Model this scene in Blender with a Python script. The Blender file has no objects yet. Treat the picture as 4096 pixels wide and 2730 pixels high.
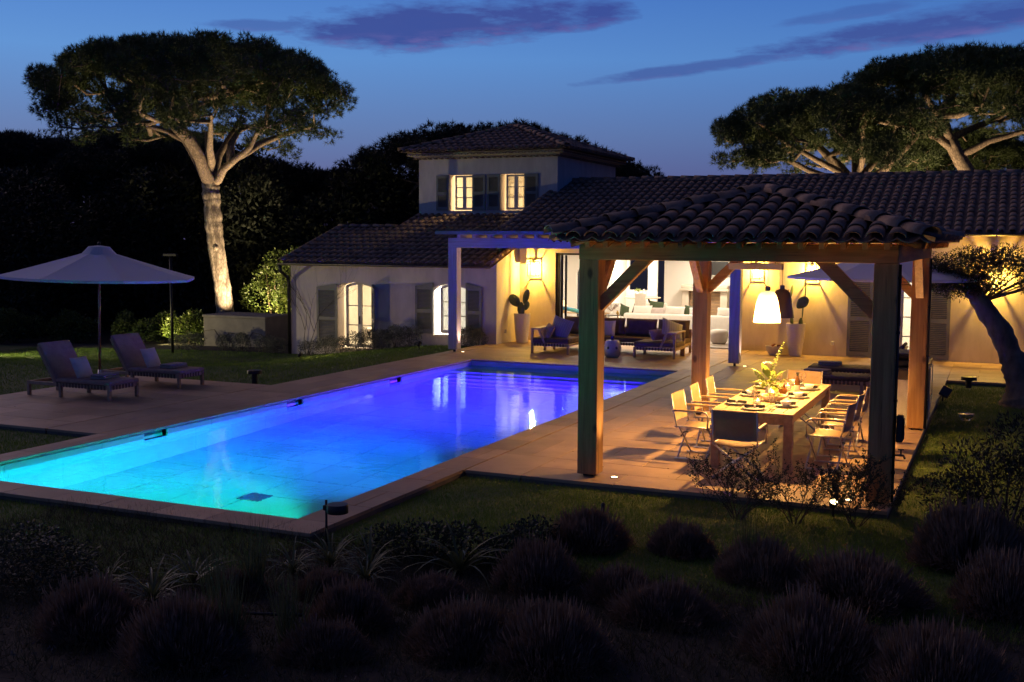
import bpy, bmesh, math, random
import numpy as np
from mathutils import Vector, Matrix

random.seed(7)
rng = np.random.default_rng(7)
S = bpy.context.scene
COL = S.collection
R = math.radians
PI = math.pi

# ------------------------------------------------------------------ camera
YAW, PIT, ROLL = R(-23.967), R(-5.184), R(0.32)
fwd = Vector((math.sin(YAW) * math.cos(PIT), math.cos(YAW) * math.cos(PIT), math.sin(PIT)))
rgt = Vector((math.cos(YAW), -math.sin(YAW), 0))
upv = rgt.cross(fwd)
r2 = math.cos(ROLL) * rgt + math.sin(ROLL) * upv
u2 = -math.sin(ROLL) * rgt + math.cos(ROLL) * upv
cam_d = bpy.data.cameras.new('camera')
cam_d.sensor_width = 36
cam_d.lens = 36 * 4443 / 4096
cam_d.clip_start = 0.1
cam_d.clip_end = 2000
cam = bpy.data.objects.new('camera', cam_d)
COL.objects.link(cam)
m3 = Matrix((r2, u2, -fwd)).transposed()
cam.matrix_world = Matrix.Translation((0, 0, 2.9)) @ m3.to_4x4()
S.camera = cam

# ------------------------------------------------------------------ world: dusk sky
SKY = 1.04
W = bpy.data.worlds.new('World')
S.world = W
W.use_nodes = True
nt = W.node_tree
nt.nodes.clear()
def N(tree, t, **kw):
    n = tree.nodes.new(t)
    for k, v in kw.items():
        if k.startswith('i_'):
            n.inputs[int(k[2:])].default_value = v
        else:
            setattr(n, k, v)
    return n
def mth(tree, op, a, b=None, c=None, clamp=False):
    n = tree.nodes.new('ShaderNodeMath'); n.operation = op; n.use_clamp = clamp
    for i, v in enumerate((a, b, c)):
        if v is None: continue
        if isinstance(v, (int, float)): n.inputs[i].default_value = v
        else: tree.links.new(v, n.inputs[i])
    return n.outputs[0]
def mixc(tree, f, a, b, bt='MIX'):
    n = tree.nodes.new('ShaderNodeMix'); n.data_type = 'RGBA'; n.blend_type = bt
    for i, v in ((0, f), (6, a), (7, b)):
        if isinstance(v, (int, float)): n.inputs[i].default_value = v
        elif isinstance(v, tuple): n.inputs[i].default_value = (v + (1,))[:4]
        else: tree.links.new(v, n.inputs[i])
    return n.outputs[2]
def ramp(tree, f, stops, interp='LINEAR'):
    n = tree.nodes.new('ShaderNodeValToRGB'); cr = n.color_ramp; cr.interpolation = interp
    while len(cr.elements) < len(stops): cr.elements.new(0.5)
    for e, (p, c) in zip(cr.elements, stops):
        e.position = p
        e.color = (c + (1,))[:4] if isinstance(c, tuple) else (c, c, c, 1)
    tree.links.new(f, n.inputs[0])
    return n.outputs[0]
tc = N(nt, 'ShaderNodeTexCoord')
nrm = N(nt, 'ShaderNodeVectorMath', operation='NORMALIZE')
nt.links.new(tc.outputs['Generated'], nrm.inputs[0])
sx = N(nt, 'ShaderNodeSeparateXYZ')
nt.links.new(nrm.outputs[0], sx.inputs[0])
vx, vy, vz = sx.outputs
grad = ramp(nt, mth(nt, 'ADD', mth(nt, 'MULTIPLY', vz, 0.5), 0.5), [
    (0.0, (0.004, 0.006, 0.012)), (0.49, (0.03, 0.035, 0.08)), (0.502, (0.074, 0.062, 0.175)),
    (0.520, (0.090, 0.098, 0.265)), (0.545, (0.098, 0.172, 0.40)), (0.578, (0.092, 0.248, 0.60)),
    (0.604, (0.062, 0.19, 0.56)), (0.68, (0.055, 0.090, 0.27)), (0.80, (0.078, 0.074, 0.17)), (1.0, (0.088, 0.066, 0.125))])
# afterglow: the sky is lighter towards the west (left of the view)
az = mth(nt, 'ARCTAN2', vx, vy)
west = mth(nt, 'COSINE', mth(nt, 'ADD', az, R(70)))
glow = mth(nt, 'MULTIPLY_ADD', west, 0.42, 0.70)
base = mixc(nt, 1.0, grad, N(nt, 'ShaderNodeCombineColor').outputs[0], 'MULTIPLY')
cc = nt.nodes[-2] if False else [n for n in nt.nodes if n.bl_idname == 'ShaderNodeCombineColor'][0]
nt.links.new(mth(nt, 'MULTIPLY_ADD', west, 0.62, 0.56), cc.inputs[0])
nt.links.new(mth(nt, 'MULTIPLY_ADD', west, 0.50, 0.64), cc.inputs[1])
nt.links.new(mth(nt, 'MULTIPLY_ADD', west, 0.30, 0.76), cc.inputs[2])
# physical twilight sky added underneath
nish = N(nt, 'ShaderNodeTexSky')
nish.sky_type = 'NISHITA'
nish.sun_disc = False
nish.sun_elevation = R(-3.0)
nish.sun_rotation = R(-70)
base = mixc(nt, 0.06, base, nish.outputs[0], 'ADD')
# clouds: long purple banks, shapes in azimuth / elevation degrees
azd = mth(nt, 'MULTIPLY', az, 180 / PI)
eld = mth(nt, 'MULTIPLY', mth(nt, 'ARCSINE', vz), 180 / PI)
def noise2(sa, se, detail=5, rough=0.6, off=0.0):
    cx = N(nt, 'ShaderNodeCombineXYZ')
    nt.links.new(mth(nt, 'MULTIPLY', azd, sa), cx.inputs[0])
    nt.links.new(mth(nt, 'MULTIPLY', eld, se), cx.inputs[1])
    cx.inputs[2].default_value = off
    n = N(nt, 'ShaderNodeTexNoise'); n.inputs['Scale'].default_value = 1
    n.inputs['Detail'].default_value = detail; n.inputs['Roughness'].default_value = rough
    nt.links.new(cx.outputs[0], n.inputs['Vector'])
    return n.outputs[0]
warp = noise2(0.22, 0.75, 6, 0.62)
fine = noise2(0.5, 2.2, 5, 0.6, 4.0)
def bank(a0, e0, ha, he, tilt, k=1.0, pw=2.0, wamp=1.1):
    da = mth(nt, 'SUBTRACT', azd, a0)
    de = mth(nt, 'SUBTRACT', mth(nt, 'SUBTRACT', eld, e0), mth(nt, 'MULTIPLY', da, tilt))
    q = mth(nt, 'ADD', mth(nt, 'POWER', mth(nt, 'ABSOLUTE', mth(nt, 'DIVIDE', da, ha)), pw),
            mth(nt, 'POWER', mth(nt, 'ABSOLUTE', mth(nt, 'DIVIDE', de, he)), 2.0))
    d = mth(nt, 'SUBTRACT', 1.0, q)
    d = mth(nt, 'ADD', d, mth(nt, 'MULTIPLY', mth(nt, 'SUBTRACT', warp, 0.5), wamp * 2))
    d = mth(nt, 'ADD', d, mth(nt, 'MULTIPLY', mth(nt, 'SUBTRACT', fine, 0.5), 1.3))
    return mth(nt, 'MULTIPLY', mth(nt, 'SMOOTHSTEP' if False else 'MULTIPLY', d, 1.4, clamp=True), k), de
BANKS = [(-27.0, 10.75, 9.6, 1.25, 0.075, 0.95), (-36.5, 10.35, 3.2, 0.34, 0.02, 0.55), (-4.5, 9.95, 8.5, 0.75, 0.10, 0.85), (-15.0, 8.55, 6.0, 0.36, 0.12, 0.65),
         (-1.0, 10.5, 7.5, 0.95, 0.13, 0.62), (-7.5, 10.9, 4.0, 0.35, 0.10, 0.4),
         (28, 10, 15, 1.1, -0.03, 0.8), (62, 9, 14, 0.8, 0.05, 0.7), (-75, 9, 14, 0.8, 0.02, 0.7), (110, 11, 20, 1.3, 0.0, 0.8),
         (160, 9, 18, 1.0, 0.0, 0.7), (-130, 10, 22, 1.2, 0.0, 0.8), (-10.8, 1.2, 1.9, 0.16, 0.02, 0.5)]
cm = None; pink = None
for (a0, e0, ha, he, tl, k) in BANKS:
    mk, de = bank(a0, e0, ha, he, tl, k)
    low = mth(nt, 'MULTIPLY', mk, mth(nt, 'MULTIPLY', mth(nt, 'SUBTRACT', -0.15 * he, de), 1.4 / he, clamp=True))
    cm = mk if cm is None else mth(nt, 'MAXIMUM', cm, mk)
    pink = low if pink is None else mth(nt, 'MAXIMUM', pink, low)
pk = mth(nt, 'MULTIPLY', pink, ramp(nt, fine, [(0.42, 0.0), (0.62, 1.0)]), clamp=True)
ccol = mixc(nt, mth(nt, 'MULTIPLY', pk, 0.95), (0.046, 0.064, 0.27), (0.25, 0.155, 0.40))
ccol = mixc(nt, ramp(nt, warp, [(0.35, 0.0), (0.7, 0.5)]), ccol, (0.032, 0.06, 0.29))
skyc = mixc(nt, mth(nt, 'MULTIPLY', cm, 0.92, clamp=True), base, ccol)
bg = N(nt, 'ShaderNodeBackground')
bg.inputs[1].default_value = SKY
nt.links.new(skyc, bg.inputs[0])
wo = N(nt, 'ShaderNodeOutputWorld')
nt.links.new(bg.outputs[0], wo.inputs[0])

# last light of the set sun, very weak and wide
sd = bpy.data.lights.new('sun', 'SUN')
sd.energy = 0.46
sd.angle = R(40)
sd.color = (1.0, 0.68, 0.62)
sun = bpy.data.objects.new('sun', sd)
COL.objects.link(sun)
sun.rotation_euler = Vector((math.sin(R(110)), math.cos(R(110)), -0.48)).to_track_quat('-Z', 'Y').to_euler()

S.view_settings.view_transform = 'Standard'
S.view_settings.look = 'None'
S.view_settings.exposure = 0
S.view_settings.gamma = 1
S.view_settings.use_curve_mapping = False
C = S.cycles
C.use_denoising = True
C.max_bounces = 9
C.diffuse_bounces = 4
C.glossy_bounces = 4
C.transmission_bounces = 8
C.transparent_max_bounces = 12
C.caustics_reflective = False
C.caustics_refractive = True
C.blur_glossy = 0.5
C.sample_clamp_indirect = 4.0
C.sample_clamp_direct = 0.0

# ------------------------------------------------------------------ helpers
class G:
    """collects vertices and faces, builds ONE mesh object"""
    def __init__(s): s.v = []; s.f = []
    def add(s, v, f):
        n = len(s.v); s.v += [tuple(p) for p in v]; s.f += [tuple(i + n for i in q) for q in f]; return s
    def box(s, x0, x1, y0, y1, z0, z1, M=None):
        v = [Vector(p) for p in ((x0, y0, z0), (x1, y0, z0), (x1, y1, z0), (x0, y1, z0), (x0, y0, z1), (x1, y0, z1), (x1, y1, z1), (x0, y1, z1))]
        if M: v = [M @ p for p in v]
        return s.add(v, [(0, 3, 2, 1), (4, 5, 6, 7), (0, 1, 5, 4), (1, 2, 6, 5), (2, 3, 7, 6), (3, 0, 4, 7)])
    def rbox(s, x0, x1, y0, y1, z0, z1, b=0.01, seg=2, M=None):
        bm = bmesh.new()
        bmesh.ops.create_cube(bm, size=1)
        for q in bm.verts:
            q.co = ((x0 + x1) / 2 + q.co.x * (x1 - x0), (y0 + y1) / 2 + q.co.y * (y1 - y0), (z0 + z1) / 2 + q.co.z * (z1 - z0))
        bmesh.ops.bevel(bm, geom=bm.edges[:], offset=b, segments=seg, affect='EDGES', profile=0.5)
        bm.verts.index_update()
        v = [(M @ q.co if M else q.co.copy()) for q in bm.verts]
        f = [[q.index for q in p.verts] for p in bm.faces]
        bm.free()
        return s.add(v, f)
    def tube(s, pts, rad, n=8, cap=True):
        pts = [Vector(p) for p in pts]
        if isinstance(rad, (int, float)): rad = [rad] * len(pts)
        v = []; f = []
        a = None
        for i, p in enumerate(pts):
            t = (pts[min(i + 1, len(pts) - 1)] - pts[max(i - 1, 0)])
            if t.length < 1e-9: t = Vector((0, 0, 1))
            t.normalize()
            if a is None:
                a = Vector((0, 0, 1)) if abs(t.z) < 0.9 else Vector((1, 0, 0))
            a = (a - t * a.dot(t))
            if a.length < 1e-6: a = t.orthogonal()
            a.normalize(); b = t.cross(a)
            for k in range(n):
                w = 2 * PI * (k + .5) / n
                v.append(p + (a * math.cos(w) + b * math.sin(w)) * rad[i])
        for i in range(len(pts) - 1):
            for k in range(n):
                f.append((i * n + k, i * n + (k + 1) % n, (i + 1) * n + (k + 1) % n, (i + 1) * n + k))
        if cap:
            f.append(tuple(range(n - 1, -1, -1))); f.append(tuple(range((len(pts) - 1) * n, len(pts) * n)))
        return s.add(v, f)
    def bar(s, p, q, w, h=None, up=(0, 0, 1)):
        """square bar from p to q"""
        p = Vector(p); q = Vector(q); h = h or w
        t = (q - p).normalized(); u = Vector(up)
        if abs(t.dot(u)) > 0.95: u = Vector((1, 0, 0))
        a = t.cross(u).normalized(); b = a.cross(t)
        v = []
        for e in (p, q):
            for i, j in ((-1, -1), (1, -1), (1, 1), (-1, 1)): v.append(e + a * (i * w / 2) + b * (j * h / 2))
        return s.add(v, [(3, 2, 1, 0), (4, 5, 6, 7), (0, 1, 5, 4), (1, 2, 6, 5), (2, 3, 7, 6), (3, 0, 4, 7)])
    def lathe(s, prof, n=24, c=(0, 0, 0), jit=0):
        v = []; f = []
        for i, (r, z) in enumerate(prof):
            for k in range(n):
                w = 2 * PI * k / n
                v.append((c[0] + r * math.cos(w), c[1] + r * math.sin(w), c[2] + z))
        for i in range(len(prof) - 1):
            for k in range(n):
                f.append((i * n + k, i * n + (k + 1) % n, (i + 1) * n + (k + 1) % n, (i + 1) * n + k))
        if prof[0][0] > 1e-4: f.append(tuple(range(n - 1, -1, -1)))
        if prof[-1][0] > 1e-4: f.append(tuple(range((len(prof) - 1) * n, len(prof) * n)))
        return s.add(v, f)
    def ball(s, c, r, nu=14, nv=8, sc=(1, 1, 1)):
        pr = [(max(1e-5, r * math.sin(PI * i / nv)), -r * math.cos(PI * i / nv)) for i in range(nv + 1)]
        n0 = len(s.v); s.lathe(pr, nu)
        for i in range(n0, len(s.v)):
            x, y, z = s.v[i]; s.v[i] = (c[0] + x * sc[0], c[1] + y * sc[1], c[2] + z * sc[2])
        return s
    def prism(s, poly, M, d):
        """polygon in local xy, extruded d along local z, placed by matrix M"""
        n = len(poly)
        v = [M @ Vector((x, y, 0)) for x, y in poly] + [M @ Vector((x, y, d)) for x, y in poly]
        f = [tuple(range(n - 1, -1, -1)), tuple(range(n, 2 * n))] + [(i, (i + 1) % n, (i + 1) % n + n, i + n) for i in range(n)]
        return s.add(v, f)
    def pillow(s, w, h, t, M=None, n=10, p=2.6, ears=0.05):
        M = M or Matrix()
        for sg in (1, -1):
            v = []; f = []
            for j in range(n + 1):
                for i in range(n + 1):
                    x = -1 + 2 * i / n; y = -1 + 2 * j / n
                    k = (1 - abs(x) ** p) * (1 - abs(y) ** p)
                    xx = x * (1 - ears * (1 - y * y)); yy = y * (1 - ears * (1 - x * x))
                    v.append(M @ Vector((xx * w / 2, yy * h / 2, sg * (t / 2) * max(k, 0) ** 0.55)))
            for j in range(n):
                for i in range(n):
                    q = (j * (n + 1) + i, j * (n + 1) + i + 1, (j + 1) * (n + 1) + i + 1, (j + 1) * (n + 1) + i)
                    f.append(q if sg > 0 else q[::-1])
            s.add(v, f)
        return s
    def mesh(s, name, mat, smooth=False):
        me = bpy.data.meshes.new(name)
        me.from_pydata([tuple(p) for p in s.v], [], s.f)
        if smooth: me.polygons.foreach_set('use_smooth', [True] * len(me.polygons))
        if mat: me.materials.append(mat)
        me.update()
        return me
    def build(s, name, mat, parent=None, smooth=False, loc=None, auto=None):
        o = bpy.data.objects.new(name, s.mesh(name, mat, smooth or auto is not None))
        COL.objects.link(o)
        if auto is not None:
            # smooth shading with sharp edges above an angle
            bm = bmesh.new(); bm.from_mesh(o.data)
            for e in bm.edges:
                if len(e.link_faces) == 2 and e.calc_face_angle(0) > R(auto): e.smooth = False
            bm.to_mesh(o.data); bm.free()
        if parent: o.parent = parent
        if loc: o.location = loc
        return o

def npmesh(name, verts, faces, mat, smooth=False, col=None):
    """big mesh from numpy: verts (n,3), faces (m,3) or (m,4)"""
    me = bpy.data.meshes.new(name)
    verts = np.ascontiguousarray(verts, np.float32); faces = np.ascontiguousarray(faces, np.int32)
    k = faces.shape[1]
    me.vertices.add(len(verts)); me.vertices.foreach_set('co', verts.ravel())
    me.loops.add(faces.size); me.loops.foreach_set('vertex_index', faces.ravel())
    me.polygons.add(len(faces)); me.polygons.foreach_set('loop_start', np.arange(0, faces.size, k, dtype=np.int32))
    if smooth: me.polygons.foreach_set('use_smooth', np.ones(len(faces), bool))
    if mat: me.materials.append(mat)
    me.update(calc_edges=True)
    return me
def link(name, me, parent=None, loc=None, rotz=0, scale=None):
    o = bpy.data.objects.new(name, me); COL.objects.link(o)
    if parent: o.parent = parent
    if loc: o.location = loc
    if rotz: o.rotation_euler = (0, 0, rotz)
    if scale: o.scale = scale if isinstance(scale, tuple) else (scale,) * 3
    return o
def tag(o, label, cat, group=None):
    o['label'] = label; o['category'] = cat
    if group: o['group'] = group
    return o
def thing(name, label, cat, loc=(0, 0, 0), rotz=0, group=None):
    o = bpy.data.objects.new(name, None); COL.objects.link(o)
    o.empty_display_size = 0.1
    o.location = loc; o.rotation_euler = (0, 0, rotz)
    return tag(o, label, cat, group)
def struct(o):
    o['kind'] = 'structure'; return o
def stuff(o):
    o['kind'] = 'stuff'; return o
def dup(root, loc, rotz=None, label=None, scale=None, group=None):
    r = root.copy(); COL.objects.link(r); r.location = loc
    if rotz is not None: r.rotation_euler = (root.rotation_euler[0], root.rotation_euler[1], rotz)
    if scale: r.scale = scale if isinstance(scale, tuple) else (scale,) * 3
    if label: r['label'] = label
    if group: r['group'] = group
    for ch in list(root.children):
        c = ch.copy(); COL.objects.link(c); c.parent = r
        for g in list(ch.children):
            d = g.copy(); COL.objects.link(d); d.parent = c
    return r
def lamp(name, kind, loc, power, color, parent=None, target=None, radius=0.03, spot=None, blend=0.5, size=None):
    d = bpy.data.lights.new(name, kind)
    d.energy = power; d.color = color
    if kind in ('POINT', 'SPOT'): d.shadow_soft_size = radius
    if kind == 'SPOT':
        d.spot_size = R(spot); d.spot_blend = blend
    if kind == 'AREA':
        d.shape = 'RECTANGLE'; d.size, d.size_y = size
    o = bpy.data.objects.new(name, d); COL.objects.link(o)
    if parent: o.parent = parent
    o.location = loc
    if target is not None:
        v = Vector(target) - Vector(loc)
        o.rotation_euler = v.to_track_quat('-Z', 'Y').to_euler()
    return o

# ------------------------------------------------------------------ materials
def mat(name, col, col2=None, rough=0.7, scale=5.0, stretch=(1, 1, 1), bump=0.0, bscale=60.0, metal=0.0, spec=0.5,
        coord='Object', detail=6, lo=0.35, hi=0.65, bstretch=None, emit=None, estr=0.0, rvar=0.0, coat=0.0):
    m = bpy.data.materials.new(name); m.use_nodes = True
    t = m.node_tree; b = t.nodes['Principled BSDF']
    b.inputs['Roughness'].default_value = rough
    b.inputs['Metallic'].default_value = metal
    b.inputs['Specular IOR Level'].default_value = spec
    b.inputs['Coat Weight'].default_value = coat
    b.inputs['Base Color'].default_value = col + (1,)
    if coord == 'World':
        src = N(t, 'ShaderNodeNewGeometry').outputs['Position']
    else:
        src = N(t, 'ShaderNodeTexCoord').outputs[coord]
    def nz(sc, st, det=detail):
        mp = N(t, 'ShaderNodeMapping'); mp.inputs['Scale'].default_value = st
        t.links.new(src, mp.inputs['Vector'])
        n = N(t, 'ShaderNodeTexNoise'); n.inputs['Scale'].default_value = sc; n.inputs['Detail'].default_value = det
        n.inputs['Roughness'].default_value = 0.6
        t.links.new(mp.outputs[0], n.inputs['Vector'])
        return n.outputs[0]
    if col2:
        f = nz(scale, stretch)
        t.links.new(ramp(t, f, [(lo, col), (hi, col2)]), b.inputs['Base Color'])
        if rvar:
            t.links.new(mth(t, 'MULTIPLY_ADD', f, rvar, rough - rvar / 2), b.inputs['Roughness'])
    if bump:
        bp = N(t, 'ShaderNodeBump'); bp.inputs['Strength'].default_value = bump; bp.inputs['Distance'].default_value = 0.01
        t.links.new(nz(bscale, bstretch or stretch, 4), bp.inputs['Height'])
        t.links.new(bp.outputs[0], b.inputs['Normal'])
    if emit:
        b.inputs['Emission Color'].default_value = emit + (1,)
        b.inputs['Emission Strength'].default_value = estr
    return m
def leafmat(name, c1, c2, trans=0.35, rough=0.5, scale=3.0):
    m = bpy.data.materials.new(name); m.use_nodes = True
    t = m.node_tree; t.nodes.clear()
    src = N(t, 'ShaderNodeNewGeometry').outputs['Position']
    n = N(t, 'ShaderNodeTexNoise'); n.inputs['Scale'].default_value = scale; n.inputs['Detail'].default_value = 3
    t.links.new(src, n.inputs['Vector'])
    c = ramp(t, n.outputs[0], [(0.35, c1), (0.65, c2)])
    p = N(t, 'ShaderNodeBsdfPrincipled'); p.inputs['Roughness'].default_value = rough
    p.inputs['Specular IOR Level'].default_value = 0.35
    t.links.new(c, p.inputs['Base Color'])
    tr = N(t, 'ShaderNodeBsdfTranslucent'); t.links.new(c, tr.inputs[0])
    mx = N(t, 'ShaderNodeMixShader'); mx.inputs[0].default_value = trans
    t.links.new(p.outputs[0], mx.inputs[1]); t.links.new(tr.outputs[0], mx.inputs[2])
    o = N(t, 'ShaderNodeOutputMaterial'); t.links.new(mx.outputs[0], o.inputs[0])
    return m
def glassmat(name, tint=(1, 1, 1), refl=0.5, rough=0.02):
    """thin pane: clear, with a fresnel reflection"""
    m = bpy.data.materials.new(name); m.use_nodes = True
    t = m.node_tree; t.nodes.clear()
    fr = N(t, 'ShaderNodeFresnel'); fr.inputs[0].default_value = 1.45
    tr = N(t, 'ShaderNodeBsdfTransparent'); tr.inputs[0].default_value = tint + (1,)
    gl = N(t, 'ShaderNodeBsdfGlossy'); gl.inputs['Roughness'].default_value = rough
    mx = N(t, 'ShaderNodeMixShader')
    t.links.new(mth(t, 'MULTIPLY', fr.outputs[0], refl), mx.inputs[0])
    t.links.new(tr.outputs[0], mx.inputs[1]); t.links.new(gl.outputs[0], mx.inputs[2])
    o = N(t, 'ShaderNodeOutputMaterial'); t.links.new(mx.outputs[0], o.inputs[0])
    return m
def translucentmat(name, col, trans=0.5, tcol=None):
    m = bpy.data.materials.new(name); m.use_nodes = True
    t = m.node_tree; t.nodes.clear()
    d = N(t, 'ShaderNodeBsdfDiffuse'); d.inputs[0].default_value = col + (1,)
    tr = N(t, 'ShaderNodeBsdfTranslucent'); tr.inputs[0].default_value = (tcol or col) + (1,)
    mx = N(t, 'ShaderNodeMixShader'); mx.inputs[0].default_value = trans
    t.links.new(d.outputs[0], mx.inputs[1]); t.links.new(tr.outputs[0], mx.inputs[2])
    o = N(t, 'ShaderNodeOutputMaterial'); t.links.new(mx.outputs[0], o.inputs[0])
    return m
def emitmat(name, col, st):
    m = bpy.data.materials.new(name); m.use_nodes = True
    t = m.node_tree; t.nodes.clear()
    e = N(t, 'ShaderNodeEmission'); e.inputs[0].default_value = col + (1,); e.inputs[1].default_value = st
    o = N(t, 'ShaderNodeOutputMaterial'); t.links.new(e.outputs[0], o.inputs[0])
    return m

WARM = (1.0, 0.60, 0.20)
WARM2 = (1.0, 0.72, 0.40)
ROOM = (1.0, 0.84, 0.64)
m_stone = mat('stone_paving', (0.37, 0.24, 0.145), (0.46, 0.31, 0.195), rough=0.56, spec=0.32, scale=1.6, bump=0.10, bscale=25, coord='World', detail=8, rvar=0.25)
t_ = m_stone.node_tree; b_ = t_.nodes['Principled BSDF']
def slabtone(m, lo, hi, stain=.80):
    t = m.node_tree; b = t.nodes['Principled BSDF']; src = b.inputs['Base Color'].links[0].from_socket
    oi = N(t, 'ShaderNodeObjectInfo')
    v = ramp(t, oi.outputs['Random'], [(0.0, (lo, lo, lo * .97)), (1.0, (hi, hi * .985, hi * .95))])
    # drip and water stains with shapes of their own
    n = N(t, 'ShaderNodeTexNoise'); n.inputs['Scale'].default_value = 0.55; n.inputs['Detail'].default_value = 7; n.inputs['Roughness'].default_value = .7
    t.links.new(N(t, 'ShaderNodeNewGeometry').outputs['Position'], n.inputs['Vector'])
    st = ramp(t, n.outputs[0], [(.40, (stain, stain * .99, stain * .98)), (.56, (1, 1, 1))])
    t.links.new(mixc(t, 1.0, mixc(t, 1.0, src, v, 'MULTIPLY'), st, 'MULTIPLY'), b.inputs['Base Color'])
slabtone(m_stone, .80, 1.14)
m_joint = mat('joint_mortar', (0.10, 0.085, 0.07), (0.14, 0.12, 0.10), rough=0.9, coord='World')
m_poolt = mat('pool_stone', (0.42, 0.47, 0.47), (0.50, 0.55, 0.54), rough=0.6, scale=1.1, coord='World', detail=8, lo=0.3, hi=0.7)
slabtone(m_poolt, .93, 1.06, .93)
m_soil = mat('soil', (0.014, 0.010, 0.008), (0.028, 0.021, 0.016), rough=0.95, scale=3, bump=0.6, bscale=18, coord='World')
m_grass = leafmat('grass', (0.085, 0.165, 0.015), (0.16, 0.24, 0.028), 0.25, 0.55, 1.2)
m_wood = {}
for ax, st in (('x', (0.6, 9, 9)), ('y', (9, 0.6, 9)), ('z', (9, 9, 0.6))):
    m_wood[ax] = mat('timber_' + ax, (0.32, 0.155, 0.048), (0.48, 0.255, 0.092), rough=0.62, scale=2.2, stretch=st, bump=0.25, bscale=6, coord='World', detail=7)
m_pale = {}
for ax, st in (('x', (0.6, 9, 9)), ('y', (9, 0.6, 9)), ('z', (9, 9, 0.6))):
    m_pale[ax] = mat('limed_timber_' + ax, (0.33, 0.27, 0.27), (0.45, 0.38, 0.38), rough=0.6, scale=2.2, stretch=st, bump=0.2, bscale=6, coord='World')
def addlayers(m, fn):
    t = m.node_tree; b = t.nodes['Principled BSDF']; c = b.inputs['Base Color'].links[0].from_socket
    t.links.new(fn(t, c), b.inputs['Base Color'])
def mapped(t, st, sc=1.0):
    mp = N(t, 'ShaderNodeMapping'); mp.inputs['Scale'].default_value = tuple(q * sc for q in st)
    t.links.new(N(t, 'ShaderNodeNewGeometry').outputs['Position'], mp.inputs['Vector']); return mp.outputs[0]
def timber(st):
    def fn(t, c):
        n = N(t, 'ShaderNodeTexNoise'); n.inputs['Scale'].default_value = 1; n.inputs['Detail'].default_value = 3; t.links.new(mapped(t, st, 3.2), n.inputs['Vector'])
        c = mixc(t, ramp(t, n.outputs[0], [(.62, 0.0), (.70, .75)]), c, (.05, .022, .008))          # drying cracks along the grain
        v = N(t, 'ShaderNodeTexVoronoi'); v.inputs['Scale'].default_value = 1; t.links.new(mapped(t, tuple(1.0 if q > 1 else .55 for q in st), 3.0), v.inputs['Vector'])
        return mixc(t, ramp(t, v.outputs['Distance'], [(.07, .85), (.14, 0.0)]), c, (.06, .025, .010))   # knots
    return fn
for ax, st in (('x', (0.35, 9, 9)), ('y', (9, 0.35, 9)), ('z', (9, 9, 0.35))): addlayers(m_wood[ax], timber(st))
m_teak = mat('teak', (0.40, 0.24, 0.11), (0.54, 0.36, 0.19), rough=0.5, scale=3, stretch=(8, 0.8, 8), bump=0.1, bscale=8, coord='World')
m_teakg = mat('weathered_teak', (0.28, 0.18, 0.11), (0.42, 0.28, 0.17), rough=0.65, scale=4, stretch=(2, 2, 2), bump=0.15, bscale=20)
m_plast = mat('lime_plaster', (0.52, 0.415, 0.275), (0.65, 0.54, 0.375), rough=0.9, scale=1.4, stretch=(2.2, 2.2, .7), bstretch=(1, 1, 1), bump=0.22, bscale=45, coord='World', detail=8)
m_wing = mat('wing_plaster', (0.46, 0.40, 0.355), (0.60, 0.53, 0.47), rough=0.9, scale=1.4, stretch=(2.2, 2.2, .7), bstretch=(1, 1, 1), bump=0.22, bscale=45, coord='World', detail=8)
m_white = mat('interior_white', (0.78, 0.75, 0.70), (0.82, 0.79, 0.74), rough=0.85, scale=1)
m_frame = mat('window_frame_paint', (0.50, 0.46, 0.39), (0.55, 0.51, 0.43), rough=0.5)
m_shut = mat('shutter_paint', (0.15, 0.145, 0.12), (0.19, 0.185, 0.15), rough=0.55, scale=3)
m_tile = mat('terracotta', (0.14, 0.085, 0.06), (0.31, 0.205, 0.14), rough=0.85, scale=4.6, bump=0.35, bscale=30, coord='World', detail=5, lo=0.3, hi=0.68)
t = m_tile.node_tree; b = t.nodes['Principled BSDF']; src = b.inputs['Base Color'].links[0].from_socket
n_ = N(t, 'ShaderNodeTexNoise'); n_.inputs['Scale'].default_value = 14; n_.inputs['Detail'].default_value = 5
t.links.new(N(t, 'ShaderNodeNewGeometry').outputs['Position'], n_.inputs['Vector'])
v_ = N(t, 'ShaderNodeTexVoronoi'); v_.inputs['Scale'].default_value = 3.4
t.links.new(N(t, 'ShaderNodeNewGeometry').outputs['Position'], v_.inputs['Vector'])
tone = ramp(t, v_.outputs['Color'], [(.0, (.62, .58, .55)), (.5, (1, 1, 1)), (1.0, (1.35, 1.25, 1.1))])
lich = mixc(t, ramp(t, n_.outputs[0], [(.58, 0.0), (.66, .55)]), mixc(t, 1.0, src, tone, 'MULTIPLY'), (.22, .21, .17))
t.links.new(lich, b.inputs['Base Color'])
m_dark = mat('dark_metal', (0.02, 0.019, 0.018), (0.035, 0.032, 0.03), rough=0.45, metal=0.6)
m_black = mat('black_plastic', (0.012, 0.012, 0.013), rough=0.5)
m_alu = mat('alloy_tube', (0.55, 0.52, 0.48), (0.62, 0.59, 0.55), rough=0.35, metal=0.7)
m_chrome = mat('chrome', (0.6, 0.6, 0.6), rough=0.15, metal=1.0)
m_zinc = mat('zinc_pipe', (0.10, 0.085, 0.07), (0.14, 0.12, 0.10), rough=0.5, metal=0.7)
m_brown = mat('brown_canvas', (0.085, 0.05, 0.038), (0.12, 0.074, 0.056), rough=0.9, scale=8, bump=0.3, bscale=220)
m_brown2 = mat('taupe_canvas', (0.24, 0.15, 0.125), (0.31, 0.20, 0.165), rough=0.9, scale=8, bump=0.3, bscale=220)
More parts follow.
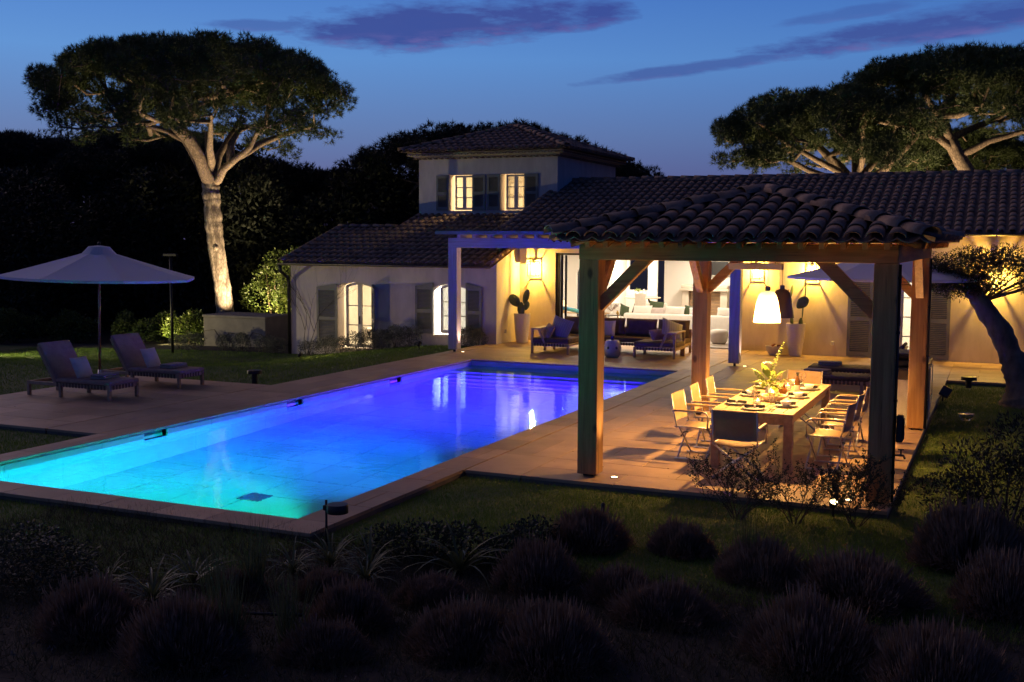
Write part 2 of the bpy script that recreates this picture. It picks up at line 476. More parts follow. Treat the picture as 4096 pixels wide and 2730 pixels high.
m_sling = mat('tan_sling', (0.28, 0.185, 0.10), (0.34, 0.23, 0.13), rough=0.75, scale=8, bump=0.2, bscale=250)
m_lilac = mat('pale_linen', (0.46, 0.39, 0.37), (0.54, 0.46, 0.43), rough=0.9, scale=10, bump=0.3, bscale=200)
m_towel = mat('grey_towel', (0.22, 0.18, 0.175), (0.30, 0.25, 0.24), rough=1.0, scale=30, bump=0.8, bscale=160)
m_canvas = translucentmat('parasol_canvas', (0.74, 0.70, 0.70), 0.25)
m_cream = mat('cream_linen', (0.70, 0.66, 0.60), (0.77, 0.73, 0.67), rough=0.95, scale=6, bump=0.25, bscale=120)
m_green = mat('green_velvet', (0.035, 0.055, 0.022), (0.055, 0.08, 0.035), rough=0.8)
m_pot = mat('cream_pot', (0.60, 0.52, 0.42), (0.66, 0.58, 0.47), rough=0.8, scale=4, bump=0.1, bscale=60)
m_cact = mat('cactus_skin', (0.045, 0.075, 0.03), (0.075, 0.105, 0.045), rough=0.55, scale=9, bump=0.35, bscale=40)
m_glass = glassmat('clear_glass')
m_pane = glassmat('window_pane', (0.96, 0.97, 0.96), 0.35)
m_china = mat('white_china', (0.78, 0.75, 0.68), rough=0.25, coat=0.3)
m_slate = mat('slate_plate', (0.05, 0.045, 0.045), rough=0.5)
m_napk = mat('charcoal_napkin', (0.035, 0.033, 0.04), (0.05, 0.047, 0.055), rough=0.95, bump=0.3, bscale=200)
m_bark = mat('pine_bark', (0.15, 0.115, 0.08), (0.46, 0.37, 0.27), rough=0.95, scale=5.5, stretch=(1, 1, 0.33), bump=1.0, bscale=7, coord='World', detail=7, bstretch=(1.3, 1.3, 0.25), lo=0.40, hi=0.58)
def plates(t, c):
    v = N(t, 'ShaderNodeTexVoronoi'); v.feature = 'DISTANCE_TO_EDGE'; v.inputs['Scale'].default_value = 1
    t.links.new(mapped(t, (15, 15, 5.0)), v.inputs['Vector'])
    return mixc(t, ramp(t, v.outputs['Distance'], [(.02, .60), (.20, 0.0)]), c, (.06, .042, .028))
addlayers(m_bark, plates)
m_limb = mat('pine_limb', (0.20, 0.145, 0.10), (0.38, 0.28, 0.185), rough=0.9, scale=9, bump=1.0, bscale=11, coord='World')
addlayers(m_limb, plates)
m_olbark = mat('olive_bark', (0.10, 0.068, 0.046), (0.21, 0.15, 0.105), rough=0.95, scale=7, stretch=(1, 1, 0.4), bump=1.0, bscale=14, coord='World')
m_needle = leafmat('pine_needles', (0.035, 0.055, 0.016), (0.075, 0.105, 0.03), 0.15, 0.6, 0.9)
m_needd = leafmat('dark_needles', (0.010, 0.014, 0.008), (0.020, 0.026, 0.014), 0.1, 0.7, 0.5)
m_leafy = leafmat('laurel_leaves', (0.045, 0.075, 0.015), (0.10, 0.13, 0.03), 0.3, 0.4, 2.0)
m_leafd = leafmat('dark_shrub_leaves', (0.020, 0.028, 0.015), (0.045, 0.055, 0.030), 0.2, 0.55, 4.0)
m_grey = leafmat('grey_shrub_leaves', (0.08, 0.085, 0.065), (0.16, 0.16, 0.12), 0.2, 0.7, 4.0)
m_lav = leafmat('lavender_stems', (0.13, 0.085, 0.056), (0.25, 0.165, 0.11), 0.2, 0.85, 6.0)
m_strap = leafmat('strap_leaves', (0.07, 0.09, 0.035), (0.13, 0.14, 0.06), 0.25, 0.4, 5.0)
m_olive = leafmat('olive_leaves', (0.028, 0.032, 0.018), (0.055, 0.06, 0.035), 0.25, 0.5, 5.0)
m_twig = mat('twig_bark', (0.05, 0.035, 0.025), (0.09, 0.065, 0.045), rough=0.9)
# ================================================================== ground
def sst(t):
    t = np.clip(t, 0, 1); return t * t * (3 - 2 * t)
def hgt(x, y):
    x = np.asarray(x, float); y = np.asarray(y, float)
    z = np.full(np.broadcast(x, y).shape, -0.09)
    z = z - 0.50 * sst((-14.2 - x) / 5.5) * sst((y - 18.6) / 7.5) - 0.25 * sst((-20 - x) / 12)
    z = z + 0.16 * sst((8.4 - y) / 3.0) * sst((x + 12) / 4)
    z = z - 0.35 * sst((y - 42) / 25)
    return z
xs = sorted(set([-400, -200, -120, -80, -60] + list(np.arange(-48, 12.01, 1.0)) + [-12.2, -6.24, 16, 24, 40, 80, 200, 400]))
ys = sorted(set([-60, -20, -6, 0, 3] + list(np.arange(4, 40.01, 1.0)) + [9.08, 24.6, 44, 50, 60, 80, 120, 200, 400]))
gx, gy = np.meshgrid(xs, ys)
gv = np.stack([gx, gy, hgt(gx, gy)], -1).reshape(-1, 3)
gf = []
nx = len(xs)
for j in range(len(ys) - 1):
    for i in range(nx - 1):
        cx, cy = (xs[i] + xs[i + 1]) / 2, (ys[j] + ys[j + 1]) / 2
        if -12.2 < cx < -6.24 and 9.08 < cy < 24.6: continue
        gf.append((j * nx + i, j * nx + i + 1, (j + 1) * nx + i + 1, (j + 1) * nx + i))
struct(link('ground', npmesh('ground', gv, np.array(gf), m_soil, True)))

# ------------------------------------------------------------------ terrace and coping slabs
_slab = {}
def slab_mesh(w, d, m, th=0.04, nm='slab'):
    k = (round(w, 3), round(d, 3), m.name, th)
    if k not in _slab:
        _slab[k] = G().rbox(-w / 2, w / 2, -d / 2, d / 2, -th, 0, 0.0035, 1).mesh(nm, m)
    return _slab[k]
def lay(parent, x0, x1, y0, y1, sx, sy, rowaxis='y', stagger=0.5, gap=0.006, z=0.0, m=None, nm='slab', zf=None):
    m = m or m_stone
    if rowaxis == 'y':
        a0, a1, b0, b1, sa, sb = x0, x1, y0, y1, sx, sy
    else:
        a0, a1, b0, b1, sa, sb = y0, y1, x0, x1, sy, sx
    nb = max(1, round((b1 - b0) / sb)); sb = (b1 - b0) / nb
    for j in range(nb):
        c0, c1 = b0 + j * sb, b0 + (j + 1) * sb
        off = (j % 2) * stagger * sa
        cuts = [a0]
        q = a0 + (sa - off if off else sa)
        while q < a1 - 0.16:
            if q > a0 + 0.12: cuts.append(q)
            q += sa
        cuts.append(a1)
        for i in range(len(cuts) - 1):
            p0, p1 = cuts[i], cuts[i + 1]
            if rowaxis == 'y': bx = (p0, p1, c0, c1)
            else: bx = (c0, c1, p0, p1)
            me = slab_mesh(bx[1] - bx[0] - gap, bx[3] - bx[2] - gap, m, nm=nm)
            cx, cy = (bx[0] + bx[1]) / 2, (bx[2] + bx[3]) / 2
            zz = (zf(cy) if zf else z) + random.uniform(-0.0012, 0.0012)
            link(nm, me, parent, (cx, cy, zz))
T = [(-6.17, -5.4, 12.43, 29.68), (-5.4, -1.07, 12.43, 29.08), (-12.95, -6.19, 24.66, 29.68), (-13.3, -12.97, 24.66, 28.08),
     (-13.3, -12.26, 12.43, 24.64), (-16.9, -13.32, 12.43, 18.12), (-1.07, 4.2, 25.08, 29.08)]
g = G()
for (a, b, c, d) in T: g.box(a + 0.01, b - 0.01, c + 0.01, d - 0.01, -0.35, -0.018)
terrace = struct(g.build('terrace', m_joint))
lay(terrace, -6.17, -5.4, 12.43, 29.68, 0.77, 1.2)
lay(terrace, -5.4, -1.07, 12.43, 29.08, 1.2, 0.6)
lay(terrace, -12.95, -6.19, 24.66, 29.68, 1.2, 0.6)
lay(terrace, -13.3, -12.97, 24.66, 28.08, 0.33, 1.2)
lay(terrace, -13.3, -12.26, 12.43, 24.64, 1.04, 1.2)
lay(terrace, -16.9, -13.32, 12.43, 18.12, 1.2, 0.6)
lay(terrace, -1.07, 4.2, 25.08, 29.08, 1.2, 0.6)
# pool surround
g = G()
for (a, b, c, d) in [(-12.25, -11.94, 9.06, 24.63), (-6.53, -6.2, 9.06, 24.63), (-11.94, -6.53, 9.06, 9.36), (-11.94, -6.53, 24.32, 24.63)]:
    g.box(a, b, c, d, -0.4, -0.03)
coping = struct(g.build('pool_coping', m_joint))
lay(coping, -12.25, -11.82, 9.48, 24.2, 0.43, 0.72, rowaxis='y')
lay(coping, -6.65, -6.19, 9.48, 24.2, 0.46, 0.72, rowaxis='y')
lay(coping, -11.82, -6.65, 9.03, 9.48, 0.72, 0.45, stagger=0)
lay(coping, -11.82, -6.65, 24.2, 24.65, 0.72, 0.45, stagger=0)
for (cx, cy, sx_, sy_) in ((-6.42, 9.255, 0.46, 0.45), (-12.035, 9.255, 0.43, 0.45), (-6.42, 24.425, 0.46, 0.45), (-12.035, 24.425, 0.43, 0.45)):
    link('slab', slab_mesh(sx_ - .006, sy_ - .006, m_stone), coping, (cx, cy, 0))

# ------------------------------------------------------------------ swimming pool
pool = thing('swimming_pool', 'long rectangular swimming pool glowing turquoise to violet beside the terrace', 'pool', (0, 0, 0))
def floorz(y): return -1.95 + 0.55 * float(sst((y - 12.0) / 9.5))
g = G()
yy = [9.36, 12, 14.4, 16.8, 19.2, 21.6, 24.32]
for a, b in zip(yy[:-1], yy[1:]):
    za, zb = floorz(a) - 0.03, floorz(b) - 0.03
    g.add([(-11.94, a, za), (-6.53, a, za), (-6.53, b, zb), (-11.94, b, zb)], [(0, 1, 2, 3)])
g.build('basin_floor', m_joint, pool)
_fl = {}
sy_ = (24.2 - 9.48) / 16; sx_ = (11.82 - 6.65) / 6
for j in range(16):
    ya, yb = 9.48 + j * sy_, 9.48 + (j + 1) * sy_
    for i in range(6):
        o = link('floor_tile', slab_mesh(sx_ - 0.008, sy_ - 0.008, m_poolt, nm='floor_tile'), pool,
                 (-11.82 + (i + .5) * sx_, (ya + yb) / 2, (floorz(ya) + floorz(yb)) / 2))
        o.rotation_euler = (math.atan2(floorz(yb) - floorz(ya), yb - ya), 0, 0)
# walls: right, near and far are plain panels, the left one is laid in tiles round three skimmer mouths
G().box(-6.65, -6.545, 9.38, 24.3, -2.05, -0.046).build('basin_wall', m_poolt, pool)
G().box(-11.9, -6.66, 9.375, 9.48, -2.05, -0.046).build('basin_wall', m_poolt, pool)
G().box(-11.9, -6.66, 24.2, 24.305, -2.05, -0.046).build('basin_wall', m_poolt, pool)
SK = [(12.92, 13.43), (16.57, 17.08), (20.24, 20.75)]
g = G()
g.box(-12.2, -11.86, 9.38, 24.3, -2.05, -0.26)
ed = [9.38] + [q for s in SK for q in s] + [24.3]
for a, b in zip(ed[0::2], ed[1::2]): g.box(-11.93, -11.86, a, b, -0.26, -0.046)
g.build('basin_wall', m_joint, pool)
def wtile(y0, y1, z0, z1):
    k = ('wt', round(y1 - y0, 3), round(z1 - z0, 3))
    if k not in _slab:
        h, w = (z1 - z0 - .005) / 2, (y1 - y0 - .005) / 2
        _slab[k] = G().rbox(-0.038, 0, -w, w, -h, h, 0.003, 1).mesh('wall_tile', m_poolt)
    link('wall_tile', _slab[k], pool, (-11.82, (y0 + y1) / 2, (z0 + z1) / 2))
e2 = [9.48] + [q for s in SK for q in s] + [24.2]
for a, b in zip(e2[0::2], e2[1::2]):
    n = max(1, round((b - a) / 0.9))
    for k in range(n): wtile(a + (b - a) * k / n, a + (b - a) * (k + 1) / n, -0.255, -0.046)
for k in range(16):
    for z0, z1 in ((-0.82, -0.255), (-1.39, -0.82), (-1.97, -1.39)):
        wtile(9.48 + k * sy_, 9.48 + (k + 1) * sy_, z0, z1)
for a, b in SK:
    g = G()
    g.box(-12.19, -12.15, a, b, -0.255, -0.05); g.box(-12.15, -11.86, a - 0.03, a, -0.255, -0.05); g.box(-12.15, -11.86, b, b + 0.03, -0.255, -0.05)
    sk = g.build('skimmer', m_poolt, pool)
    G().box(-11.99, -11.975, a + 0.01, b - 0.01, -0.25, -0.12).build('weir_flap', m_china, sk)
# entry steps across the far end
for i, (ya, zt) in enumerate([(23.0, -0.30), (22.67, -0.55), (22.34, -0.80), (22.01, -1.05), (21.68, -1.27)]):
    yb = 24.195 if i == 0 else [23.0, 22.67, 22.34, 22.01][i - 1]
    G().rbox(-11.815, -6.655, ya, yb - 0.001, -1.8, zt, 0.012, 2).build('step', m_poolt, pool)
dr = G().box(-9.32, -8.98, 11.91, 12.25, -1.95, -1.925).build('drain_grille', mat('drain_blue', (0.02, 0.03, 0.10), rough=0.5), pool)
PL = [(10.6, (0.0, 0.86, 0.52), 4700, 104, -.95), (14.0, (0.0, 0.22, 1.0), 2700, 112, -.95), (17.8, (0.006, 0.034, 1.0), 5200, 140, -.7), (21.0, (0.08, 0.009, 1.0), 27000, 164, -.25)]
m_lens = emitmat('pool_lamp_lens', (0.3, 0.7, 1.0), 2.0)
for y, c, p, sp_a, zt_a in PL:
    f = G().lathe([(0.11, 0), (0.11, 0.02), (0.09, 0.035), (0.001, 0.035)], 20).build('pool_lamp', m_chrome, pool)
    f.location = (-6.65, y, -0.62); f.rotation_euler = (0, R(-90), 0)
    G().lathe([(0.08, 0.036), (0.001, 0.045)], 16).build('lens', m_lens, f)
    lamp('pool_light', 'SPOT', (-6.72, y, -0.62), p, c, pool, (-11.0, y, zt_a), radius=0.09, spot=sp_a, blend=.9)
# water
def watermat():
    m = bpy.data.materials.new('pool_water'); m.use_nodes = True
    t = m.node_tree; t.nodes.clear()
    g_ = N(t, 'ShaderNodeBsdfGlass'); g_.inputs['IOR'].default_value = 1.33; g_.inputs['Roughness'].default_value = 0.0
    g_.inputs['Color'].default_value = (0.5, 0.92, 1, 1)
    src = N(t, 'ShaderNodeNewGeometry').outputs['Position']
    def nz(sc, st, det):
        mp = N(t, 'ShaderNodeMapping'); mp.inputs['Scale'].default_value = st; t.links.new(src, mp.inputs['Vector'])
        n = N(t, 'ShaderNodeTexNoise'); n.inputs['Scale'].default_value = sc; n.inputs['Detail'].default_value = det
        t.links.new(mp.outputs[0], n.inputs['Vector']); return n.outputs[0]
    patch = ramp(t, nz(0.35, (1, 1, 1), 2), [(0.40, 0.30), (0.62, 1.0)])
    h = mth(t, 'MULTIPLY', mth(t, 'ADD', nz(2.6, (1, 1.2, 1), 3), mth(t, 'MULTIPLY', nz(11, (1, 1.2, 1), 2), 0.30)), patch)
    bp = N(t, 'ShaderNodeBump'); bp.inputs['Strength'].default_value = 0.30; bp.inputs['Distance'].default_value = 0.02
    t.links.new(h, bp.inputs['Height']); t.links.new(bp.outputs[0], g_.inputs['Normal'])
    o = N(t, 'ShaderNodeOutputMaterial'); t.links.new(g_.outputs[0], o.inputs[0])
    return m
struct(G().add([(-11.819, 9.481, -0.13), (-6.651, 9.481, -0.13), (-6.651, 24.199, -0.13), (-11.819, 24.199, -0.13)], [(0, 1, 2, 3)]).build('pool_water', watermat()))

# ================================================================== villa
villa = thing('villa', 'pale plastered villa with tower, side wing and tiled roofs behind the pool', 'villa', (0, 0, 0))
XZ = Matrix(((1, 0, 0, 0), (0, 0, 1, 0), (0, 1, 0, 0), (0, 0, 0, 1)))     # local x,y -> world x,z ; extrude -> world y
def wallx(g, x0, x1, z0, z1, y0, y1, ops):
    """wall facing -Y with openings (xa, xb, za, zb, arch rise)"""
    c = x0
    for (xa, xb, za, zb, ar) in sorted(ops):
        if xa > c: g.box(c, xa, y0, y1, z0, z1)
        if za > z0: g.box(xa, xb, y0, y1, z0, za)
        zt = zb + ar
        if z1 > zt: g.box(xa, xb, y0, y1, zt, z1)
        if ar:
            n = 12
            pt = [(xa + (xb - xa) * i / n, zb + ar * (1 - (2 * i / n - 1) ** 2)) for i in range(n + 1)]
            for i in range(n):
                q = [pt[i], pt[i + 1], (pt[i + 1][0], zt), (pt[i][0], zt)]
                if i == 0: q = [pt[0], pt[1], (pt[1][0], zt), (pt[0][0], zt)]
                g.prism(q, Matrix.Translation((0, y0, 0)) @ XZ, y1 - y0)
        c = xb
    if c < x1: g.box(c, x1, y0, y1, z0, z1)
# --- wing
W1 = (-18.18, -17.01, -0.34, 1.52, 0.12); W2 = (-14.95, -13.91, 0.19, 1.54, 0.12)
g = G()
wallx(g, -19.85, -12.97, -0.95, 2.14, 28.1, 28.45, [W1, W2])
g.box(-13.3, -12.97, 28.451, 30.0, -0.2, 2.14)
g.box(-19.85, -19.5, 28.451, 33.4, -0.95, 2.14)
g.box(-19.5, -17.75, 33.1, 33.4, -0.95, 2.14)
g.prism([(28.1, 2.141), (32.3, 2.141), (32.3, 3.6), (28.1, 2.25)], Matrix(((0, 0, 1, -13.3), (1, 0, 0, 0), (0, 1, 0, 0), (0, 0, 0, 1))), 0.33)
g.build('wall', m_wing, villa)
# --- main body: living room front, forward right part, gable
OPN = (-11.85, -6.55, -0.2, 2.55, 0)
g = G()
wallx(g, -12.969, -5.37, -0.2, 3.3, 29.7, 30.0, [OPN])
DR = (-3.03, -1.74, -0.2, 2.1, 0)
wallx(g, -5.37, 5.0, -0.2, 3.3, 29.1, 29.4, [DR])
g.box(-5.37, -5.07, 29.401, 29.99, -0.2, 3.3)
g.prism([(29.7, 2.6), (38.5, 2.6), (38.5, 3.1), (33.65, 4.6), (29.7, 3.35)], Matrix(((0, 0, 1, -13.0), (1, 0, 0, 0), (0, 1, 0, 0), (0, 0, 0, 1))), 0.3)
g.build('wall', m_plast, villa)
# --- tower
TW1 = (-16.61, -15.79, 3.84, 4.99, 0); TW2 = (-14.79, -13.97, 3.84, 4.99, 0)
g = G()
wallx(g, -17.74, -12.86, 2.6, 5.52, 32.33, 32.63, [TW1, TW2])
g.box(-13.16, -12.86, 32.631, 37.9, 2.6, 5.52)
g.box(-17.74, -17.44, 32.631, 37.9, -0.9, 5.52)
g.box(-17.43, -13.17, 37.6, 37.9, 2.6, 5.52)
g.build('wall', m_wing, villa)
# --- canal tiles
def tile_shape(L, r0, r1, nm, n=6):
    g = G(); v = []; f = []
    for (y, r, th) in ((0, r0, 0), (0, r0 - 0.014, 0), (L, r1, 0)):
        for k in range(n + 1):
            w = PI * k / n
            v.append((r * math.cos(w), y, r * math.sin(w) * 0.68))
    a, b, c = 0, n + 1, 2 * (n + 1)
    for k in range(n):
        f.append((a + k, c + k, c + k + 1, a + k + 1)); f.append((a + k, a + k + 1, b + k + 1, b + k)); f.append((b + k, b + k + 1, c + k + 1, c + k))
    g.add(v, f)
    return g.mesh(nm, m_tile, True)
def frame(P, Y, Nn):
    Y = Vector(Y).normalized(); Nn = Vector(Nn).normalized(); X = Y.cross(Nn).normalized(); Nn = X.cross(Y)
    return Matrix(((X.x, Y.x, Nn.x, P[0]), (X.y, Y.y, Nn.y, P[1]), (X.z, Y.z, Nn.z, P[2]), (0, 0, 0, 1)))
def tile_face(P0, U, V, Lu, vmax, pitch, row, out, chan, depth=0.042):
    P0 = Vector(P0); U = Vector(U).normalized(); V = Vector(V).normalized(); Nn = U.cross(V).normalized()
    if Nn.z < 0: Nn = -Nn
    n = int(round(Lu / pitch)); pitch = Lu / n
    for i in range(n):
        u = (i + .5) * pitch
        vm = vmax(u)
        j = 0
        while j * row < vm - 0.12:
            v = j * row - 0.06 + (random.uniform(-.012, .012) if j else random.uniform(-.006, .006))
            lift = 0.008 + random.uniform(-.004, .004)
            t = (V + Nn * -0.035 + U * random.uniform(-.018, .018)).normalized()
            out.append(frame(P0 + U * u + V * v + Nn * (lift + 0.016), t, Nn))
            j += 1
        # channel between this cap and the next, a concave trough
        m = 6
        pts = []
        for k in range(m + 1):
            s_ = i * pitch + pitch * k / m + pitch / 2
            if s_ > Lu: break
            pts.append((s_, -depth * math.sin(PI * k / m) + 0.02))
        vv = []; ff = []
        for (s_, h) in pts:
            for v in (-0.03, max(vmax(s_), 0)): vv.append(P0 + U * s_ + V * v + Nn * h)
        for (s_, h) in pts: vv.append(P0 + U * s_ + V * -0.03 + Nn * (h - 0.016))
        q = len(pts)
        for k in range(q - 1):
            ff.append((2 * k, 2 * k + 2, 2 * k + 3, 2 * k + 1)); ff.append((2 * k, 2 * q + k, 2 * q + k + 1, 2 * k + 2))
        if q > 1: chan.add(vv, ff)
def ridge_line(A, B, step, out, lift=0.05):
    A = Vector(A); B = Vector(B); d = (B - A); n = max(1, round(d.length / step)); d.normalize()
    for k in range(n):
        out.append(frame(A + d * (k * (B - A).length / n) + Vector((0, 0, lift + random.uniform(-.006, .006))), d + Vector((0, 0, -0.03)), (0, 0, 1)))
CAMP = Vector((0, 0, 2.9))
def place_tiles(nm, me, mats, parent, nmax):
    """the nearest nmax tiles are objects, the rest one stuff part"""
    mats = sorted(mats, key=lambda M: (M.translation - CAMP).length)
    for M in mats[:nmax]:
        o = link(nm, me, parent); o.matrix_local = M
    return mats[nmax:]
def join_tiles(nm, me, mats, parent):
    if not mats: return
    n = len(me.vertices); co = np.empty(n * 3, np.float32); me.vertices.foreach_get('co', co); co = co.reshape(-1, 3)
    fa = np.array([p.vertices[:] for p in me.polygons])
    M = np.array([[list(r) for r in m] for m in mats])
    V = np.einsum('kij,nj->kni', M[:, :3, :3], co) + M[:, None, :3, 3]
    F = (fa[None] + (np.arange(len(mats)) * n)[:, None, None]).reshape(-1, fa.shape[1])
    stuff(link(nm, npmesh(nm, V.reshape(-1, 3), F, m_tile, True), parent))
canal = tile_shape(0.47, 0.092, 0.074, 'canal_tile')
ridget = tile_shape(0.46, 0.125, 0.10, 'ridge_tile')
TH = math.atan(0.32); VS = Vector((0, math.cos(TH), math.sin(TH)))
def slope_pt(x, y0, z0, run): return (x, y0 + run, z0 + 0.32 * run)
rest = []; ridges = []
# main roof
ch = G(); caps = []
tile_face((-13.05, 28.6, 3.16), (1, 0, 0), VS, 17.1, lambda u: 5.1 / math.cos(TH), 0.24, 0.385, caps, ch)
ch.add([(-13.05, 28.6, 3.10), (4.05, 28.6, 3.10), (4.05, 33.7, 4.73), (-13.05, 33.7, 4.73), (4.05, 38.8, 3.10), (-13.05, 38.8, 3.10)], [(0, 1, 2, 3), (3, 2, 4, 5)])
ch.box(-13.0, 4.0, 33.58, 33.82, 4.55, 4.84)
main_roof = ch.build('roof', m_tile, villa)
ridge_line((-13.05, 33.7, 4.79), (4.05, 33.7, 4.79), 0.42, ridges)
verge = []
for k in range(14): verge.append(frame(Vector((-13.08, 28.6, 3.2)) + VS * (k * 0.385 - .05) + Vector((0, 0, 0.02)), VS, (0, 0, 1)))
# wing roof
ch = G(); capw = []
tile_face((-19.95, 27.7, 2.22), (1, 0, 0), VS, 7.05, lambda u: ((3.27 if -19.95 + u < -17.75 else 4.63) / math.cos(TH)), 0.235, 0.385, capw, ch)
ch.add([(-19.95, 27.7, 2.16), (-12.92, 27.7, 2.16), (-12.92, 32.33, 3.64), (-17.75, 32.33, 3.64), (-17.75, 30.97, 3.2), (-19.95, 30.97, 3.2), (-19.95, 34.2, 2.2), (-17.75, 34.2, 2.2)],
       [(0, 1, 2, 3, 4, 5), (5, 4, 7, 6)])
wing_roof = ch.build('roof', m_tile, villa)
ridge_line((-19.95, 30.97, 3.27), (-17.75, 30.97, 3.27), 0.42, ridges)
vw = []
for k in range(12): vw.append(frame(Vector((-12.94, 27.7, 2.25)) + VS * (k * 0.385 - .05) + Vector((0, 0, 0.02)), VS, (0, 0, 1)))
for k in range(9): vw.append(frame(Vector((-19.93, 27.7, 2.25)) + VS * (k * 0.385 - .05) + Vector((0, 0, 0.02)), VS, (0, 0, 1)))
# tower roof: hipped
E0 = (-18.22, 31.83, 5.74); hx = 5.86; hy = 6.57; hw = hx / 2; TT = math.atan(0.33); cT, sT = math.cos(TT), math.sin(TT)
ch = G(); capt = []; capt2 = []
tile_face(E0, (1, 0, 0), (0, cT, sT), hx, lambda u: min(u, hx - u) / cT, 0.235, 0.385, capt, ch)
tile_face((E0[0] + hx, E0[1], E0[2]), (0, 1, 0), (-cT, 0, sT), hy, lambda u: min(u, hy - u, hw) / cT, 0.235, 0.385, capt2, ch)
za = E0[2] + hw * 0.33
ap1 = (E0[0] + hw, E0[1] + hw, za); ap2 = (E0[0] + hw, E0[1] + hy - hw, za)
ch.add([E0, (E0[0] + hx, E0[1], E0[2]), (E0[0] + hx, E0[1] + hy, E0[2]), (E0[0], E0[1] + hy, E0[2]), ap1, ap2],
       [(0, 3, 2, 1), (0, 4, 5, 3), (3, 5, 2)])
tower_roof = ch.build('roof', m_tile, villa)
ridge_line(E0, ap1, 0.4, ridges); ridge_line((E0[0] + hx, E0[1], E0[2]), ap1, 0.4, ridges); ridge_line(ap1, ap2, 0.4, ridges)
ridge_line((E0[0] + hx, E0[1] + hy, E0[2]), ap2, 0.4, ridges)
# nearest tiles of the villa as objects: eave rows of every roof
lo_ = lambda L, n: sorted(L, key=lambda M: (M.translation - CAMP).length)[:n]
objs = 0
for me, L, par, n in ((canal, caps, main_roof, 130), (canal, capw, wing_roof, 110), (canal, capt, tower_roof, 25), (canal, vw, wing_roof, 21), (canal, verge, main_roof, 14)):
    rs = place_tiles('tile', me, L, par, n); rest += rs
rest += capt2
rrest = place_tiles('ridge_tile', ridget, ridges, main_roof, 60)
join_tiles('tile_field', canal, rest, villa)
join_tiles('ridge_tile_field', ridget, rrest, villa)
# genoise: two corbelled rows of half tiles under the tower eave
gen = tile_shape(0.30, 0.085, 0.08, 'cornice_tile', 5)
for row, (of, zz) in enumerate(((0.16, 5.50), (0.32, 5.61))):
    for k in range(25):
        o = link('cornice_tile', gen, tower_roof)
        o.matrix_local = frame((-17.74 - of + 0.1 + k * (4.88 + 2 * of) / 25, 32.33 - of, zz), (0, 1, 0), (0, 0, 1))
    for k in range(28):
        o = link('cornice_tile', gen, tower_roof)
        o.matrix_local = frame((-12.86 + of, 32.33 - of + 0.1 + k * (5.57 + 2 * of) / 28, zz), (-1, 0, 0), (0, 0, 1))
g = G(); g.box(-17.85, -12.75, 32.22, 38.0, 5.521, 5.60); g.box(-18.02, -12.58, 32.05, 38.17, 5.601, 5.70); g.build('cornice', m_plast, villa)
# gutters and downpipes
def gutter(x0, x1, y, z):
    n = 10; g = G(); v = []; f = []
    for x in (x0, x1):
        for r in (0.062, 0.056):
            for k in range(n + 1):
                w = PI + PI * k / n; v.append((x, y + r * math.cos(w), z + r * math.sin(w)))
    q = n + 1
    for k in range(n):
        f += [(k, k + 1, 2 * q + k + 1, 2 * q + k), (q + k, 3 * q + k, 3 * q + k + 1, q + k + 1), (k, q + k, q + k + 1, k + 1), (2 * q + k, 2 * q + k + 1, 3 * q + k + 1, 3 * q + k)]
    f += [(0, 2 * q, 3 * q, q), (n, q + n, 3 * q + n, 2 * q + n)]
    g.add(v, f)
    gt = g.build('gutter', m_zinc, villa, smooth=True)
    k = 0; x = x0 + 0.3
    while x < x1:
        G().bar((x, y + 0.06, z + 0.03), (x, y - 0.07, z - 0.06), 0.03, 0.006).build('gutter_bracket', m_zinc, gt); x += 0.62
gutter(-4.9, 4.0, 28.52, 3.12); gutter(-19.98, -12.95, 27.62, 2.18)
g = G(); g.tube([(-19.9, 27.62, 2.12), (-19.9, 27.64, 1.95), (-19.88, 27.95, 1.75), (-19.88, 28.03, 1.6), (-19.88, 28.04, -0.8)], 0.05, 10)
g.build('downpipe', m_dark, villa, smooth=True)
# eave boards
g = G(); g.box(-13.0, 4.0, 28.75, 29.09, 3.06, 3.10); g.build('soffit', m_plast, villa)
# --- windows
def window(name, x0, x1, z0, z1, y, arch=0.0, rows=3, fr=0.07, handle=False, leafgap=0.05):
    xm = (x0 + x1) / 2
    def top(x): return z1 + arch * (1 - ((x - xm) / ((x1 - x0) / 2)) ** 2)
    g = G()
    g.box(x0, x0 + fr, y, y + .06, z0, z1); g.box(x1 - fr, x1, y, y + .06, z0, z1); g.box(x0 + fr, x1 - fr, y, y + .06, z0, z0 + fr * 1.2)
    n = 12
    for i in range(n):
        a = x0 + (x1 - x0) * i / n; b = x0 + (x1 - x0) * (i + 1) / n
        g.prism([(a, top(a) - fr), (b, top(b) - fr), (b, top(b)), (a, top(a))], Matrix.Translation((0, y - .002, 0)) @ XZ, .06)
    wo_ = g.build(name, m_frame, villa)
    G().box(xm - 0.065, xm + 0.065, y - .012, y + .05, z0 + fr, z1 + arch - fr).build('meeting_stile', m_frame, wo_)
    zb = z0 + fr * 1.2; zt = z1 - fr + arch * 0.55
    for s_ in (0, 1):
        xa, xb = (x0 + fr, xm - 0.065) if s_ == 0 else (xm + 0.065, x1 - fr)
        for r in range(rows):
            za_, zb_ = zb + (zt - zb) * r / rows, zb + (zt - zb) * (r + 1) / rows
            if r: G().box(xa, xb, y + .003, y + .045, za_ - .014, za_ + .014).build('glazing_bar', m_frame, wo_)
            G().box(xa, xb, y + .022, y + .026, za_ + (.014 if r else 0), zb_ - (.014 if r < rows - 1 else 0) + (0.1 if r == rows - 1 and arch else 0)).build('pane', m_pane, wo_)
    if handle: G().rbox(xm - .012, xm + .012, y - .05, y - .012, (z0 + z1) / 2 - .22, (z0 + z1) / 2 + .02, .005, 1).build('handle', m_dark, wo_)
    return wo_
